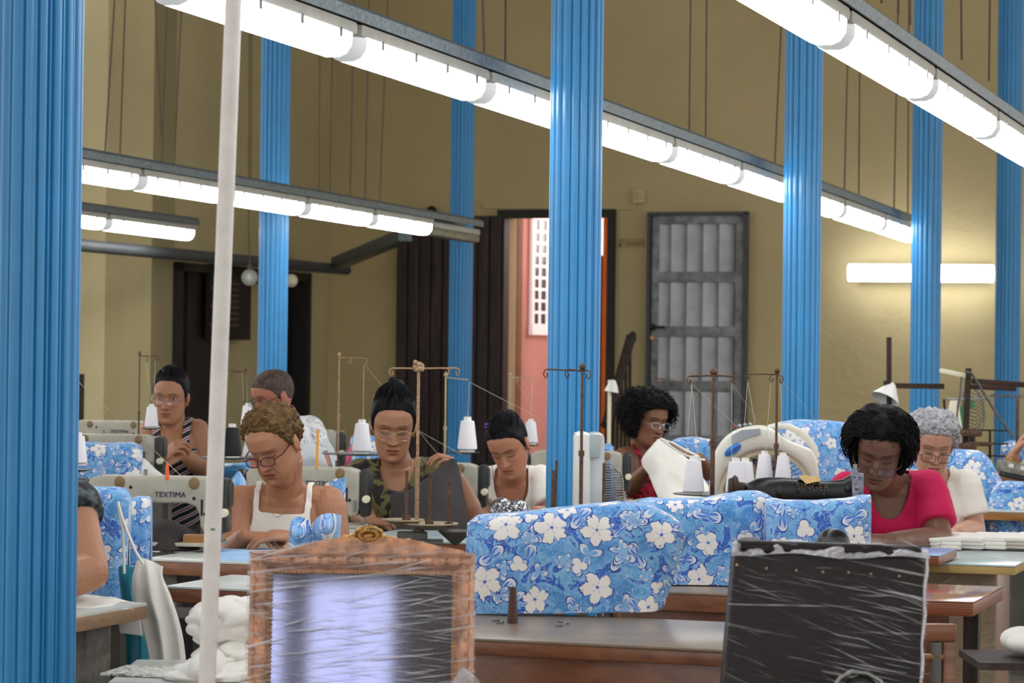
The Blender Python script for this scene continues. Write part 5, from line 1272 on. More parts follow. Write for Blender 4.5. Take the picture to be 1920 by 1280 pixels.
def stand(label, px, pyt, pyb, Y, arms, mat='rust', floor=False, r=.0035, tray=None, hooks=True, threads=(), zbase=None, collar=True, group=None):
    """thread stand: pole, cross arm with wire hooks, tray, threads"""
    T = at(px, pyt, Y); B = at(px, pyb, Y); B = V((T.x, T.y, B.z)); t = thing('thread_stand', label, 'thread stand', B, 0, group)
    m = MB(); m.tube([B, B.lerp(T, .45)], r*1.35, 8); m.tube([B.lerp(T, .43), T+ZD*.006], r, 8); m.ell(T+ZD*.004, (r*2.2, r*2.2, .011)); 
    if collar: m.lathe([(r*2, -.008), (r*2, .008)], B.lerp(T, .44), n=10)
    obj('pole', m, M[mat], t)
    if floor:
        m = MB(); m.tube([B+ZD*.01, V((B.x, B.y, .01))], .012, 10); m.box((B.x, B.y, .0075), (.26, .26, .015)); obj('floor_post', m, M['greypost'], t)
    for (ax, ay) in arms:
        E = at(ax, ay, Y); st0 = V((T.x, T.y, T.z-.008)); m = MB(); m.tube([st0, st0.lerp(E, .5), E], r*.62, 6)
        sg = 1 if E.x > T.x else -1; s = .0075
        hk = [E, E+V((sg*s, 0, -s*.4)), E+V((sg*s*1.4, 0, -s*2)), E+V((sg*s*.5, 0, -s*3.4)), E+V((-sg*s*.2, 0, -s*2.6)), E+V((sg*s*.1, 0, -s*1.3))]
        if hooks: m.tube(hk, r*.5, 6)
        obj('arm', m, M[mat], t)
    if tray:
        x0, x1, yy = tray; a = at(x0, yy, Y); b = at(x1, yy, Y); m = MB(); c = (a+b)/2
        m.lathe([(.004, -.006), ((b-a).length/2*.4, -.006), ((b-a).length/2, 0), ((b-a).length/2, .003), (.004, 0)], c, n=28); obj('tray', m, M['machine_dark'], t)
    for th in threads:
        pts = [at(*(p if len(p) == 3 else (p[0], p[1], Y))) for p in th]; m = MB()
        P2 = []
        for i in range(len(pts)-1):
            for q in range(6): f = q/6; pp = pts[i].lerp(pts[i+1], f); pp = pp-ZD*.004*math.sin(PI*f)*0; P2.append(pp)
        P2.append(pts[-1]); m.tube(P2, max(.0007, .10*S(Y)*1.0+.0003), 4); obj('thread_strand', m, M['threadline'], t)
    return t

def build_things():
    FL = floral('blue_hibiscus_print', 1.0, 0); FL2 = floral('blue_hibiscus_print_soft', 1.0, 3)
    # ---- tables
    table('long sewing table with wooden front, in front between the gilt frame and the wrapped chair', (700, 1187), 1480, .60, th=.035, top='woodtop', edge='wood', panel=.30)
    table('sewing table carrying the second floral cover, glimpsed between covers and wrapped chair', (1130, 1104), 1600, .5, th=.05, top='woodtop', edge='wood', panel=.1)
    table('sewing table of the person in the white strap top, brown edge', (262, 1047), 660, .42, th=.045)
    table('pale laminate table extension with brown edge behind the white pole', (308, 1098), 468, .42, th=.042, top='formica')
    table('grey-green sewing table under the dark thread stand', (640, 1009), 905, .55, z=.78, th=.04, top='formicab')
    table('pale sewing table behind the side-on fan', (1160, 941), 1420, .5, z=.78, th=.06, edge='oak')
    table('table loaded with folded white cloth at the right edge', (1600, 1049), 1903, .62, th=.03, top='formicab', edge='tan', legs=False)
    table('far left sewing table under the covered machine', (120, 905), 330, .55, z=.83, th=.04)
    table('back sewing table of the man in the leaf-print shirt', (430, 893), 700, .5, z=.82, th=.04)
    table('back right sewing table beside the floral drape', (1790, 955), 2010, .6, z=.78, th=.04, edge='oak')
    table('table behind the column where the floral covered machines stand', (880, 968), 1060, .45, z=.78)
    # near left table with its side edge receding
    z = .78; P = atz(278, 1134, z); t = thing('sewing_table', 'near left table end with white cloth beside the nearest column', 'table', V((P.x, P.y, 0)))
    c = V((P.x, P.y, 0)); m = MB(); m.box(c-UD*.24-VD*.3+ZD*(z-.0165), (.6, .48, .033), RT, bev=.003); obj('edge_board', m, wood_mat('grey_brown_edge', col(164, 132, 100), col(128, 100, 74), 1, .5), t)
    m = MB(); m.box(c-UD*.24-VD*.3+ZD*(z+.003), (.594, .474, .006), RT); obj('tabletop', m, M['formica'], t)
    m = MB(); m.box(c-VD*.13-UD*.12+ZD*(z-.033)/2, (.12, .13, z-.036), RT, bev=.006); obj('leg', m, simple('rust_spotted_grey_box', col(112, 108, 100), .5, .3, var=.25, vs=30), t)
    m = MB(); m.box(c-VD*.03-UD*.05+ZD*.30, (.035, .035, .6), RT, bev=.004); obj('leg', m, M['greypost'], t)
    # glossy extension leaf at the right, with plywood edge
    Pq = atz(1600, 1119, .78); t = thing('table_leaf', 'glossy brown plywood table extension in front of the taped cabinet', 'table', V((Pq.x, Pq.y, 0)))
    R_ = atz(1829, 1126, .78); L = (R_-Pq).dot(VD); m = MB(); slab(m, Pq, L, .52, .78, .004, bev=.001); gl = simple('glossy_pink_brown_top', col(190, 140, 118), .12, Coat_Weight=.6) if False else wood_mat('glossy_top', col(196, 146, 122), col(166, 112, 90), 0, .1); obj('tabletop', m, gl, t)
    tply = NT('plywood_edge'); co = tply.coord('Object', scale=(1, 1, 1)); wv = tply.new('ShaderNodeTexWave', bands_direction='Z'); wv.inputs['Scale'].default_value = 62; wv.inputs['Distortion'].default_value = .6; tply.l(co, wv.inputs['Vector']); tply.base(tply.ramp(wv.outputs['Fac'], [(.3, col(92, 46, 26)), (.7, col(168, 96, 62))])); tply.set(Roughness=.4)
    m = MB(); slab(m, Pq, L, .52, .7755, .034); obj('edge_board', m, tply.m, t)
    for a in (.06, L-.05):
        m = MB(); m.box(V((Pq.x, Pq.y, 0))+VD*a+UD*.3+ZD*.37, (.04, .04, .74), RT); obj('leg', m, M['darkwood'], t)
    # blue topped plywood board lying on the white-cloth table
    Pb = atz(1560, 1036, .81); t = thing('board', 'loose plywood board with pale blue top lying on the right table', 'board', V((Pb.x, Pb.y, .784)))
    m = MB(); Lb = (atz(1768, 1040, .81)-Pb).dot(VD); slab(m, Pb, Lb, .34, .813, .003, bev=.001); obj('board_top', m, simple('cornflower_top', col(128, 166, 226), .25), t); m = MB(); slab(m, Pb, Lb, .34, .81, .026); obj('ply_core', m, tply.m, t)
    # taped cabinet under the right table
    Pc = atz(1560, 1057, .7485); t = thing('cabinet', 'brown cabinet carcass wrapped in clear parcel tape under the right table', 'cabinet', V((Pc.x, Pc.y, 0)))
    Lc = (atz(1885, 1062, .745)-Pc).dot(VD); c = V((Pc.x, Pc.y, 0))
    m = MB(); slab(m, c, Lc, .02, .7485, .10); slab(m, c, .03, .3, .7485, .7435); slab(m, c+VD*(Lc-.05), .05, .03, .7485, .7435); slab(m, c+VD*(Lc-.03), .03, .3, .7485, .7435); slab(m, c+UD*.02, Lc, .28, .30, .02); slab(m, c+VD*(Lc-.33), .06, .02, .66, .65); obj('carcass', m, M['wood'], t)
    m = MB(); slab(m, c+UD*.025+VD*.03, Lc-.08, .02, .645, .31); obj('front_panel', m, M['wood'], t)
    tape = film_mat('clear_brown_film', .4, .0, 3, .13, 1, -.03, .5, .2, (.38, .66), .3, .04, 3); strip = film_mat('brown_parcel_tape', .4, .0, 5, .2, 1, .16, .5, .2, (.38, .66), .3, .05, 3)
    m = MB(); q0 = c-UD*.006; 
    m.add([q0+ZD*.01, q0+VD*(Lc+.006)+ZD*.01, q0+VD*(Lc+.006)+ZD*.765, q0+ZD*.765], [(0, 1, 2, 3)]); m.add([q0+VD*(Lc+.006)+ZD*.01, q0+VD*(Lc+.006)+UD*.3+ZD*.01, q0+VD*(Lc+.006)+UD*.3+ZD*.75, q0+VD*(Lc+.006)+ZD*.765], [(0, 1, 2, 3)])
    obj('film_wrap', m, tape, t, ang=20); m = MB()
    for a in (Lc-.02, Lc-.12, Lc-.25): m.box(q0+VD*a-UD*.002+ZD*.36, (.05, .0012, .7), RT)
    m.box(q0+VD*Lc/2-UD*.003+ZD*.72, (Lc, .0012, .05), RT)
    for k in range(7): m.tube([q0+VD*(Lc-.36)-UD*.004+ZD*(.40-.03*k), q0+VD*(Lc-.02)-UD*.004+ZD*(.43-.045*k)], .0022, 5)
    obj('tape_strips', m, strip, t, ang=20)
    m = MB(); m.ell(at(1918, 1200, 6.6), (.055, .09, .034)); m.ell(at(1925, 1206, 6.55), (.05, .07, .028)); tag(obj('cloth_bundle', m, M['cotton']), 'white cloth bundle low at the right edge beside the taped cabinet', 'cloth')
    P_ = at(1912, 1203, 6.6); m = MB(); m.box(P_-ZD*.045, (.25, .3, .018)); m.box(V((P_.x+.1, P_.y, (P_.z-.054)/2)), (.03, .25, P_.z-.056)); tag(obj('low_shelf', m, M['darkwood']), 'dark low shelf at the right edge under the white bundle', 'shelf')
    # wooden chair back
    Y = 5.95; t = thing('wooden_chair', 'worn brown wooden chair back beside the wrapped dark chair', 'chair', V((at(1768, 900, Y).x, Y, 0)))
    def bar(mb, x0, y0, x1, y1, th=.022, bev=.006): a = at(x0, y0, Y); b = at(x1, y1, Y); mb.box((a+b)/2, (abs(b.x-a.x), th, abs(b.z-a.z)), None, 0, bev)
    m = MB(); bar(m, 1700, 1168, 1792, 1202); obj('top_rail', m, M['wood'], t); 
    zl = at(1780, 1202, Y).z
    for x in (1712, 1779): a = at(x, 1200, Y); m = MB(); m.box((a.x, Y, zl/2), (.028, .024, zl), None, 0, .005); obj('leg', m, M['wood'], t)
    m = MB(); bar(m, 1746, 1202, 1762, 1500); obj('slat', m, M['greypost'], t); m = MB(); bar(m, 1715, 1225, 1778, 1236); obj('cross_rail', m, M['oak'], t)
    a = at(1745, 1200, Y); m = MB(); m.box((a.x, Y+.16, .45), (.36, .32, .03), None, 0, .01); obj('seat', m, M['wood'], t)
    for sx in (-.14, .14): m = MB(); m.box((a.x+sx, Y+.30, .2175), (.03, .03, .435)); obj('leg', m, M['wood'], t)
    # ---- covers
    cover('machine_cover', 'large blue floral cover over the machine on the front table', [(873, 990), (884, 970), (900, 968), (1000, 963), (1060, 955), (1110, 949), (1150, 945), (1180, 944), (1225, 952), (1268, 972), (1290, 990), (1303, 1022)], 1151, 6.33, .20, FL, amp=.012, seed=1.3, pyb2=1146, sq=.34, taper=.055, fold=.022)
    cover('machine_cover', 'wide blue floral cover behind the front one, below the black sewing machine', [(1185, 955), (1205, 942), (1225, 938), (1260, 940), (1330, 938), (1395, 924), (1432, 924), (1452, 934), (1462, 948)], 1094, 7.25, .22, FL2, amp=.009, seed=2.1, sq=.3, pyb2=1098, fold=.012)
    cover('machine_cover', 'blue floral cover whose upright corner touches the magenta shirt', [(1445, 945), (1458, 938), (1480, 942), (1540, 942), (1600, 938), (1632, 931), (1641, 931)], 1094, 7.12, .2, FL2, amp=.005, seed=5.4, sq=.28)
    # left column covers
    cover('machine_cover', 'tall blue floral cover beside the nearest column, behind the bare arm', [(120, 915), (140, 915), (205, 917), (222, 922), (232, 945)], 1128, 6.95, .2, FL, amp=.006, seed=3.1, sq=.3, support='hidden table under the tall left floral cover')
    cover('machine_cover', 'narrow blue floral cover tip right of the tall one', [(232, 950), (240, 936), (250, 933), (270, 933), (277, 940)], 1108, 7.2, .14, FL2, amp=.004, seed=6.1, sq=.3, support='hidden table under the narrow left floral cover')
    cover('machine_cover', 'blue floral cover on the far left machine table', [(120, 826), (150, 829), (200, 832), (238, 830), (256, 836), (261, 850)], 902, 11.0, .22, FL2, amp=.006, seed=7.7, sq=.4)
    cover('machine_cover', 'tall blue floral cover behind the big ivory fan', [(1455, 800), (1465, 791), (1500, 789), (1560, 790), (1590, 792), (1612, 800), (1640, 812)], 925, 12.2, .3, FL2, amp=.01, seed=8.4, sq=.4, support='hidden table under the floral cover behind the ivory fan')
    cover('machine_cover', 'blue floral cover behind the white cloth of the curly-haired seamstress', [(1262, 828), (1275, 822), (1310, 820), (1335, 824)], 905, 13.6, .25, FL2, amp=.008, seed=9.2, sq=.4, support='hidden table under the floral cover behind the raised white cloth')
    cover('machine_cover', 'blue floral cover glimpsed between the blue column and the curly-haired seamstress', [(1118, 838), (1128, 833), (1146, 833), (1152, 840)], 905, 13.4, .2, FL2, amp=.004, seed=1.9, sq=.35, support='hidden table under the floral cover glimpsed beside the middle column')
    cover('machine_cover', 'large blue floral drape sloping down behind the grey-haired person', [(1700, 856), (1720, 846), (1760, 844), (1845, 846), (1862, 858), (1880, 890), (1905, 935), (1925, 950)], 1000, 11.6, .35, FL2, amp=.012, seed=4.8, sq=.4)
    cover('machine_cover', 'lower blue floral drape at the right edge below the grey machine', [(1862, 935), (1880, 908), (1900, 903), (1935, 905), (1990, 910)], 1004, 11.35, .2, FL, amp=.006, seed=2.8, sq=.4)
    cover('machine_cover', 'small blue floral cover behind the raised hand at the right edge', [(1885, 838), (1893, 830), (1905, 827), (1940, 829)], 862, 13.4, .2, FL2, amp=.006, seed=6.6, sq=.4, support='hidden table under the small floral cover at the right edge')
    cover('machine_cover', 'blue floral cover behind the white thread cone and bun hairstyle', [(655, 822), (662, 815), (690, 817), (715, 822), (730, 835)], 878, 12.9, .2, FL2, amp=.006, seed=3.7, sq=.4, support='hidden table under the floral cover behind the bun hairstyle')
    for (rows, lab, sd) in (
        ([[(545, 975, 7.95), (560, 968, 7.95), (580, 974, 7.9)], [(542, 1000, 7.9), (560, 1000, 7.86), (585, 1000, 7.9)], [(541, 1024, 7.95), (560, 1026, 7.9), (585, 1024, 7.95)]], 'small blue floral cloth held up at the left of the forearm', 1.1),
        ([[(582, 985, 8.0), (600, 966, 7.9), (622, 962, 7.9), (640, 966, 8.0)], [(580, 1000, 7.95), (602, 992, 7.85), (622, 992, 7.85), (639, 992, 7.95)], [(578, 1024, 8.0), (602, 1026, 7.9), (622, 1024, 7.9), (637, 1018, 8.0)]], 'blue floral cloth bunched in front of the forearm of the white strap top wearer', 2.2),
        ([[(610, 906, 9.25), (628, 898, 9.2), (650, 896, 9.25)], [(612, 930, 9.25), (630, 930, 9.2), (648, 930, 9.25)], [(614, 985, 9.25), (630, 988, 9.2), (646, 985, 9.25)]], 'blue floral cloth hanging on the machine behind the strap top shoulder', 3.3),
        ([[(430, 905, 9.4), (445, 884, 9.4), (450, 884, 9.4)], [(425, 920, 9.4), (445, 905, 9.35), (462, 905, 9.4)], [(425, 945, 9.4), (445, 945, 9.35), (466, 940, 9.4)]], 'pointed scrap of blue floral cloth left of the strap top shoulder', 4.4)):
        tag(sheet('floral_cloth', rows, FL, 30, 30, .008, 26, sd, uvscale=1.5), lab, 'cloth')
    # ---- machines
    _, l1 = place_machine(434, 893, 8.35, 'grey industrial sewing machine behind the white pole with orange pin')
    _, l2 = place_machine(311, 815, 11.5, 'grey industrial sewing machine in front of the person in the striped tank top')
    _, l3 = place_machine(697, 876, 9.55, 'grey industrial sewing machine with amber pin, between the strap top and camouflage wearers')
    _, l4 = place_machine(916, 868, 10.55, 'grey industrial sewing machine whose head shows left of the white V-neck wearer')
    _, l5 = place_machine(1183, 846, 11.9, 'grey industrial sewing machine whose head shows in front of the curly-haired seamstress')
    _, l6 = place_machine(648, 806, 13.2, 'small looking far grey sewing machine right of the man in the printed shirt')
    _, l7 = place_machine(206, 790, 14.5, 'far grey sewing machine at the back left beside the column')
    _, l8 = place_machine(292, 789, 14.2, 'far dark-headed sewing machine behind the bare left shoulder')
    for i, (l, lab) in enumerate(((l2, 'under the machine of the striped tank top wearer'), (l3, 'of the camouflage top wearer'), (l4, 'left of the white V-neck wearer'), (l5, 'in front of the curly-haired seamstress'), (l6, 'right of the man'), (l7, 'at the far back left'), (l8, 'under the far dark-headed machine'))):
        t = thing('sewing_table', 'sewing table %s, mostly hidden' % lab, 'table', (l.x, l.y, 0)); zt = l.z-.001
        m = MB(); m.box((l.x+.0, l.y+.0, zt-.02), (.50, .20, .04), Matrix.Rotation(-.08, 3, 'Z'), bev=.004); obj('tabletop', m, M['formica'], t)
        for a in (-.2, .2):
            m = MB(); m.box((l.x+a, l.y-a*.08, (zt-.04)/2), (.04, .14, zt-.042)); obj('leg', m, M['greypost'], t)
    t_ = at(313, 868, 8.3); b_ = at(314, 899, 8.3); m = MB(); m.tube([b_, t_.lerp(b_, .3), t_], [.0058, .0058, .002], 10); tag(obj('orange_pin', m, M['orangeplastic']), 'orange plastic pin standing on the front left machine', 'pin')
    t_ = at(596, 805, 9.5); b_ = at(594, 877, 9.5); m = MB(); m.tube([b_, t_], [.005, .0045], 10); tag(obj('amber_pin', m, M['yelloworange']), 'tall amber plastic rod standing on the middle machine', 'pin')
    m = MB(); a = at(375, 1012, 8.3); m.box(a, (.10, .06, .033), bev=.003); tag(obj('wood_block', m, M['oak']), 'honey coloured wooden block beside the white pole under the front left machine', 'block')
    sheet_ = sheet('dark_cloth', [[(262, 1000, 8.45), (300, 975, 8.45), (330, 978, 8.45), (372, 1000, 8.45)], [(262, 1012, 8.35), (300, 1000, 8.3), (330, 1002, 8.3), (372, 1010, 8.4)], [(262, 1030, 8.3), (300, 1031, 8.25), (330, 1031, 8.25), (372, 1030, 8.35)]], M['charcoal'], 30, 24, .012, 14, 1); tag(sheet_, 'crumpled charcoal cloth under the arm of the front left machine', 'cloth')
    t = thing('scissors', 'steel scissors lying on the brown-edged table at left', 'scissors', at(300, 1040, 8.25)); p = at(300, 1037, 8.25)
    for sg in (-1, 1):
        m = MB(); m.tube([p+V((-.075, .02*sg, .004)), p+V((0, 0, .004)), p+V((.11, -.006*sg, .003))], [.003, .004, .0015], 6); obj('blade', m, M['steel'], t)
        m = MB(); cc = p+V((-.10, .028*sg, .006)); m.tube([cc+V((math.cos(q)*.028, math.sin(q)*.018, 0)) for q in [k*PI/6 for k in range(13)]], .004, 6); obj('handle', m, M['black'], t)
    # pale blue cloth on and over that table
    tag(sheet('blue_cotton_cloth', [[(402, 1028, 8.5), (440, 1028, 8.5), (540, 1028, 8.5)], [(402, 1036, 8.25), (440, 1036, 8.22), (540, 1037, 8.18)], [(400, 1047, 7.99), (440, 1049, 7.95), (540, 1052, 7.88)], [(398, 1092, 7.98), (440, 1095, 7.94), (540, 1094, 7.87)]], M['cottonblue'], 40, 40, .004, 12, 3), 'pale blue cotton cloth spread over the table edge in front of the strap top wearer', 'cloth')
    tag(sheet('blue_cotton_scrap', [[(350, 1033, 8.35), (400, 1031, 8.35)], [(352, 1044, 8.15), (402, 1045, 8.12)]], M['cottonblue'], 20, 12, .004, 30, 3), 'crumpled pale blue scrap on the table left of the white pole', 'cloth')
    # blue bag and grey-white cloth behind the black cones
    tag(sheet('blue_bag', [[(405, 868, 10.2), (440, 868, 10.15), (470, 866, 10.2)], [(405, 880, 10.1), (440, 880, 10.05), (466, 880, 10.1)], [(405, 902, 10.2), (440, 900, 10.15), (462, 890, 10.2)]], simple('sky_blue_plastic', col(70, 160, 230), .3), 24, 16, .012, 30, 8), 'crumpled sky blue plastic bag under the black thread cones', 'bag')
    # ---- Singer
    Y = 8.05; t = thing('sewing_machine', 'old worn black sewing machine with faded gold lettering above the floral cover', 'sewing machine', at(1480, 1010, Y), 0)
    def W_(x, y, dy=0): return at(x, y, Y+dy)
    rings = []
    for x, yt, yb, dd in ((1392, 908, 935, .03), (1402, 904, 942, .055), (1420, 896, 950, .075), (1440, 894, 952, .078), (1470, 895, 948, .07), (1510, 899, 944, .06), (1550, 902, 940, .052), (1580, 898, 944, .05), (1596, 888, 952, .055), (1606, 886, 955, .05)):
        c = (W_(x, yt)+W_(x, yb))/2; hz = (W_(x, yt).z-W_(x, yb).z)/2; rings.append([c+V((0, -math.copysign(abs(math.cos(a))**.75, math.cos(a))*dd/2, math.copysign(abs(math.sin(a))**.75, math.sin(a))*hz)) for a in [2*PI*k/28 for k in range(28)]])
    m = MB(); m.loft(rings); pb = W_(1425, 945); m.box((pb.x, pb.y, pb.z-.06), (.075, .07, .16), None, 0, .02); m.box((W_(1480, 0).x, pb.y, pb.z-.145), (.37, .16, .02), None, 0, .005); obj('body', m, M['blackenamel'], t, ang=60)
    m = MB(); c = W_(1365, 917); m.lathe([(.01, 0), (.032, .002), (.036, .012), (.030, .02), (.018, .024), (.018, .032)], c, V((1, 0, 0)), 28); m.lathe([(.035, 0), (.04, .006), (.035, .014), (.02, .018), (.015, .05)], W_(1374, 915), V((1, 0, 0)), 28); obj('handwheel', m, M['darkiron'], t)
    m = MB(); a = W_(1596, 886, -.03); b = W_(1617, 965, -.03); m.box((a+b)/2, (abs(b.x-a.x), .05, abs(a.z-b.z)), None, 0, .004); obj('face_plate', m, M['faceplate'], t)
    m = MB(); m.ell(W_(1606, 914, -.056), (.006, .004, .009)); m.tube([W_(1603, 886, -.03), W_(1603, 870, -.03)], .006, 8); m.ell(W_(1602, 893, -.056), .004); m.ell(W_(1612, 893, -.056), .004); obj('bolt', m, M['steel'], t)
    for q, rr in ((W_(1462, 922, -.038), (.012, .006, .017)), (W_(1496, 921, -.034), (.006, .004, .006)), (W_(1545, 927, -.030), (.008, .004, .008)), (W_(1590, 917, -.03), (.010, .006, .010))): m = MB(); m.ell(q, rr); obj('socket', m, M['black'], t)
    tm = text_mb('SINGER', .030, W_(1524, 913, -.0365), (1, 0, -.03), (0, 0, 1), .002); obj('lettering', tm, M['goldtext'], t)
    m = MB(); m.add([W_(1497, 893, -.03), W_(1512, 907, -.045), W_(1540, 901, -.045), W_(1536, 894, -.01), W_(1500, 891, .02)], [(0, 1, 2, 3, 4)]); mm = MB(); mm.prism(m.v, V((0, .001, .0012))); tag(obj('paper_scrap', mm, M['tan']), 'torn tan paper scrap lying on the black sewing machine', 'paper')
    zt = pb.z-.155; P = V((W_(1480, 0).x, pb.y, 0)); t = thing('sewing_table', 'hidden table under the black sewing machine', 'table', P); m = MB(); m.box((P.x-.02, P.y+.02, zt-.02), (.52, .34, .04)); obj('tabletop', m, M['woodtop'], t)
    for a in (-.22, .2): m = MB(); m.box((P.x-.02+a, P.y+.02, (zt-.04)/2), (.05, .28, zt-.042)); obj('leg', m, M['greypost'], t)
    build_stands(FL, FL2); build_fans(); build_front(FL, FL2); build_cloths(FL, FL2); build_back()
def build_stands(FL, FL2):
    stand('thin thread stand at the back left by the wall corner', 262, 664, 860, 12.1, [(292, 667), (274, 668)], r=.0032, tray=(265, 300, 803), threads=[[(291, 676), (288, 757)], [(291, 676), (320, 712, 12.3)], [(274, 680), (285, 757)]])
    cone(284, 757, 803, 12.1, 'white thread cone beside the striped tank top wearer', group=None)
    stand('thread stand left of the black bun, single arm reaching right', 636, 667, 868, 11.0, [(685, 671), (654, 671)], mat='rope', floor=True, r=.0032, tray=(603, 738, 851), threads=[[(682, 684), (681, 790)], [(685, 684), (745, 760, 11.2), (830, 862, 11.3)]])
    cone(678, 786, 850, 11.0, 'tall white thread cone just left of the bun hairstyle')
    # big front stand with dishes
    Y = 8.75; t = stand('cord-wrapped thread stand with dish trays in front of the camouflage top', 785, 686, 1000, Y, [(736, 690), (856, 690), (836, 690)], mat='rope', r=.0052, threads=())
    m = MB(); a = at(785, 684, Y)
    for k in range(14): 
        q = k*2.4; m.ell(a+V((math.cos(q)*.012, math.sin(q)*.012, random.uniform(-.016, .014))), .008)
    obj('cord_knot', m, M['rope'], t)
    for x, y0, y1 in ((762, 882, 975), (805, 883, 985), (842, 902, 988)):
        m = MB(); m.tube([at(x+1, y0, Y-.05), at(x, y1, Y-.05)], .0052, 8); m.lathe([(.014, -.0), (.014, .016)], at(x, y1, Y-.05), n=14); obj('spindle', m, M['rust'], t)
    for x, y, w, h in ((750, 975, 42, .014), (800, 982, 56, .012), (848, 996, 34, .028)):
        c = at(x+6, y, Y-.03); m = MB(); r_ = w*S(Y)*.95; m.lathe([(.006, -h*1.6), (r_*.3, -h*1.3), (r_, 0), (r_, .004), (r_*.9, .004), (r_*.25, -h*.9), (.004, -h)], c, n=36); obj('dish', m, M['beige'] if y < 996 else M['greypost'], t)
    m = MB(); c = at(773, 1008, Y-.0); m.box(c, (.10, .06, .042), bev=.008); m.tube([at(785, 990, Y), V((at(785, 990, Y).x, Y, .784))], .02, 14); m.box(V((at(785, 990, Y).x, Y, .79)), (.16, .12, .014), bev=.004); obj('base', m, M['greypost'], t)
    stand('pale yellow thread stand behind the cord-wrapped one', 836, 704, 880, 11.4, [(878, 712)], mat='beige', floor=True, r=.004, tray=(836, 900, 848), threads=[[(880, 716), (877, 781)], [(880, 716), (1008, 782, 11.6)], [(782, 806, 11.3), (866, 852, 11.3)]], hooks=False)
    cone(876, 781, 847, 11.4, 'slim white thread cone in front of the blue column and plank door')
    Y = 7.6; t = stand('rusty thread stand with one long left arm in front of the side-on fan', 1092, 690, 975, Y, [(1026, 692), (1066, 692), (1101, 694)], floor=True, r=.0042)
    for x, y0, y1, x1 in ((1037, 881, 975, 1034), (1044, 863, 965, 1040)): m = MB(); m.tube([at(x, y0, Y), at(x1, y1, Y)], .0042, 8); obj('spindle', m, M['rust'], t)
    m = MB(); m.tube([at(1133, 868, Y), at(1131, 975, Y)], .0048, 8); obj('spindle', m, M['rust'], t)
    m = MB(); c = at(1032, 966, Y-.02); m.lathe([(.005, -.016), (.03, -.012), (.072, -.002), (.072, .001), (.03, .006), (.012, .016), (.004, .016)], c, n=32); obj('dish', m, M['beige'], t)
    m = MB(); m.box(at(1075, 985, Y+.0), (.22, .10, .02), bev=.004); p = at(1092, 985, Y); m.tube([p, V((p.x, p.y, .30))], .018, 12); m.box((p.x, p.y, .15), (.2, .2, .3), bev=.02); obj('base', m, M['greypost'], t)
    Y = 8.6; stand('rusty thread stand between the white cloth and the ivory fan', 1338, 699, 935, Y, [(1294, 705), (1374, 705)], r=.0058, tray=(1262, 1432, 927), threads=[[(1297, 720), (1286, 858)], [(1297, 720), (1309, 858)], [(1372, 716), (1372, 862)], [(1299, 722), (1382, 800, 8.7)], [(1375, 722), (1425, 795, 8.8)]])
    cone(1300, 854, 927, Y-.02, 'white thread cone at the left of the tray, below the raised white cloth')
    cone(1379, 858, 927, Y-.05, 'white thread cone standing in front of the blue oval badge fan leg')
    cone(1397, 858, 925, Y+.08, 'white thread cone half hidden behind its neighbour on the tray')
    Y = 8.75; stand('dark thread stand in front of the round fan grille', 1457, 697, 945, Y, [(1404, 701), (1449, 702), (1463, 704)], r=.0042, tray=(1415, 1500, 903), threads=[[(1402, 712), (1396, 795)], [(1402, 712), (1416, 800)], [(1446, 712), (1435, 848)], [(1463, 712), (1468, 850)], [(1463, 710), (1508, 760, 8.9), (1540, 800, 9)]])
    cone(1433, 845, 903, Y+.02, 'slim white thread cone in front of the round fan grille, left one')
    cone(1468, 848, 903, Y-.03, 'wider white thread cone in front of the round fan grille, right one')
    stand('faint pale thread stand in front of the pink corridor wall', 957, 704, 850, 13.2, [(998, 708), (968, 708)], mat='beige', floor=True, r=.004, tray=(975, 1012, 834), threads=[[(998, 716), (995, 785)], [(970, 716), (1015, 790, 13.3)]])
    cone(995, 785, 833, 13.2, 'small white thread cone at the left edge of the middle blue column')
    stand('faint thin thread stand in front of the metal door', 1231, 707, 800, 15.5, [(1262, 711), (1243, 711)], floor=True, r=.004)
    stand('faint thread stand between the white pole and the second blue column', 460, 694, 800, 13.8, [(411, 692), (437, 697)], floor=True, r=.0035, threads=[[(461, 700), (464, 756)], [(453, 700), (458, 756)]])
    cone(464, 755, 800, 13.8, 'small white thread cone left of the man in the leaf-print shirt')
    cone(146, 810, 872, 9.0, 'white thread cone half hidden by the nearest blue column')
    t = stand('thread tray peeking out beside the nearest column', 120, 700, 925, 9.0, [], floor=True, r=.004, tray=(115, 170, 881), threads=[[(148, 715), (243, 828, 10.0)], [(147, 716), (290, 845, 9.6), (345, 897, 8.6)]], hooks=False)
    cone(435, 794, 858, 10.0, 'fat black thread cone left of the curly-haired strap top wearer', True)
    cone(405, 794, 858, 10.0, 'fat black thread cone mostly hidden behind the white pole', True)
    stand('dark tray stand carrying the black thread cones', 418, 852, 935, 10.03, [], r=.006, tray=(375, 474, 858), hooks=False, collar=False, floor=True)
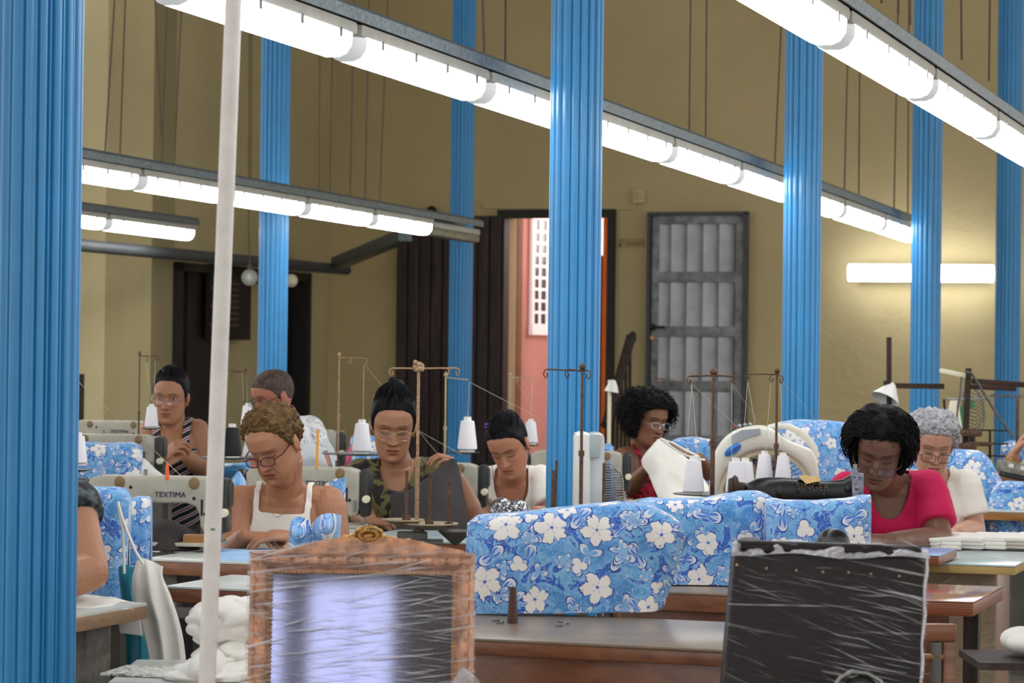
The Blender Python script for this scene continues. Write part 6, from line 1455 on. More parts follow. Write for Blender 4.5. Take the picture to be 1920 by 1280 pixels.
    # supports down to the floor level are the tables; simple posts for free stands
def build_fans():
    # big ivory box fan seen from the front, arch with handle
    Y = 9.35; t = thing('electric_fan', 'big ivory electric fan with handle, blue oval badge and round grille', 'fan', at(1430, 960, Y))
    outer = [(1322, 990), (1326, 940), (1332, 890), (1340, 845), (1358, 818), (1385, 802), (1420, 796), (1440, 797), (1452, 806), (1472, 822), (1500, 834), (1526, 842), (1534, 870), (1538, 930), (1540, 990)]
    inner = [(1350, 990)]+[(1437+92*math.cos(q), 935-92*math.sin(q)) for q in [PI*(1-k/18) for k in range(19)]]+[(1529, 990)]
    def res(pts, n):
        P = [V((a, b, 0)) for a, b in pts]; L = [0]
        for i in range(1, len(P)): L.append(L[-1]+(P[i]-P[i-1]).length)
        out = []
        for k in range(n):
            s = L[-1]*k/(n-1); i = max(j for j in range(len(L)) if L[j] <= s+1e-9); i = min(i, len(P)-2); f = (s-L[i])/(L[i+1]-L[i]); out.append(P[i].lerp(P[i+1], f))
        for _ in range(3): out = [out[0]]+[(out[i-1]+out[i]*2+out[i+1])/4 for i in range(1, n-1)]+[out[-1]]
        return out
    n = 70; O = res(outer, n); I = res(inner, n); rings = []
    for k in range(n):
        o, i = O[k], I[k]; r = []
        for f, dy in ((0, .03), (0, -.025), (.05, -.042), (.18, -.05), (.82, -.05), (.95, -.042), (1, -.025), (1, .03), (.9, .09), (.5, .10), (.1, .09)):
            q = o.lerp(i, f); r.append(at(q.x, q.y, Y+dy))
        rings.append(r)
    m = MB(); m.loft(rings)
    m.box(at(1430, 1000, Y+.02), (.44, .16, .05), bev=.02); obj('housing', m, M['fanbody'], t, ang=60)
    # handle arch at the upper right
    hp = [(1440, 808), (1456, 804), (1478, 805), (1498, 815), (1514, 828), (1527, 846), (1530, 862)]; m = MB()
    m.tube([at(x, y-6, Y+.02) for x, y in hp], [.010, .011, .012, .012, .012, .012, .010], 12); obj("handle", m, M['fanbody'], t)
    # grey control panel, badge
    m = MB(); pp = [(1371, 817), (1390, 806), (1425, 803), (1426, 813), (1400, 820), (1385, 828), (1373, 833)]; m.prism([at(x, y, Y-.052) for x, y in pp], V((0, -.006, 0))); obj('control_panel', m, M['fanpanel'], t)
    for i, (x, y) in enumerate(((1378, 801), (1387, 799), (1397, 797), (1407, 796))): m = MB(); m.ell(at(x, y-1, Y-.02), (.007, .007, .006)); obj('button', m, simple('red_button', col(160, 30, 50), .4) if i == 0 else M['fanpanel'], t)
    c = at(1374, 843, Y-.060); RB = Matrix.Rotation(-math.radians(34), 3, 'Y'); m = MB(); m.ell(c, (.034, .004, .015), RB, 28, 10); bd = obj('badge', m, M['badge'], t)
    tm = text_mb('Rownna', .016, c+V((0, -.0055, 0)), RB@V((1, 0, 0)), RB@V((0, 0, 1)), .0008, .2); obj('badge_lettering', tm, M['badgetext'], bd)
    # grille
    cc = at(1437, 935, Y-.02); R0 = (at(1437, 935, Y).z-at(1437, 846, Y).z)
    m = MB(); 
    for r_ in (1.0, .965): m.tube([cc+V((math.cos(q)*R0*r_, 0, math.sin(q)*R0*r_)) for q in [k*PI/36 for k in range(73)]], .006, 6)
    obj('grille_rim', m, M['cream'], t)
    m = MB()
    for k in range(60):
        q = 2*PI*k/60; pts = [cc+V((math.cos(q+.5*(1-f))*R0*f, -.03*(1-f*f), math.sin(q+.5*(1-f))*R0*f)) for f in (.15, .4, .7, .96)]; m.tube(pts, .0014, 4)
    for f in (.35, .6, .82): m.tube([cc+V((math.cos(q)*R0*f, -.03*(1-f*f), math.sin(q)*R0*f)) for q in [k*PI/24 for k in range(49)]], .0012, 4)
    obj('grille', m, M['steel'], t)['kind'] = 'stuff'
    m = MB()
    for k in range(3):
        q = 2*PI*k/3+.4; vs = []
        for f in (.12, .4, .7, .9):
            for w in (-.45, .45): a = q+w*(.6+.5*f); vs.append(cc+V((math.cos(a)*R0*f, .035+w*.05, math.sin(a)*R0*f)))
        m.add(vs, [(0, 1, 3, 2), (2, 3, 5, 4), (4, 5, 7, 6)])
    m.ell(cc+V((0, .03, 0)), (.03, .02, .03)); ob = obj('blades', m, simple('smoky_blue_blades', col(70, 84, 104), .3), t); s = ob.modifiers.new('t', 'SOLIDIFY'); s.thickness = .002
    m = MB(); m.ell(cc+V((0, -.03, 0)), (.03, .01, .03)); obj('grille_hub', m, M['fanbody'], t)
    b = at(1430, 1010, Y+.02); t2 = thing('stool', 'hidden stool carrying the ivory fan', 'stool', (b.x, b.y, 0)); m = MB(); m.box((b.x, b.y+.02, b.z-.045), (.5, .3, .03)); obj('seat', m, M['oak'], t2)
    for sx in (-.2, .2):
        for sy in (-.1, .12): m = MB(); m.box((b.x+sx, b.y+.02+sy, (b.z-.06)/2), (.03, .03, b.z-.062)); obj('leg', m, M['oak'], t2)
    # side-on white fan
    Y = 7.85; t = thing('electric_fan', 'white electric fan turned side-on in front of the middle blue column', 'fan', at(1100, 985, Y))
    def prof(x0, x1, yt, yb, yy, rad): 
        a = at(x0, yt, Y+yy); b = at(x1, yb, Y+yy); return a, b
    m = MB(); a, b = prof(1077, 1104, 810, 985, 0, 0); m.box((a+b)/2, (abs(b.x-a.x), .30, abs(a.z-b.z)), None, 0, .016)
    obj('front_shell', m, M['white'], t)
    m = MB(); a, b = prof(1103, 1129, 811, 985, 0, 0); m.box((a+b)/2, (abs(b.x-a.x), .28, abs(a.z-b.z)), None, 0, .014); obj('rear_shell', m, simple('grey_white_plastic', col(204, 206, 208), .25), t)
    m = MB(); a = at(1106, 814, Y-.145); b = at(1125, 858, Y-.145); m.box((a+b)/2, (abs(b.x-a.x), .008, abs(a.z-b.z)), None, 0, .003); obj('recess_panel', m, simple('pale_grey_green', col(176, 188, 184), .25), t)
    m = MB()
    cx = at(1130, 915, Y); 
    for k in range(26):
        z = at(1130, 868+4.6*k, Y).z; f = (k-12.5)/13; w = .058*math.sqrt(max(0, 1-abs(f)**4))*(1.0 if k > 3 else .5+.12*k); hw = .13*math.sqrt(max(.05, 1-f*f*.8))
        m.tube([V((cx.x, Y-hw, z)), V((cx.x+w*.6, Y-hw*.92, z)), V((cx.x+w, Y-hw*.6, z)), V((cx.x+w*1.05, Y, z)), V((cx.x+w, Y+hw*.6, z)), V((cx.x, Y+hw, z))], .0014, 5)
    for dy in (-.07, -.02, .03): m.tube([V((cx.x+.02, Y+dy, at(1130, 868, Y).z)), V((cx.x+.054, Y+dy, at(1130, 890, Y).z)), V((cx.x+.060, Y+dy, at(1130, 930, Y).z)), V((cx.x+.045, Y+dy, at(1130, 978, Y).z))], .0016, 5)
    obj('grille', m, M['steel'], t)['kind'] = 'stuff'
    m = MB(); m.ell(V((cx.x+.02, Y, at(1130, 925, Y).z)), (.018, .10, .10)); obj('blades', m, simple('smoky_blue_fan', col(110, 130, 160), .3), t)
    b = at(1100, 985, Y); t2 = thing('stool', 'hidden box stool carrying the side-on fan', 'stool', (b.x, b.y, 0)); m = MB(); m.box((b.x+.01, b.y, b.z-.016), (.22, .34, .03)); obj('seat', m, M['oak'], t2)
    for sx in (-.08, .1): m = MB(); m.box((b.x+sx, b.y, (b.z-.031)/2), (.025, .28, b.z-.033)); obj('leg', m, M['oak'], t2)
def build_front(FL, FL2):
    # gilt framed glass wrapped in film
    Y = 5.25; X0 = at(471, 1030, Y).x; X1 = at(891, 1030, Y).x; ZT = at(680, 1027, Y).z; t = thing('framed_mirror', 'carved gilt frame with dark glass, wrapped in stretched clear film', 'mirror', ((X0+X1)/2, Y, 0)); t.rotation_euler = (math.radians(-8), 0, 0); t.location.y = Y-.13
    w = .043; prof = [(0, 0), (0, -.022), (.006, -.034), (.014, -.030), (.020, -.036), (.030, -.028), (.036, -.018), (.043, -.016), (.043, -.006), (.043, 0)]
    def fr(d, y): return [V((X0+d, Y+y, ZT-d)), V((X1-d, Y+y, ZT-d)), V((X1-d, Y+y, .02+d)), V((X0+d, Y+y, .02+d))]
    m = MB(); rr = [fr(d, y) for d, y in prof]; n = len(rr); vs = [p for r in rr for p in r]; fs = []
    for i in range(n):
        for j in range(4): k = (j+1) % 4; fs.append((i*4+j, i*4+k, ((i+1) % n)*4+k, ((i+1) % n)*4+j))
    m.add(vs, fs); obj('frame', m, M['goldfr'], t, ang=25)
    m = MB()
    for k in range(44):
        x = X0+w+(X1-X0-2*w)*(k+.5)/44; m.ell((x, Y-.018, ZT-w+.002), (.0032, .004, .004), None, 8, 6)
    for sx in (X0+w-.002, X1-w+.002):
        for k in range(44): m.ell((sx, Y-.018, ZT-w-.008*(k+.5)), (.004, .004, .0032), None, 8, 6)
    obj('bead_trim', m, M['gold'], t)
    m = MB(); m.box(((X0+X1)/2, Y-.006, (ZT+.02)/2), (X1-X0-2*w+.004, .006, ZT-.02-2*w+.004)); obj('glass', m, M['mirror'], t)
    m = MB()
    for k in range(16): x = X0+(X1-X0)*(k+.5)/16; m.box((x, Y-.033, ZT-.018), (.0215, .004, .013), None, 0, .003)
    for k in range(30):
        for x in (X0+.018, X1-.018): m.box((x, Y-.033, ZT-.045-.028*k), (.013, .004, .023), None, 0, .003)
    obj('carved_panel', m, M['goldfr'], t)['kind'] = 'stuff'
    # crest
    m = MB(); 
    pr = [(505, 1027), (560, 1020), (600, 1008), (630, 1003), (740, 1003), (780, 1008), (820, 1018), (870, 1027)]
    m.prism([at(x, y, Y-.03) for x, y in pr]+[at(870, 1034, Y-.03), at(505, 1034, Y-.03)], V((0, .03, 0))); obj('crest', m, M['goldfr'], t)
    m = MB(); rnd = random.Random(3)
    for x, y, rx, rz in ((690, 998, 20, 11), (662, 1001, 12, 9), (716, 1001, 10, 9), (648, 1003, 8, 8), (735, 1004, 12, 7), (760, 1008, 12, 5), (672, 988, 10, 6), (708, 988, 10, 6), (690, 984, 14, 4), (784, 1012, 12, 4), (640, 1006, 8, 5), (800, 1016, 10, 3)):
        m.ell(at(x, y, Y-.012), (rx*S(Y), .016, rz*S(Y)), Matrix.Rotation(rnd.uniform(-.4, .4), 3, 'Y'), 16, 10)
    m.tube([at(690+26*math.cos(q), 1002-20*math.sin(q), Y-.016) for q in [k*PI/12 for k in range(13)]], .005, 8)
    for k in range(16): q = k*.39; m.ell(at(690+17*math.cos(q), 999-9*math.sin(q), Y-.03), (.004, .005, .004), None, 8, 6)
    obj('gold_ornament', m, M['gold'], t, ang=60)
    # film: slightly ballooned shell around the frame
    def shell(xa, xb, zb, zt_fn, y0, y1, amp, seed, nu=120, nv=90, lean=0.0):
        vs = []
        m = MB()
        def P(u, v):                 # u around: 0..1 front left->right, then right side
            return None
        path = [(xa-.004, y1), (xa-.006, y0)]
        N1, N2 = 8, nu
        pts = [(xa-.003, y1+(y0-y1)*k/N1) for k in range(N1)]+[(xa-.003+(xb-xa+.006)*k/N2, y0) for k in range(N2)]+[(xb+.003, y0+(y1-y0)*k/N1) for k in range(N1+1)]
        for j in range(nv):
            f = j/(nv-1)
            for (x, y) in pts:
                zt = zt_fn(x); z = zb+(zt-zb)*f; n = NZ(x*9+seed, z*26, seed)+.6*NZ(x*4, z*70+x*22, seed+3); 
                vs.append(V((x+lean*(zt-z), y-amp*n-.003*math.sin(PI*f), z)))
        k = len(pts); m.add(vs, [(j*k+i, j*k+i+1, (j+1)*k+i+1, (j+1)*k+i) for j in range(nv-1) for i in range(k-1)])
        # lid over the top
        o = len(m.v); top = vs[(nv-1)*k:]
        back = [V((p.x, Y+.004, p.z-.002)) for p in top]; m.add(top+back, [(i, i+1, k+i+1, k+i) for i in range(k-1)])
        return m
    ztf = lambda x: float(np.interp(x, [at(a, 1000, Y).x for a in (471, 505, 600, 640, 760, 820, 880, 891)], [at(700, b, Y).z for b in (1029, 1024, 1009, 1012, 1017, 1019, 1027, 1030)]))
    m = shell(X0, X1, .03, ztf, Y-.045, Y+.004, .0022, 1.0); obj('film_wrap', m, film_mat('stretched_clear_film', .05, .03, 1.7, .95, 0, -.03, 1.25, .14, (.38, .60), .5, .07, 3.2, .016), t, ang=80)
    # gathered twist of film at the lower right corner
    m = MB(); c = at(868, 1248, Y-.05)
    for k in range(11):
        q = -.5+k*.14; m.tube([c, c+V((math.cos(-q-1.2)*.03, -.004, math.sin(-q-1.2)*.03)), c+V((math.cos(-q-1.2)*.075, .01, math.sin(-q-1.2)*.09))], [.001, .0035, .002], 5)
    obj('film_gather', m, film_mat('gathered_film', .6, .5, 2, .8, 0, .1), t)
    # dark studded chair back, wrapped
    Y2 = 5.2; t = thing('studded_chair', 'dark leather chair back with brass studs, wrapped in clear film', 'chair', (at(1555, 1000, Y2).x, Y2, 0))
    C4 = [(1378, 1032), (1735, 1040), (1722, 1400), (1346, 1400)]
    A4 = [at(x, y, Y2) for x, y in C4]; sc_ = lambda P, dy: P+V((0, dy, 0))
    zb = A4[2].z
    m = MB(); m.add([p for p in A4]+[sc_(p, .09) for p in A4], [(0, 1, 2, 3), (7, 6, 5, 4), (0, 4, 5, 1), (1, 5, 6, 2), (2, 6, 7, 3), (3, 7, 4, 0)])
    ob = obj('backrest', m, M['leather'], t, smooth=False); bv = ob.modifiers.new('b', 'BEVEL'); bv.width = .008; bv.segments = 3
    m = MB(); a = A4[0]; b = A4[1]; m.tube([a+V((.01, 0, .008)), (a+b)/2+V((0, 0, .006)), b+V((-.01, 0, .004))], .014, 12); 
    m.ell(at(1405, 1020, Y2+.03), (.03, .03, .014)); m.ell(at(1440, 1030, Y2), (.02, .02, .012)); m.ell(at(1670, 1036, Y2), (.016, .02, .008)); obj('top_rail', m, M['leather'], t)
    for k, (x, y) in enumerate(((1382, 1059), (1437, 1065), (1493, 1069), (1543, 1072), (1591, 1073), (1633, 1076), (1686, 1080))): m = MB(); m.ell(at(x, y, Y2-.001), (.0030, .003, .0030), None, 12, 8); obj('stud', m, M['stud'], t)
    z0 = zb; m = MB(); m.box((A4[3].x*.5+A4[2].x*.5, Y2+.28, zb-.03), (.40, .42, .08), None, 0, .02); obj('seat', m, M['leather'], t)
    for sx in (-.16, .16):
        for sy in (.04, .44): m = MB(); m.box(((A4[3].x+A4[2].x)/2+sx, Y2+sy, (zb-.05)/2), (.035, .035, zb-.052)); obj('leg', m, M['darkwood'], t)
    # film around it
    vs = []; nu, nv = 120, 90; m = MB(); rnd = random.Random(5)
    tl, tr_, br, bl = at(1372, 1012, Y2), at(1742, 1026, Y2), at(1728, 1400, Y2), at(1344, 1400, Y2)
    for j in range(nv):
        f = j/(nv-1)
        for i in range(nu+8):
            u = min(i/(nu-1), 1); ex = max(0, i-(nu-1))*.012
            p = (tl.lerp(tr_, u)).lerp(bl.lerp(br, u), f); zz = p.z+(.006*NZ(u*9, 0, 1) if j < 6 else 0)
            n = NZ(u*6+f*3, f*16-u*7, 2)+.6*NZ(u*3, f*50-u*18, 6)
            vs.append(V((p.x, p.y-.012-.0022*n+ex, zz)))
    k = nu+8; m.add(vs, [(j*k+i, j*k+i+1, (j+1)*k+i+1, (j+1)*k+i) for j in range(nv-1) for i in range(k-1)])
    tb = [vs[i] for i in range(k)]; bk = [V((p.x, Y2+.09, p.z-.012+.01*NZ(p.x*30, 1, 1))) for p in tb]; md = [V((p.x, Y2+.035, p.z+.012+.012*NZ(p.x*26, 3, 1))) for p in tb]
    m.add(tb+md+bk, [(i, i+1, k+i+1, k+i) for i in range(k-1)]+[(k+i, k+i+1, 2*k+i+1, 2*k+i) for i in range(k-1)])
    obj('film_wrap', m, film_mat('stretched_clear_film_dark', -.25, .0, 4.2, .85, 0, -.04, .9, .2, (.38, .66), .25, .02, 3.5), t, ang=80)
    fm = film_mat('crumpled_film', .3, .35, 7, .9, 0, .10, 1.0, .12, (.36, .6), .4, .16, 9)
    rows = [[(1378+k*40, 1012+6*math.sin(k*1.7)+k*1.6, Y2+.03) for k in range(10)], [(1374+k*41, 1022+5*math.sin(k*2.3)+k*1.3, Y2-.01) for k in range(10)], [(1370+k*41.5, 1038+4*math.sin(k*1.3+1)+k*1.0, Y2-.018) for k in range(10)]]
    sheet('film_crumple', rows, fm, 120, 26, .010, 40, 3, .0006, parent=t)
    m = MB(); m.tube([at(1738+2*math.sin(k*1.9)-k*1.3, 1040+k*28, Y2-.016) for k in range(10)], [.0022+.0014*abs(math.sin(k*2.1)) for k in range(10)], 6); obj('film_edge', m, film_mat('bright_film_edge', .3, .5, 2, .9, 0, .35, 1, .1, (.3, .5), .6, .2, 9), t)
    # glossy black curved chair arm below
    Y3 = 4.9; t = thing('black_chair', 'glossy black rounded chair top at the bottom edge before the wrapped chair', 'chair', (at(1610, 1290, Y3).x, Y3, 0)); c = at(1610, 1300, Y3)
    m = MB(); m.tube([at(x, y, Y3) for x, y in ((1560, 1340), (1563, 1290), (1576, 1270), (1598, 1259), (1626, 1262), (1650, 1276), (1664, 1340))], .0045, 12); obj('rim', m, M['steel'], t)
    m = MB(); m.ell(at(1613, 1345, Y3+.005), (.052, .014, .078), None, 28, 18); obj('backrest', m, simple('glossy_black', col(22, 24, 24), .12), t)
    m = MB(); p = at(1610, 1400, Y3); m.tube([p, V((p.x, p.y, .02))], .02, 12); m.box((p.x, p.y, .015), (.34, .34, .03), None, 0, .01); m.box((p.x, p.y-.12, .45), (.3, .26, .05), None, 0, .02); obj('pedestal', m, M['black'], t)
    # dark round knob between covers and wrapped chair
    m = MB(); Yk = 6.5; c = at(1562, 1018, Yk); m.ell(c, (.042, .03, .036), None, 24, 16); m.tube([c, V((c.x, c.y, .0))], .015, 10); m.ell(at(1590, 1030, Yk), (.03, .02, .012)); tag(obj('motor_knob', m, M['blackenamel']), 'dark round machine wheel peeking over the wrapped chair back', 'machine wheel')
    # spindle and screws on the front table
    p = atz(961, 1167, .781); m = MB(); m.lathe([(.0125, 0), (.0125, .006), (.0115, .02), (.0082, .078), (.008, .082)], p, n=18); tag(obj('wooden_spindle', m, simple('dark_reddish_wood', col(76, 42, 34), .4)), 'dark red-brown tapered spindle standing on the front table', 'spindle')
    for (x, y, r_) in ((928, 1163, .4), (936, 1167, -.3), (1047, 1172, .2), (1060, 1168, .9), (1052, 1165, -.6)):
        p = atz(x, y, .783); m = MB(); d = V((math.cos(r_), math.sin(r_), 0)); m.tube([p-d*.007, p+d*.007], .0022, 8); m.lathe([(.001, 0), (.0045, .001), (.0045, .003)], p+d*.007, d, 10); tag(obj('screw', m, M['steel']), 'tiny shiny screw lying on the front table before the floral cover', 'screw', 'loose screws on the front table')
def build_cloths(FL, FL2):
    # white cloth on near left table
    tag(sheet('white_cloth', [[(120, 1113, 6.62), (180, 1116, 6.62), (230, 1125, 6.62), (268, 1133, 6.62)], [(120, 1124, 6.45), (180, 1126, 6.45), (220, 1132, 6.45), (258, 1138, 6.47)], [(125, 1150, 6.28), (160, 1150, 6.28), (205, 1146, 6.32), (250, 1141, 6.42)]], M['cotton'], 30, 24, .006, 14, 1, dirv=V((0, 0, 1))), 'white cloth lying on the near left table beside the elbow', 'cloth')
    # hanging strap and white trousers
    Y = 6.72; t = thing('white_garment', 'white garment with long ties hanging beside the floral cover at left', 'garment', at(290, 1250, Y))
    def strap(pts, w, nm='tie'):
        m = MB(); L = [at(x, y, Y-.02) for x, y in pts]; m.tube(L, w, 8, flat=.5); return obj(nm, m, M['cotton'], t)
    strap([(221, 942), (224, 965), (230, 990), (232, 1030), (233, 1075)], .0075); strap([(221, 940), (228, 968), (240, 1000), (255, 1035), (268, 1056)], .0075)
    sheet('trouser_cloth', [[(256, 1052, Y), (268, 1046, Y), (285, 1052, Y), (306, 1062, Y)], [(248, 1090, Y), (270, 1085, Y-.03), (290, 1080, Y-.02), (306, 1082, Y)], [(252, 1130, Y), (276, 1125, Y-.03), (300, 1120, Y-.02), (322, 1120, Y)], [(268, 1180, Y), (290, 1175, Y-.03), (315, 1172, Y-.02), (338, 1172, Y)], [(280, 1230, Y), (300, 1232, Y-.03), (325, 1230, Y-.02), (347, 1228, Y)], [(284, 1300, Y), (304, 1302, Y-.03), (330, 1300, Y-.02), (352, 1300, Y)]], M['cotton'], 50, 60, .006, 16, 2, parent=t, wave=lambda u, v: .012*math.sin(u*15+v*1.5)*(.3+v))
    tag(sheet('teal_cloth', [[(222, 1062, 6.82), (238, 1058, 6.8), (258, 1070, 6.82)], [(226, 1105, 6.82), (240, 1110, 6.78), (256, 1118, 6.82)], [(232, 1150, 6.82), (252, 1150, 6.78), (272, 1160, 6.82)], [(238, 1200, 6.82), (262, 1200, 6.78), (284, 1200, 6.82)], [(238, 1250, 6.82), (262, 1268, 6.78), (286, 1262, 6.82)]], M['teal'], 30, 50, .012, 9, 4, wave=lambda u, v: .008*math.sin(u*9+v*3)), 'teal fabric hanging between floral cover and white garment', 'cloth')
    tag(sheet('white_scrap', [[(222, 1170, 6.55), (262, 1155, 6.55)], [(225, 1186, 6.55), (268, 1192, 6.55)]], M['cotton'], 16, 12, .004, 20, 4), 'white cloth corner hanging under the near left table edge', 'cloth')
    # big white bundles
    def bundle(label, pts, Y, ry, seed, kfr=12):
        m = MB(); vs = []; cx = sum(p[0] for p in pts)/len(pts); cy = sum(p[1] for p in pts)/len(pts); N, K = 90, 44; c = at(cx, cy, Y); ang = [math.atan2(-(y-cy), x-cx) for x, y in pts]; rad = [math.hypot(x-cx, y-cy)*S(Y) for x, y in pts]; o = sorted(zip(ang, rad)); aa = [o[-1][0]-2*PI]+[x[0] for x in o]+[o[0][0]+2*PI]; rr = [o[-1][1]]+[x[1] for x in o]+[o[0][1]]
        rings = []
        for i in range(K+1):
            ph = -PI/2+PI*i/K; ct = max(math.cos(ph), .001)**.7; r = []
            for j in range(N):
                a = -PI+2*PI*j/N; R_ = float(np.interp(a, aa, rr))*ct; x, z, y = math.cos(a)*R_, math.sin(a)*R_, math.sin(ph)*ry
                n = NZ(x*kfr+seed, z*kfr, y*kfr)+.5*NZ(x*kfr*2.2, z*kfr*2.2+seed, y*9); cr = -(1-min(1, abs(NZ(x*kfr*.9+4+.6*NZ(z*20, x*9, 1), z*kfr*1.6+seed, y*6))*4))**2*.9
                f = 1+.10*n+.16*cr; r.append(c+V((x*f, y*f, z*f)))
            rings.append(r)
        m.loft(rings); return tag(obj('cloth_bundle', m, M['cotton'], ang=80), label, 'cloth bundle')
    bundle('upper crumpled white cloth bundle left of the gilt frame', [(345, 1155), (360, 1140), (400, 1125), (450, 1120), (490, 1124), (505, 1170), (490, 1205), (440, 1212), (390, 1208), (355, 1190)], 6.3, .12, 1)
    bundle('lower crumpled white cloth bundle under the first, left of the gilt frame', [(352, 1232), (370, 1215), (410, 1206), (460, 1208), (505, 1212), (508, 1245), (470, 1256), (400, 1254), (360, 1248)], 6.25, .12, 5)
    # pile of folded whites and printed sheets below
    Yp = 5.9; t = thing('low_table', 'low table with papers at the bottom left beside the gilt frame', 'table', (at(360, 1270, Yp).x, Yp, 0)); a = atz(215, 1268, .66); b = atz(520, 1272, .66)
    m = MB(); m.box(((a.x+b.x)/2, a.y+.13, .645), (b.x-a.x, .45, .03), None, 0, .004); obj('tabletop', m, M['formica'], t)
    for sx in (.05, b.x-a.x-.05):
        for sy in (-.04, .3): m = MB(); m.box((a.x+sx, a.y+sy, .315), (.035, .035, .63)); obj('leg', m, M['greypost'], t)
    tp = NT('printed_sheet'); co = tp.coord('Object'); tp.base(tp.ramp(tp.noise(co, 40, 4, .6, 1.5), [(.5, col(226, 224, 214)), (.6, col(120, 120, 116))]))
    p = atz(300, 1264, .665); m = MB(); m.box((p.x, p.y+.06, .664), (.24, .18, .005), Matrix.Rotation(-.2, 3, 'Z'), 0, .001); tag(obj('paper', m, tp.m), 'printed paper sheet lying flat at the bottom left', 'paper')
    bundle('flat folded white cloth under the crumpled bundles beside the pole', [(328, 1247), (360, 1243), (430, 1244), (500, 1246), (505, 1258), (430, 1263), (350, 1262), (326, 1256)], 6.1, .10, 8, 5)
    bundle('lowest folded white cloth with rolled edge at the bottom beside the pole', [(300, 1262), (340, 1258), (420, 1258), (470, 1262), (474, 1272), (420, 1276), (330, 1275), (302, 1270)], 6.0, .09, 11, 5)
    m = MB(); bl = atz(430, 1262, .66)
    # something dark behind the bundles
    m = MB(); q = at(392, 1150, 7.5); m.box((q.x, q.y+.05, q.z/2), (.42, .3, q.z), None, 0, .02); tag(obj('dark_crate', m, simple('dark_brown_crate', col(52, 40, 40), .8)), 'dark brown crate behind the white bundles', 'crate')
    # camouflage wearer's dark cloth
    tag(sheet('dark_cloth', [[(832, 868, 9.80), (840, 862, 9.80), (852, 860, 9.80), (862, 880, 9.82)], [(770, 918, 9.72), (800, 900, 9.70), (830, 890, 9.70), (866, 905, 9.76)], [(733, 925, 9.70), (780, 935, 9.62), (830, 930, 9.62), (872, 940, 9.7)], [(738, 972, 9.60), (780, 975, 9.55), (830, 975, 9.55), (878, 975, 9.6)], [(745, 998, 9.55), (780, 1002, 9.5), (830, 1002, 9.5), (882, 1000, 9.55)]], M['charcoal'], 50, 50, .008, 9, 6, wave=lambda u, v: .012*math.sin(u*5+v*6)), 'charcoal cloth held up by the person in the camouflage top', 'cloth')
    # white cloth of the curly haired seamstress: tank-shaped panel
    tag(sheet('white_cloth', [[(1233, 823, 12.1), (1245, 822, 12.1), (1262, 838, 12.08), (1290, 860, 12.1)], [(1203, 862, 12.1), (1235, 850, 12.05), (1262, 858, 12.05), (1300, 868, 12.08)], [(1216, 890, 12.05), (1245, 885, 12.0), (1275, 885, 12.0), (1318, 895, 12.05)], [(1226, 915, 12.0), (1255, 910, 11.97), (1285, 912, 11.97), (1330, 915, 12.0)], [(1236, 938, 11.98), (1262, 940, 11.92), (1290, 940, 11.92), (1332, 940, 11.98)]], M['cotton'], 46, 46, .010, 9, 7, wave=lambda u, v: .012*math.sin(u*7+v*2)), 'white tank-shaped cloth panel held up by the curly-haired seamstress', 'cloth')
    m = MB(); m.tube([at(x, y, 12.02) for x, y in ((1238, 822), (1256, 836), (1278, 850), (1300, 858), (1322, 862))], .012, 8, flat=.4); m.tube([at(x, y, 12.0) for x, y in ((1240, 823), (1262, 830), (1288, 845), (1312, 856))], .010, 8, flat=.4); tag(obj('white_strap', m, M['cotton']), 'white shoulder straps stretched from the hand of the curly-haired seamstress', 'strap')
    # sparkly grey item
    ts = NT('silver_sequins'); co = ts.coord('Object'); v = ts.new('ShaderNodeTexVoronoi'); v.inputs['Scale'].default_value = 190; ts.l(co, v.inputs['Vector']); sc_ = ts.new('ShaderNodeSeparateColor'); ts.l(v.outputs['Color'], sc_.inputs[0]); ts.base(ts.ramp(sc_.outputs[0], [(.3, col(60, 60, 66)), (.75, col(150, 150, 156)), (.92, col(250, 250, 250))])); ts.set(Roughness=.3, Metallic=.5)
    Y = 10.45; m = MB(); m.ell(at(940, 958, Y), (.048, .05, .055)); m.ell(at(970, 960, Y), (.052, .05, .050)); m.ell(at(955, 968, Y), (.08, .05, .04)); tag(obj('sequin_pouch', m, ts.m), 'sparkling silver-grey sequined pouch below the white V-neck', 'pouch')
    # pale cloths
    tag(sheet('pale_cloth', [[(262, 855, 11.2), (275, 862, 11.2), (290, 878, 11.2)], [(262, 875, 11.1), (285, 882, 11.1), (308, 892, 11.1)], [(262, 905, 11.1), (290, 905, 11.1), (318, 905, 11.1)]], M['cotton'], 24, 20, .008, 14, 1), 'white cloth sliding off the back left machine', 'cloth')
    tag(sheet('sheer_cloth', [[(555, 838, 11.6), (580, 828, 11.6), (605, 842, 11.6)], [(558, 862, 11.5), (585, 855, 11.5), (612, 866, 11.5)], [(562, 892, 11.5), (590, 892, 11.5), (622, 895, 11.5)]], M['sheer'], 30, 24, .012, 12, 2), 'sheer white fabric gathered before the man in the printed shirt', 'cloth')
    tag(sheet('sheer_strip', [[(603, 822, 11.5), (614, 822, 11.5)], [(616, 850, 11.4), (628, 846, 11.4)], [(630, 893, 11.2), (642, 884, 11.2)]], M['sheer'], 12, 30, .012, 20, 3), 'thin sheer strip hanging right of the man in the printed shirt', 'cloth')
    tag(sheet('pink_cloth', [[(650, 848, 12.5), (662, 830, 12.5)], [(648, 865, 12.4), (660, 850, 12.4)], [(646, 878, 12.4), (658, 872, 12.4)]], simple('pink_cloth', col(214, 90, 130), .8), 12, 20, .006, 20, 3), 'pink cloth edge beside the white thread cone', 'cloth')
    # folded white pieces on the right table
    labs = ['leftmost', 'second', 'third', 'fourth', 'fifth', 'sixth', 'seventh']
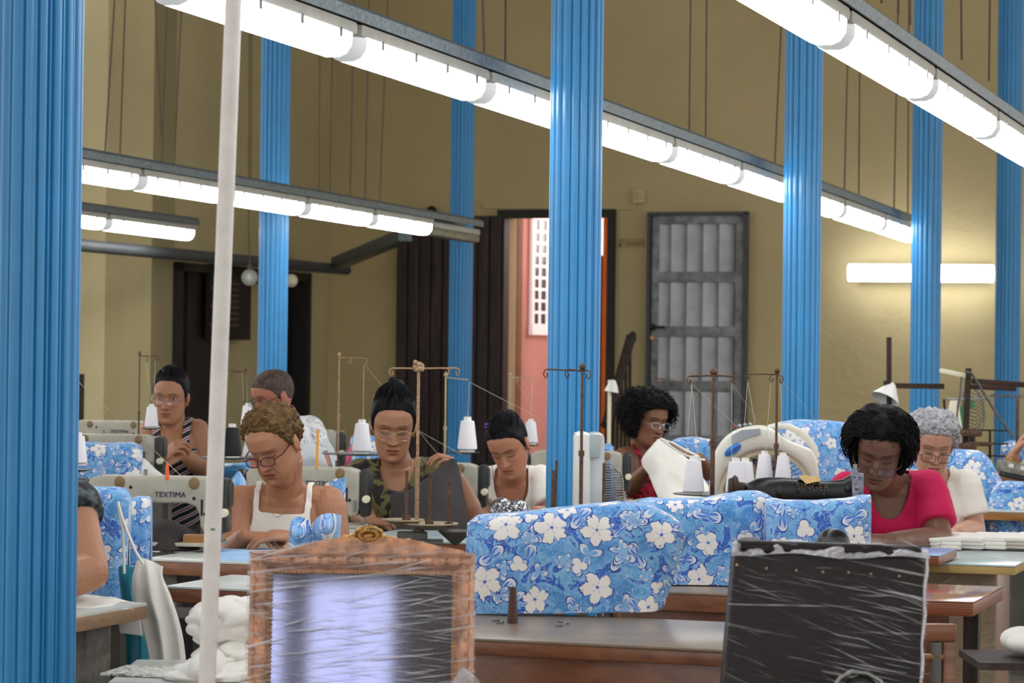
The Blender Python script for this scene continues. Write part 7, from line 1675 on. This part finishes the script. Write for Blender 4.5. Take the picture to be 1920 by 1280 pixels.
    for k in range(9):
        px = 1600+k*42; P = atz(px, 1030-(0 if k > 2 else -2), .784); t = MB(); hh = .038
        for q in range(3): t.box((P.x+.0, P.y+.16, .785+.006+q*.0125), (.0745, .34+.02*math.sin(k*3+q), .0122), Matrix.Rotation(-TH+.02*math.sin(k+q*2), 3, 'Z'), 0, .004)
        tag(obj('folded_cloth', t, M['cotton']), '%s stack of folded white cloth from the left on the right table' % ('first', 'second', 'third', 'fourth', 'fifth', 'sixth', 'seventh', 'eighth', 'ninth')[k], 'cloth', 'folded white cloth stacks on the right table')
    m = MB(); p = at(888, 635, 9.0)
def build_back():
    # desk lamp + loom bars at the right
    Y = 13.0; t = thing('desk_lamp', 'white conical lamp shade clamped to a rusty post left of a blue column', 'lamp', at(1667, 800, Y))
    m = MB(); a = at(1667, 632, Y); b = at(1667, 930, Y); m.tube([b, a], .0065*2, 8); obj('post', m, M['darkiron'], t)
    m = MB(); c = at(1673, 722, Y); ax = V((-.45, -.3, -.85)).normalized(); m.lathe([(.012, -.01), (.02, 0), (.075, .085), (.070, .085), (.015, .004)], c, ax, 28); obj('lamp_shade', m, M['white'], t)
    m = MB(); p0 = at(1663, 723, Y); p1 = at(1770, 724, Y); m.box((p0+p1)/2, ((p1-p0).length, .02, .026)); m.box(p0, (.03, .04, .05)); obj('arm', m, M['darkiron'], t)
    m = MB(); q = at(1667, 930, Y); m.box((q.x, q.y, q.z/2), (.05, .05, q.z)); m.box((q.x, q.y, .02), (.3, .3, .04)); obj('foot', m, M['darkiron'], t)
    Y = 12.9; t = thing('loom_frame', 'dark rusty machine frame with cross bars at the right edge', 'machine frame', at(1812, 800, Y))
    def bar(p, q, w, h, mat='darkiron', nm='cross_bar'):
        a, b = at(*p, Y), at(*q, Y); d = (b-a); u = d.normalized(); s = V((0, 1, 0)); n = u.cross(s); m = MB(); m.box((a+b)/2, (d.length, w, h), Matrix((u, s, n)).transposed(), 0, .002); return obj(nm, m, M[mat], t)
    bar((1816, 690), (1803, 960), .035, .026, nm='upright'); bar((1812, 724), (1905, 729), .02, .024); bar((1822, 714), (1930, 722), .02, .026)
    bar((1762, 694), (1819, 706), .012, .022, 'cream', 'swing_arm'); bar((1775, 748), (1862, 748), .012, .012, 'steel', 'guide_rod'); bar((1908, 742), (1906, 905), .02, .012, 'rust', 'upright')
    for y in (805, 830, 853): bar((1798, y), (1890, y+2), .02, .008, nm='cross_bar')
    bar((1770, 748), (1772, 780), .01, .012, nm='hanger'); bar((1856, 806), (1856, 860), .02, .01, nm='hanger')
    m = MB(); q0, q1 = at(1855, 742, Y), at(1925, 743, Y)
    pts = [q0.lerp(q1, k/160)+V((0, math.cos(k*.9)*.008, math.sin(k*.9)*.008)) for k in range(161)]; m.tube(pts, .0022, 4); obj('spring', m, M['steel'], t)
    m = MB(); m.tube([at(x, y, Y-.05) for x, y in ((1812, 697), (1822, 700), (1838, 725), (1868, 775), (1900, 820))], .006, 8); obj('cable', m, M['greypost'], t)
    m = MB(); m.tube([at(x, y, Y-.02) for x, y in ((1803, 706), (1800, 740), (1796, 760), (1793, 800))], .005, 8); obj('cable', m, M['greypost'], t)
    q = at(1803, 960, Y); m = MB(); m.box((q.x+.1, q.y, q.z/2), (.3, .3, q.z)); obj('foot', m, M['darkiron'], t)
    for (x, y, w, h) in ((1820, 812, .10, .03), (1835, 832, .12, .02), (1812, 836, .09, .03)): m = MB(); m.box(at(x, y, Y-.05), (w, .06, h), None, 0, .006); obj('bracket', m, M['rust'], t)
    # round fan grille with green ribbons behind the frame
    Y = 13.6; t = thing('wire_fan', 'small wire fan guard with green ribbons behind the machine frame', 'fan', at(1825, 800, Y)); c = at(1825, 770, Y); m = MB(); R_ = 44*S(Y)
    m.tube([c+V((math.cos(q)*R_*.45, math.sin(q)*R_*.8, math.sin(q)*R_)) for q in [k*PI/18 for k in range(37)]], .006, 6)
    for k in range(12): f = -.9+k*.16; w = math.sqrt(max(0, 1-f*f)); m.tube([c+V((-R_*.45*w, -.02, f*R_)), c+V((0, -.06, f*R_-.02)), c+V((R_*.45*w, -.02, f*R_+.02))], .003, 4)
    obj('guard', m, M['greypost'], t); m = MB()
    for k in range(4): m.tube([at(1797+k*5, 768-k*6, Y-.1), at(1800+k*3, 800, Y-.1)], [.004, .010], 6)
    for k in range(3): m.tube([at(1817+k*4, 752, Y-.1), at(1819+k*4, 764, Y-.1)], .005, 6)
    obj('green_ribbon', m, M['greenp'], t); m = MB(); q = at(1822, 812, Y); m.tube([q, V((q.x, q.y, .02))], .02, 10); m.box((q.x, q.y, .02), (.3, .3, .04)); obj('stand', m, M['darkiron'], t)
    m = MB(); q = at(1788, 805, 13.2); m.lathe([(.05, -.12), (.045, .0), (.02, .14), (.01, .15)], q, n=20); m.tube([q-ZD*.12, V((q.x, q.y, 0.02))], .02); tag(obj('cream_bottle', m, M['cream']), 'cream plastic bottle shape behind the grey curly hair', 'bottle')
    # grey machine head at the right edge
    Y = 12.1; t = thing('sewing_machine', 'grey slanted machine head with silver switches at the right edge', 'sewing machine', at(1905, 900, Y)); Rr = Matrix.Rotation(.2, 3, 'Y'); c = at(1912, 880, Y)
    m = MB(); m.box(c, (.2, .14, .055), Rr, 0, .014); obj('body', m, M['galv_worn'], t); m = MB(); m.box(c-ZD*.036+V((.01, .01, 0)), (.19, .12, .03), Rr, 0, .01); obj('underside', m, M['machine_dark'], t)
    for dx in (-.055, .0): m = MB(); m.box(c+Rr@V((dx, -.071, .008)), (.022, .006, .018), Rr, 0, .002); obj('switch', m, M['white'], t)
    m = MB(); m.box(c+V((.03, .03, -.085)), (.2, .1, .07)); obj('base', m, M['oak'], t)
    m = MB(); q = c+V((.03, .03, -.12)); m.box((q.x, q.y, (q.z)/2), (.22, .12, q.z-.002)); obj('pedestal', m, M['greypost'], t)
    # small lamp before the doorway
    Y = 16.5; t = thing('desk_lamp', 'small white lamp shade on a pale post in front of the stair rail', 'lamp', at(1143, 820, Y)); m = MB(); m.tube([at(1143, 712, Y), at(1141, 900, Y)], .012, 8); obj('post', m, M['cream'], t)
    m = MB(); m.lathe([(.012, 0), (.03, -.03), (.045, -.075), (.04, -.075), (.01, -.005)], at(1150, 712, Y), V((.15, 0, 1)), 20); obj('lamp_shade', m, M['white'], t); q = at(1141, 900, Y); m = MB(); m.box((q.x, q.y, q.z/2), (.2, .2, q.z)); obj('base', m, M['greypost'], t)
    # dark bench under the plank door
    m = MB(); a = at(945, 842, 20.5); m.box((at(880, 842, 19).x, 19, .30), (1.5, .4, .6)); tag(obj('dark_bench', m, M['frame']), 'dark bench below the plank door behind the seated people', 'bench')
def setup():
    cam = bpy.data.cameras.new('camera'); o = bpy.data.objects.new('camera', cam); C.objects.link(o)
    cam.sensor_width = 36; cam.lens = 36*F/1920; cam.clip_end = 200
    o.matrix_world = Matrix.Translation(CAM)@Matrix((rt, up, -fwd)).transposed().to_4x4()
    cam.dof.use_dof = True; cam.dof.focus_distance = 7.6; cam.dof.aperture_fstop = 9
    sc = bpy.context.scene; sc.camera = o
    w = bpy.data.worlds.new('world'); sc.world = w; w.use_nodes = True
    w.node_tree.nodes['Background'].inputs[0].default_value = (1, .975, .94, 1); w.node_tree.nodes['Background'].inputs[1].default_value = WORLD
    sc.view_settings.view_transform = 'Standard'; sc.view_settings.look = 'None'; sc.view_settings.gamma = 1; sc.view_settings.exposure = EXPO
    sc.view_settings.use_curve_mapping = False
    sc.cycles.use_denoising = True; sc.cycles.max_bounces = 5; sc.cycles.transparent_max_bounces = 12; sc.cycles.adaptive_threshold = .025
    sc.cycles.sample_clamp_indirect = 6

mats(); setup()
for fn in ('build_setting', 'build_front_wall', 'build_columns', 'build_lamps', 'build_things', 'build_people'):
    if fn in globals(): globals()[fn]()
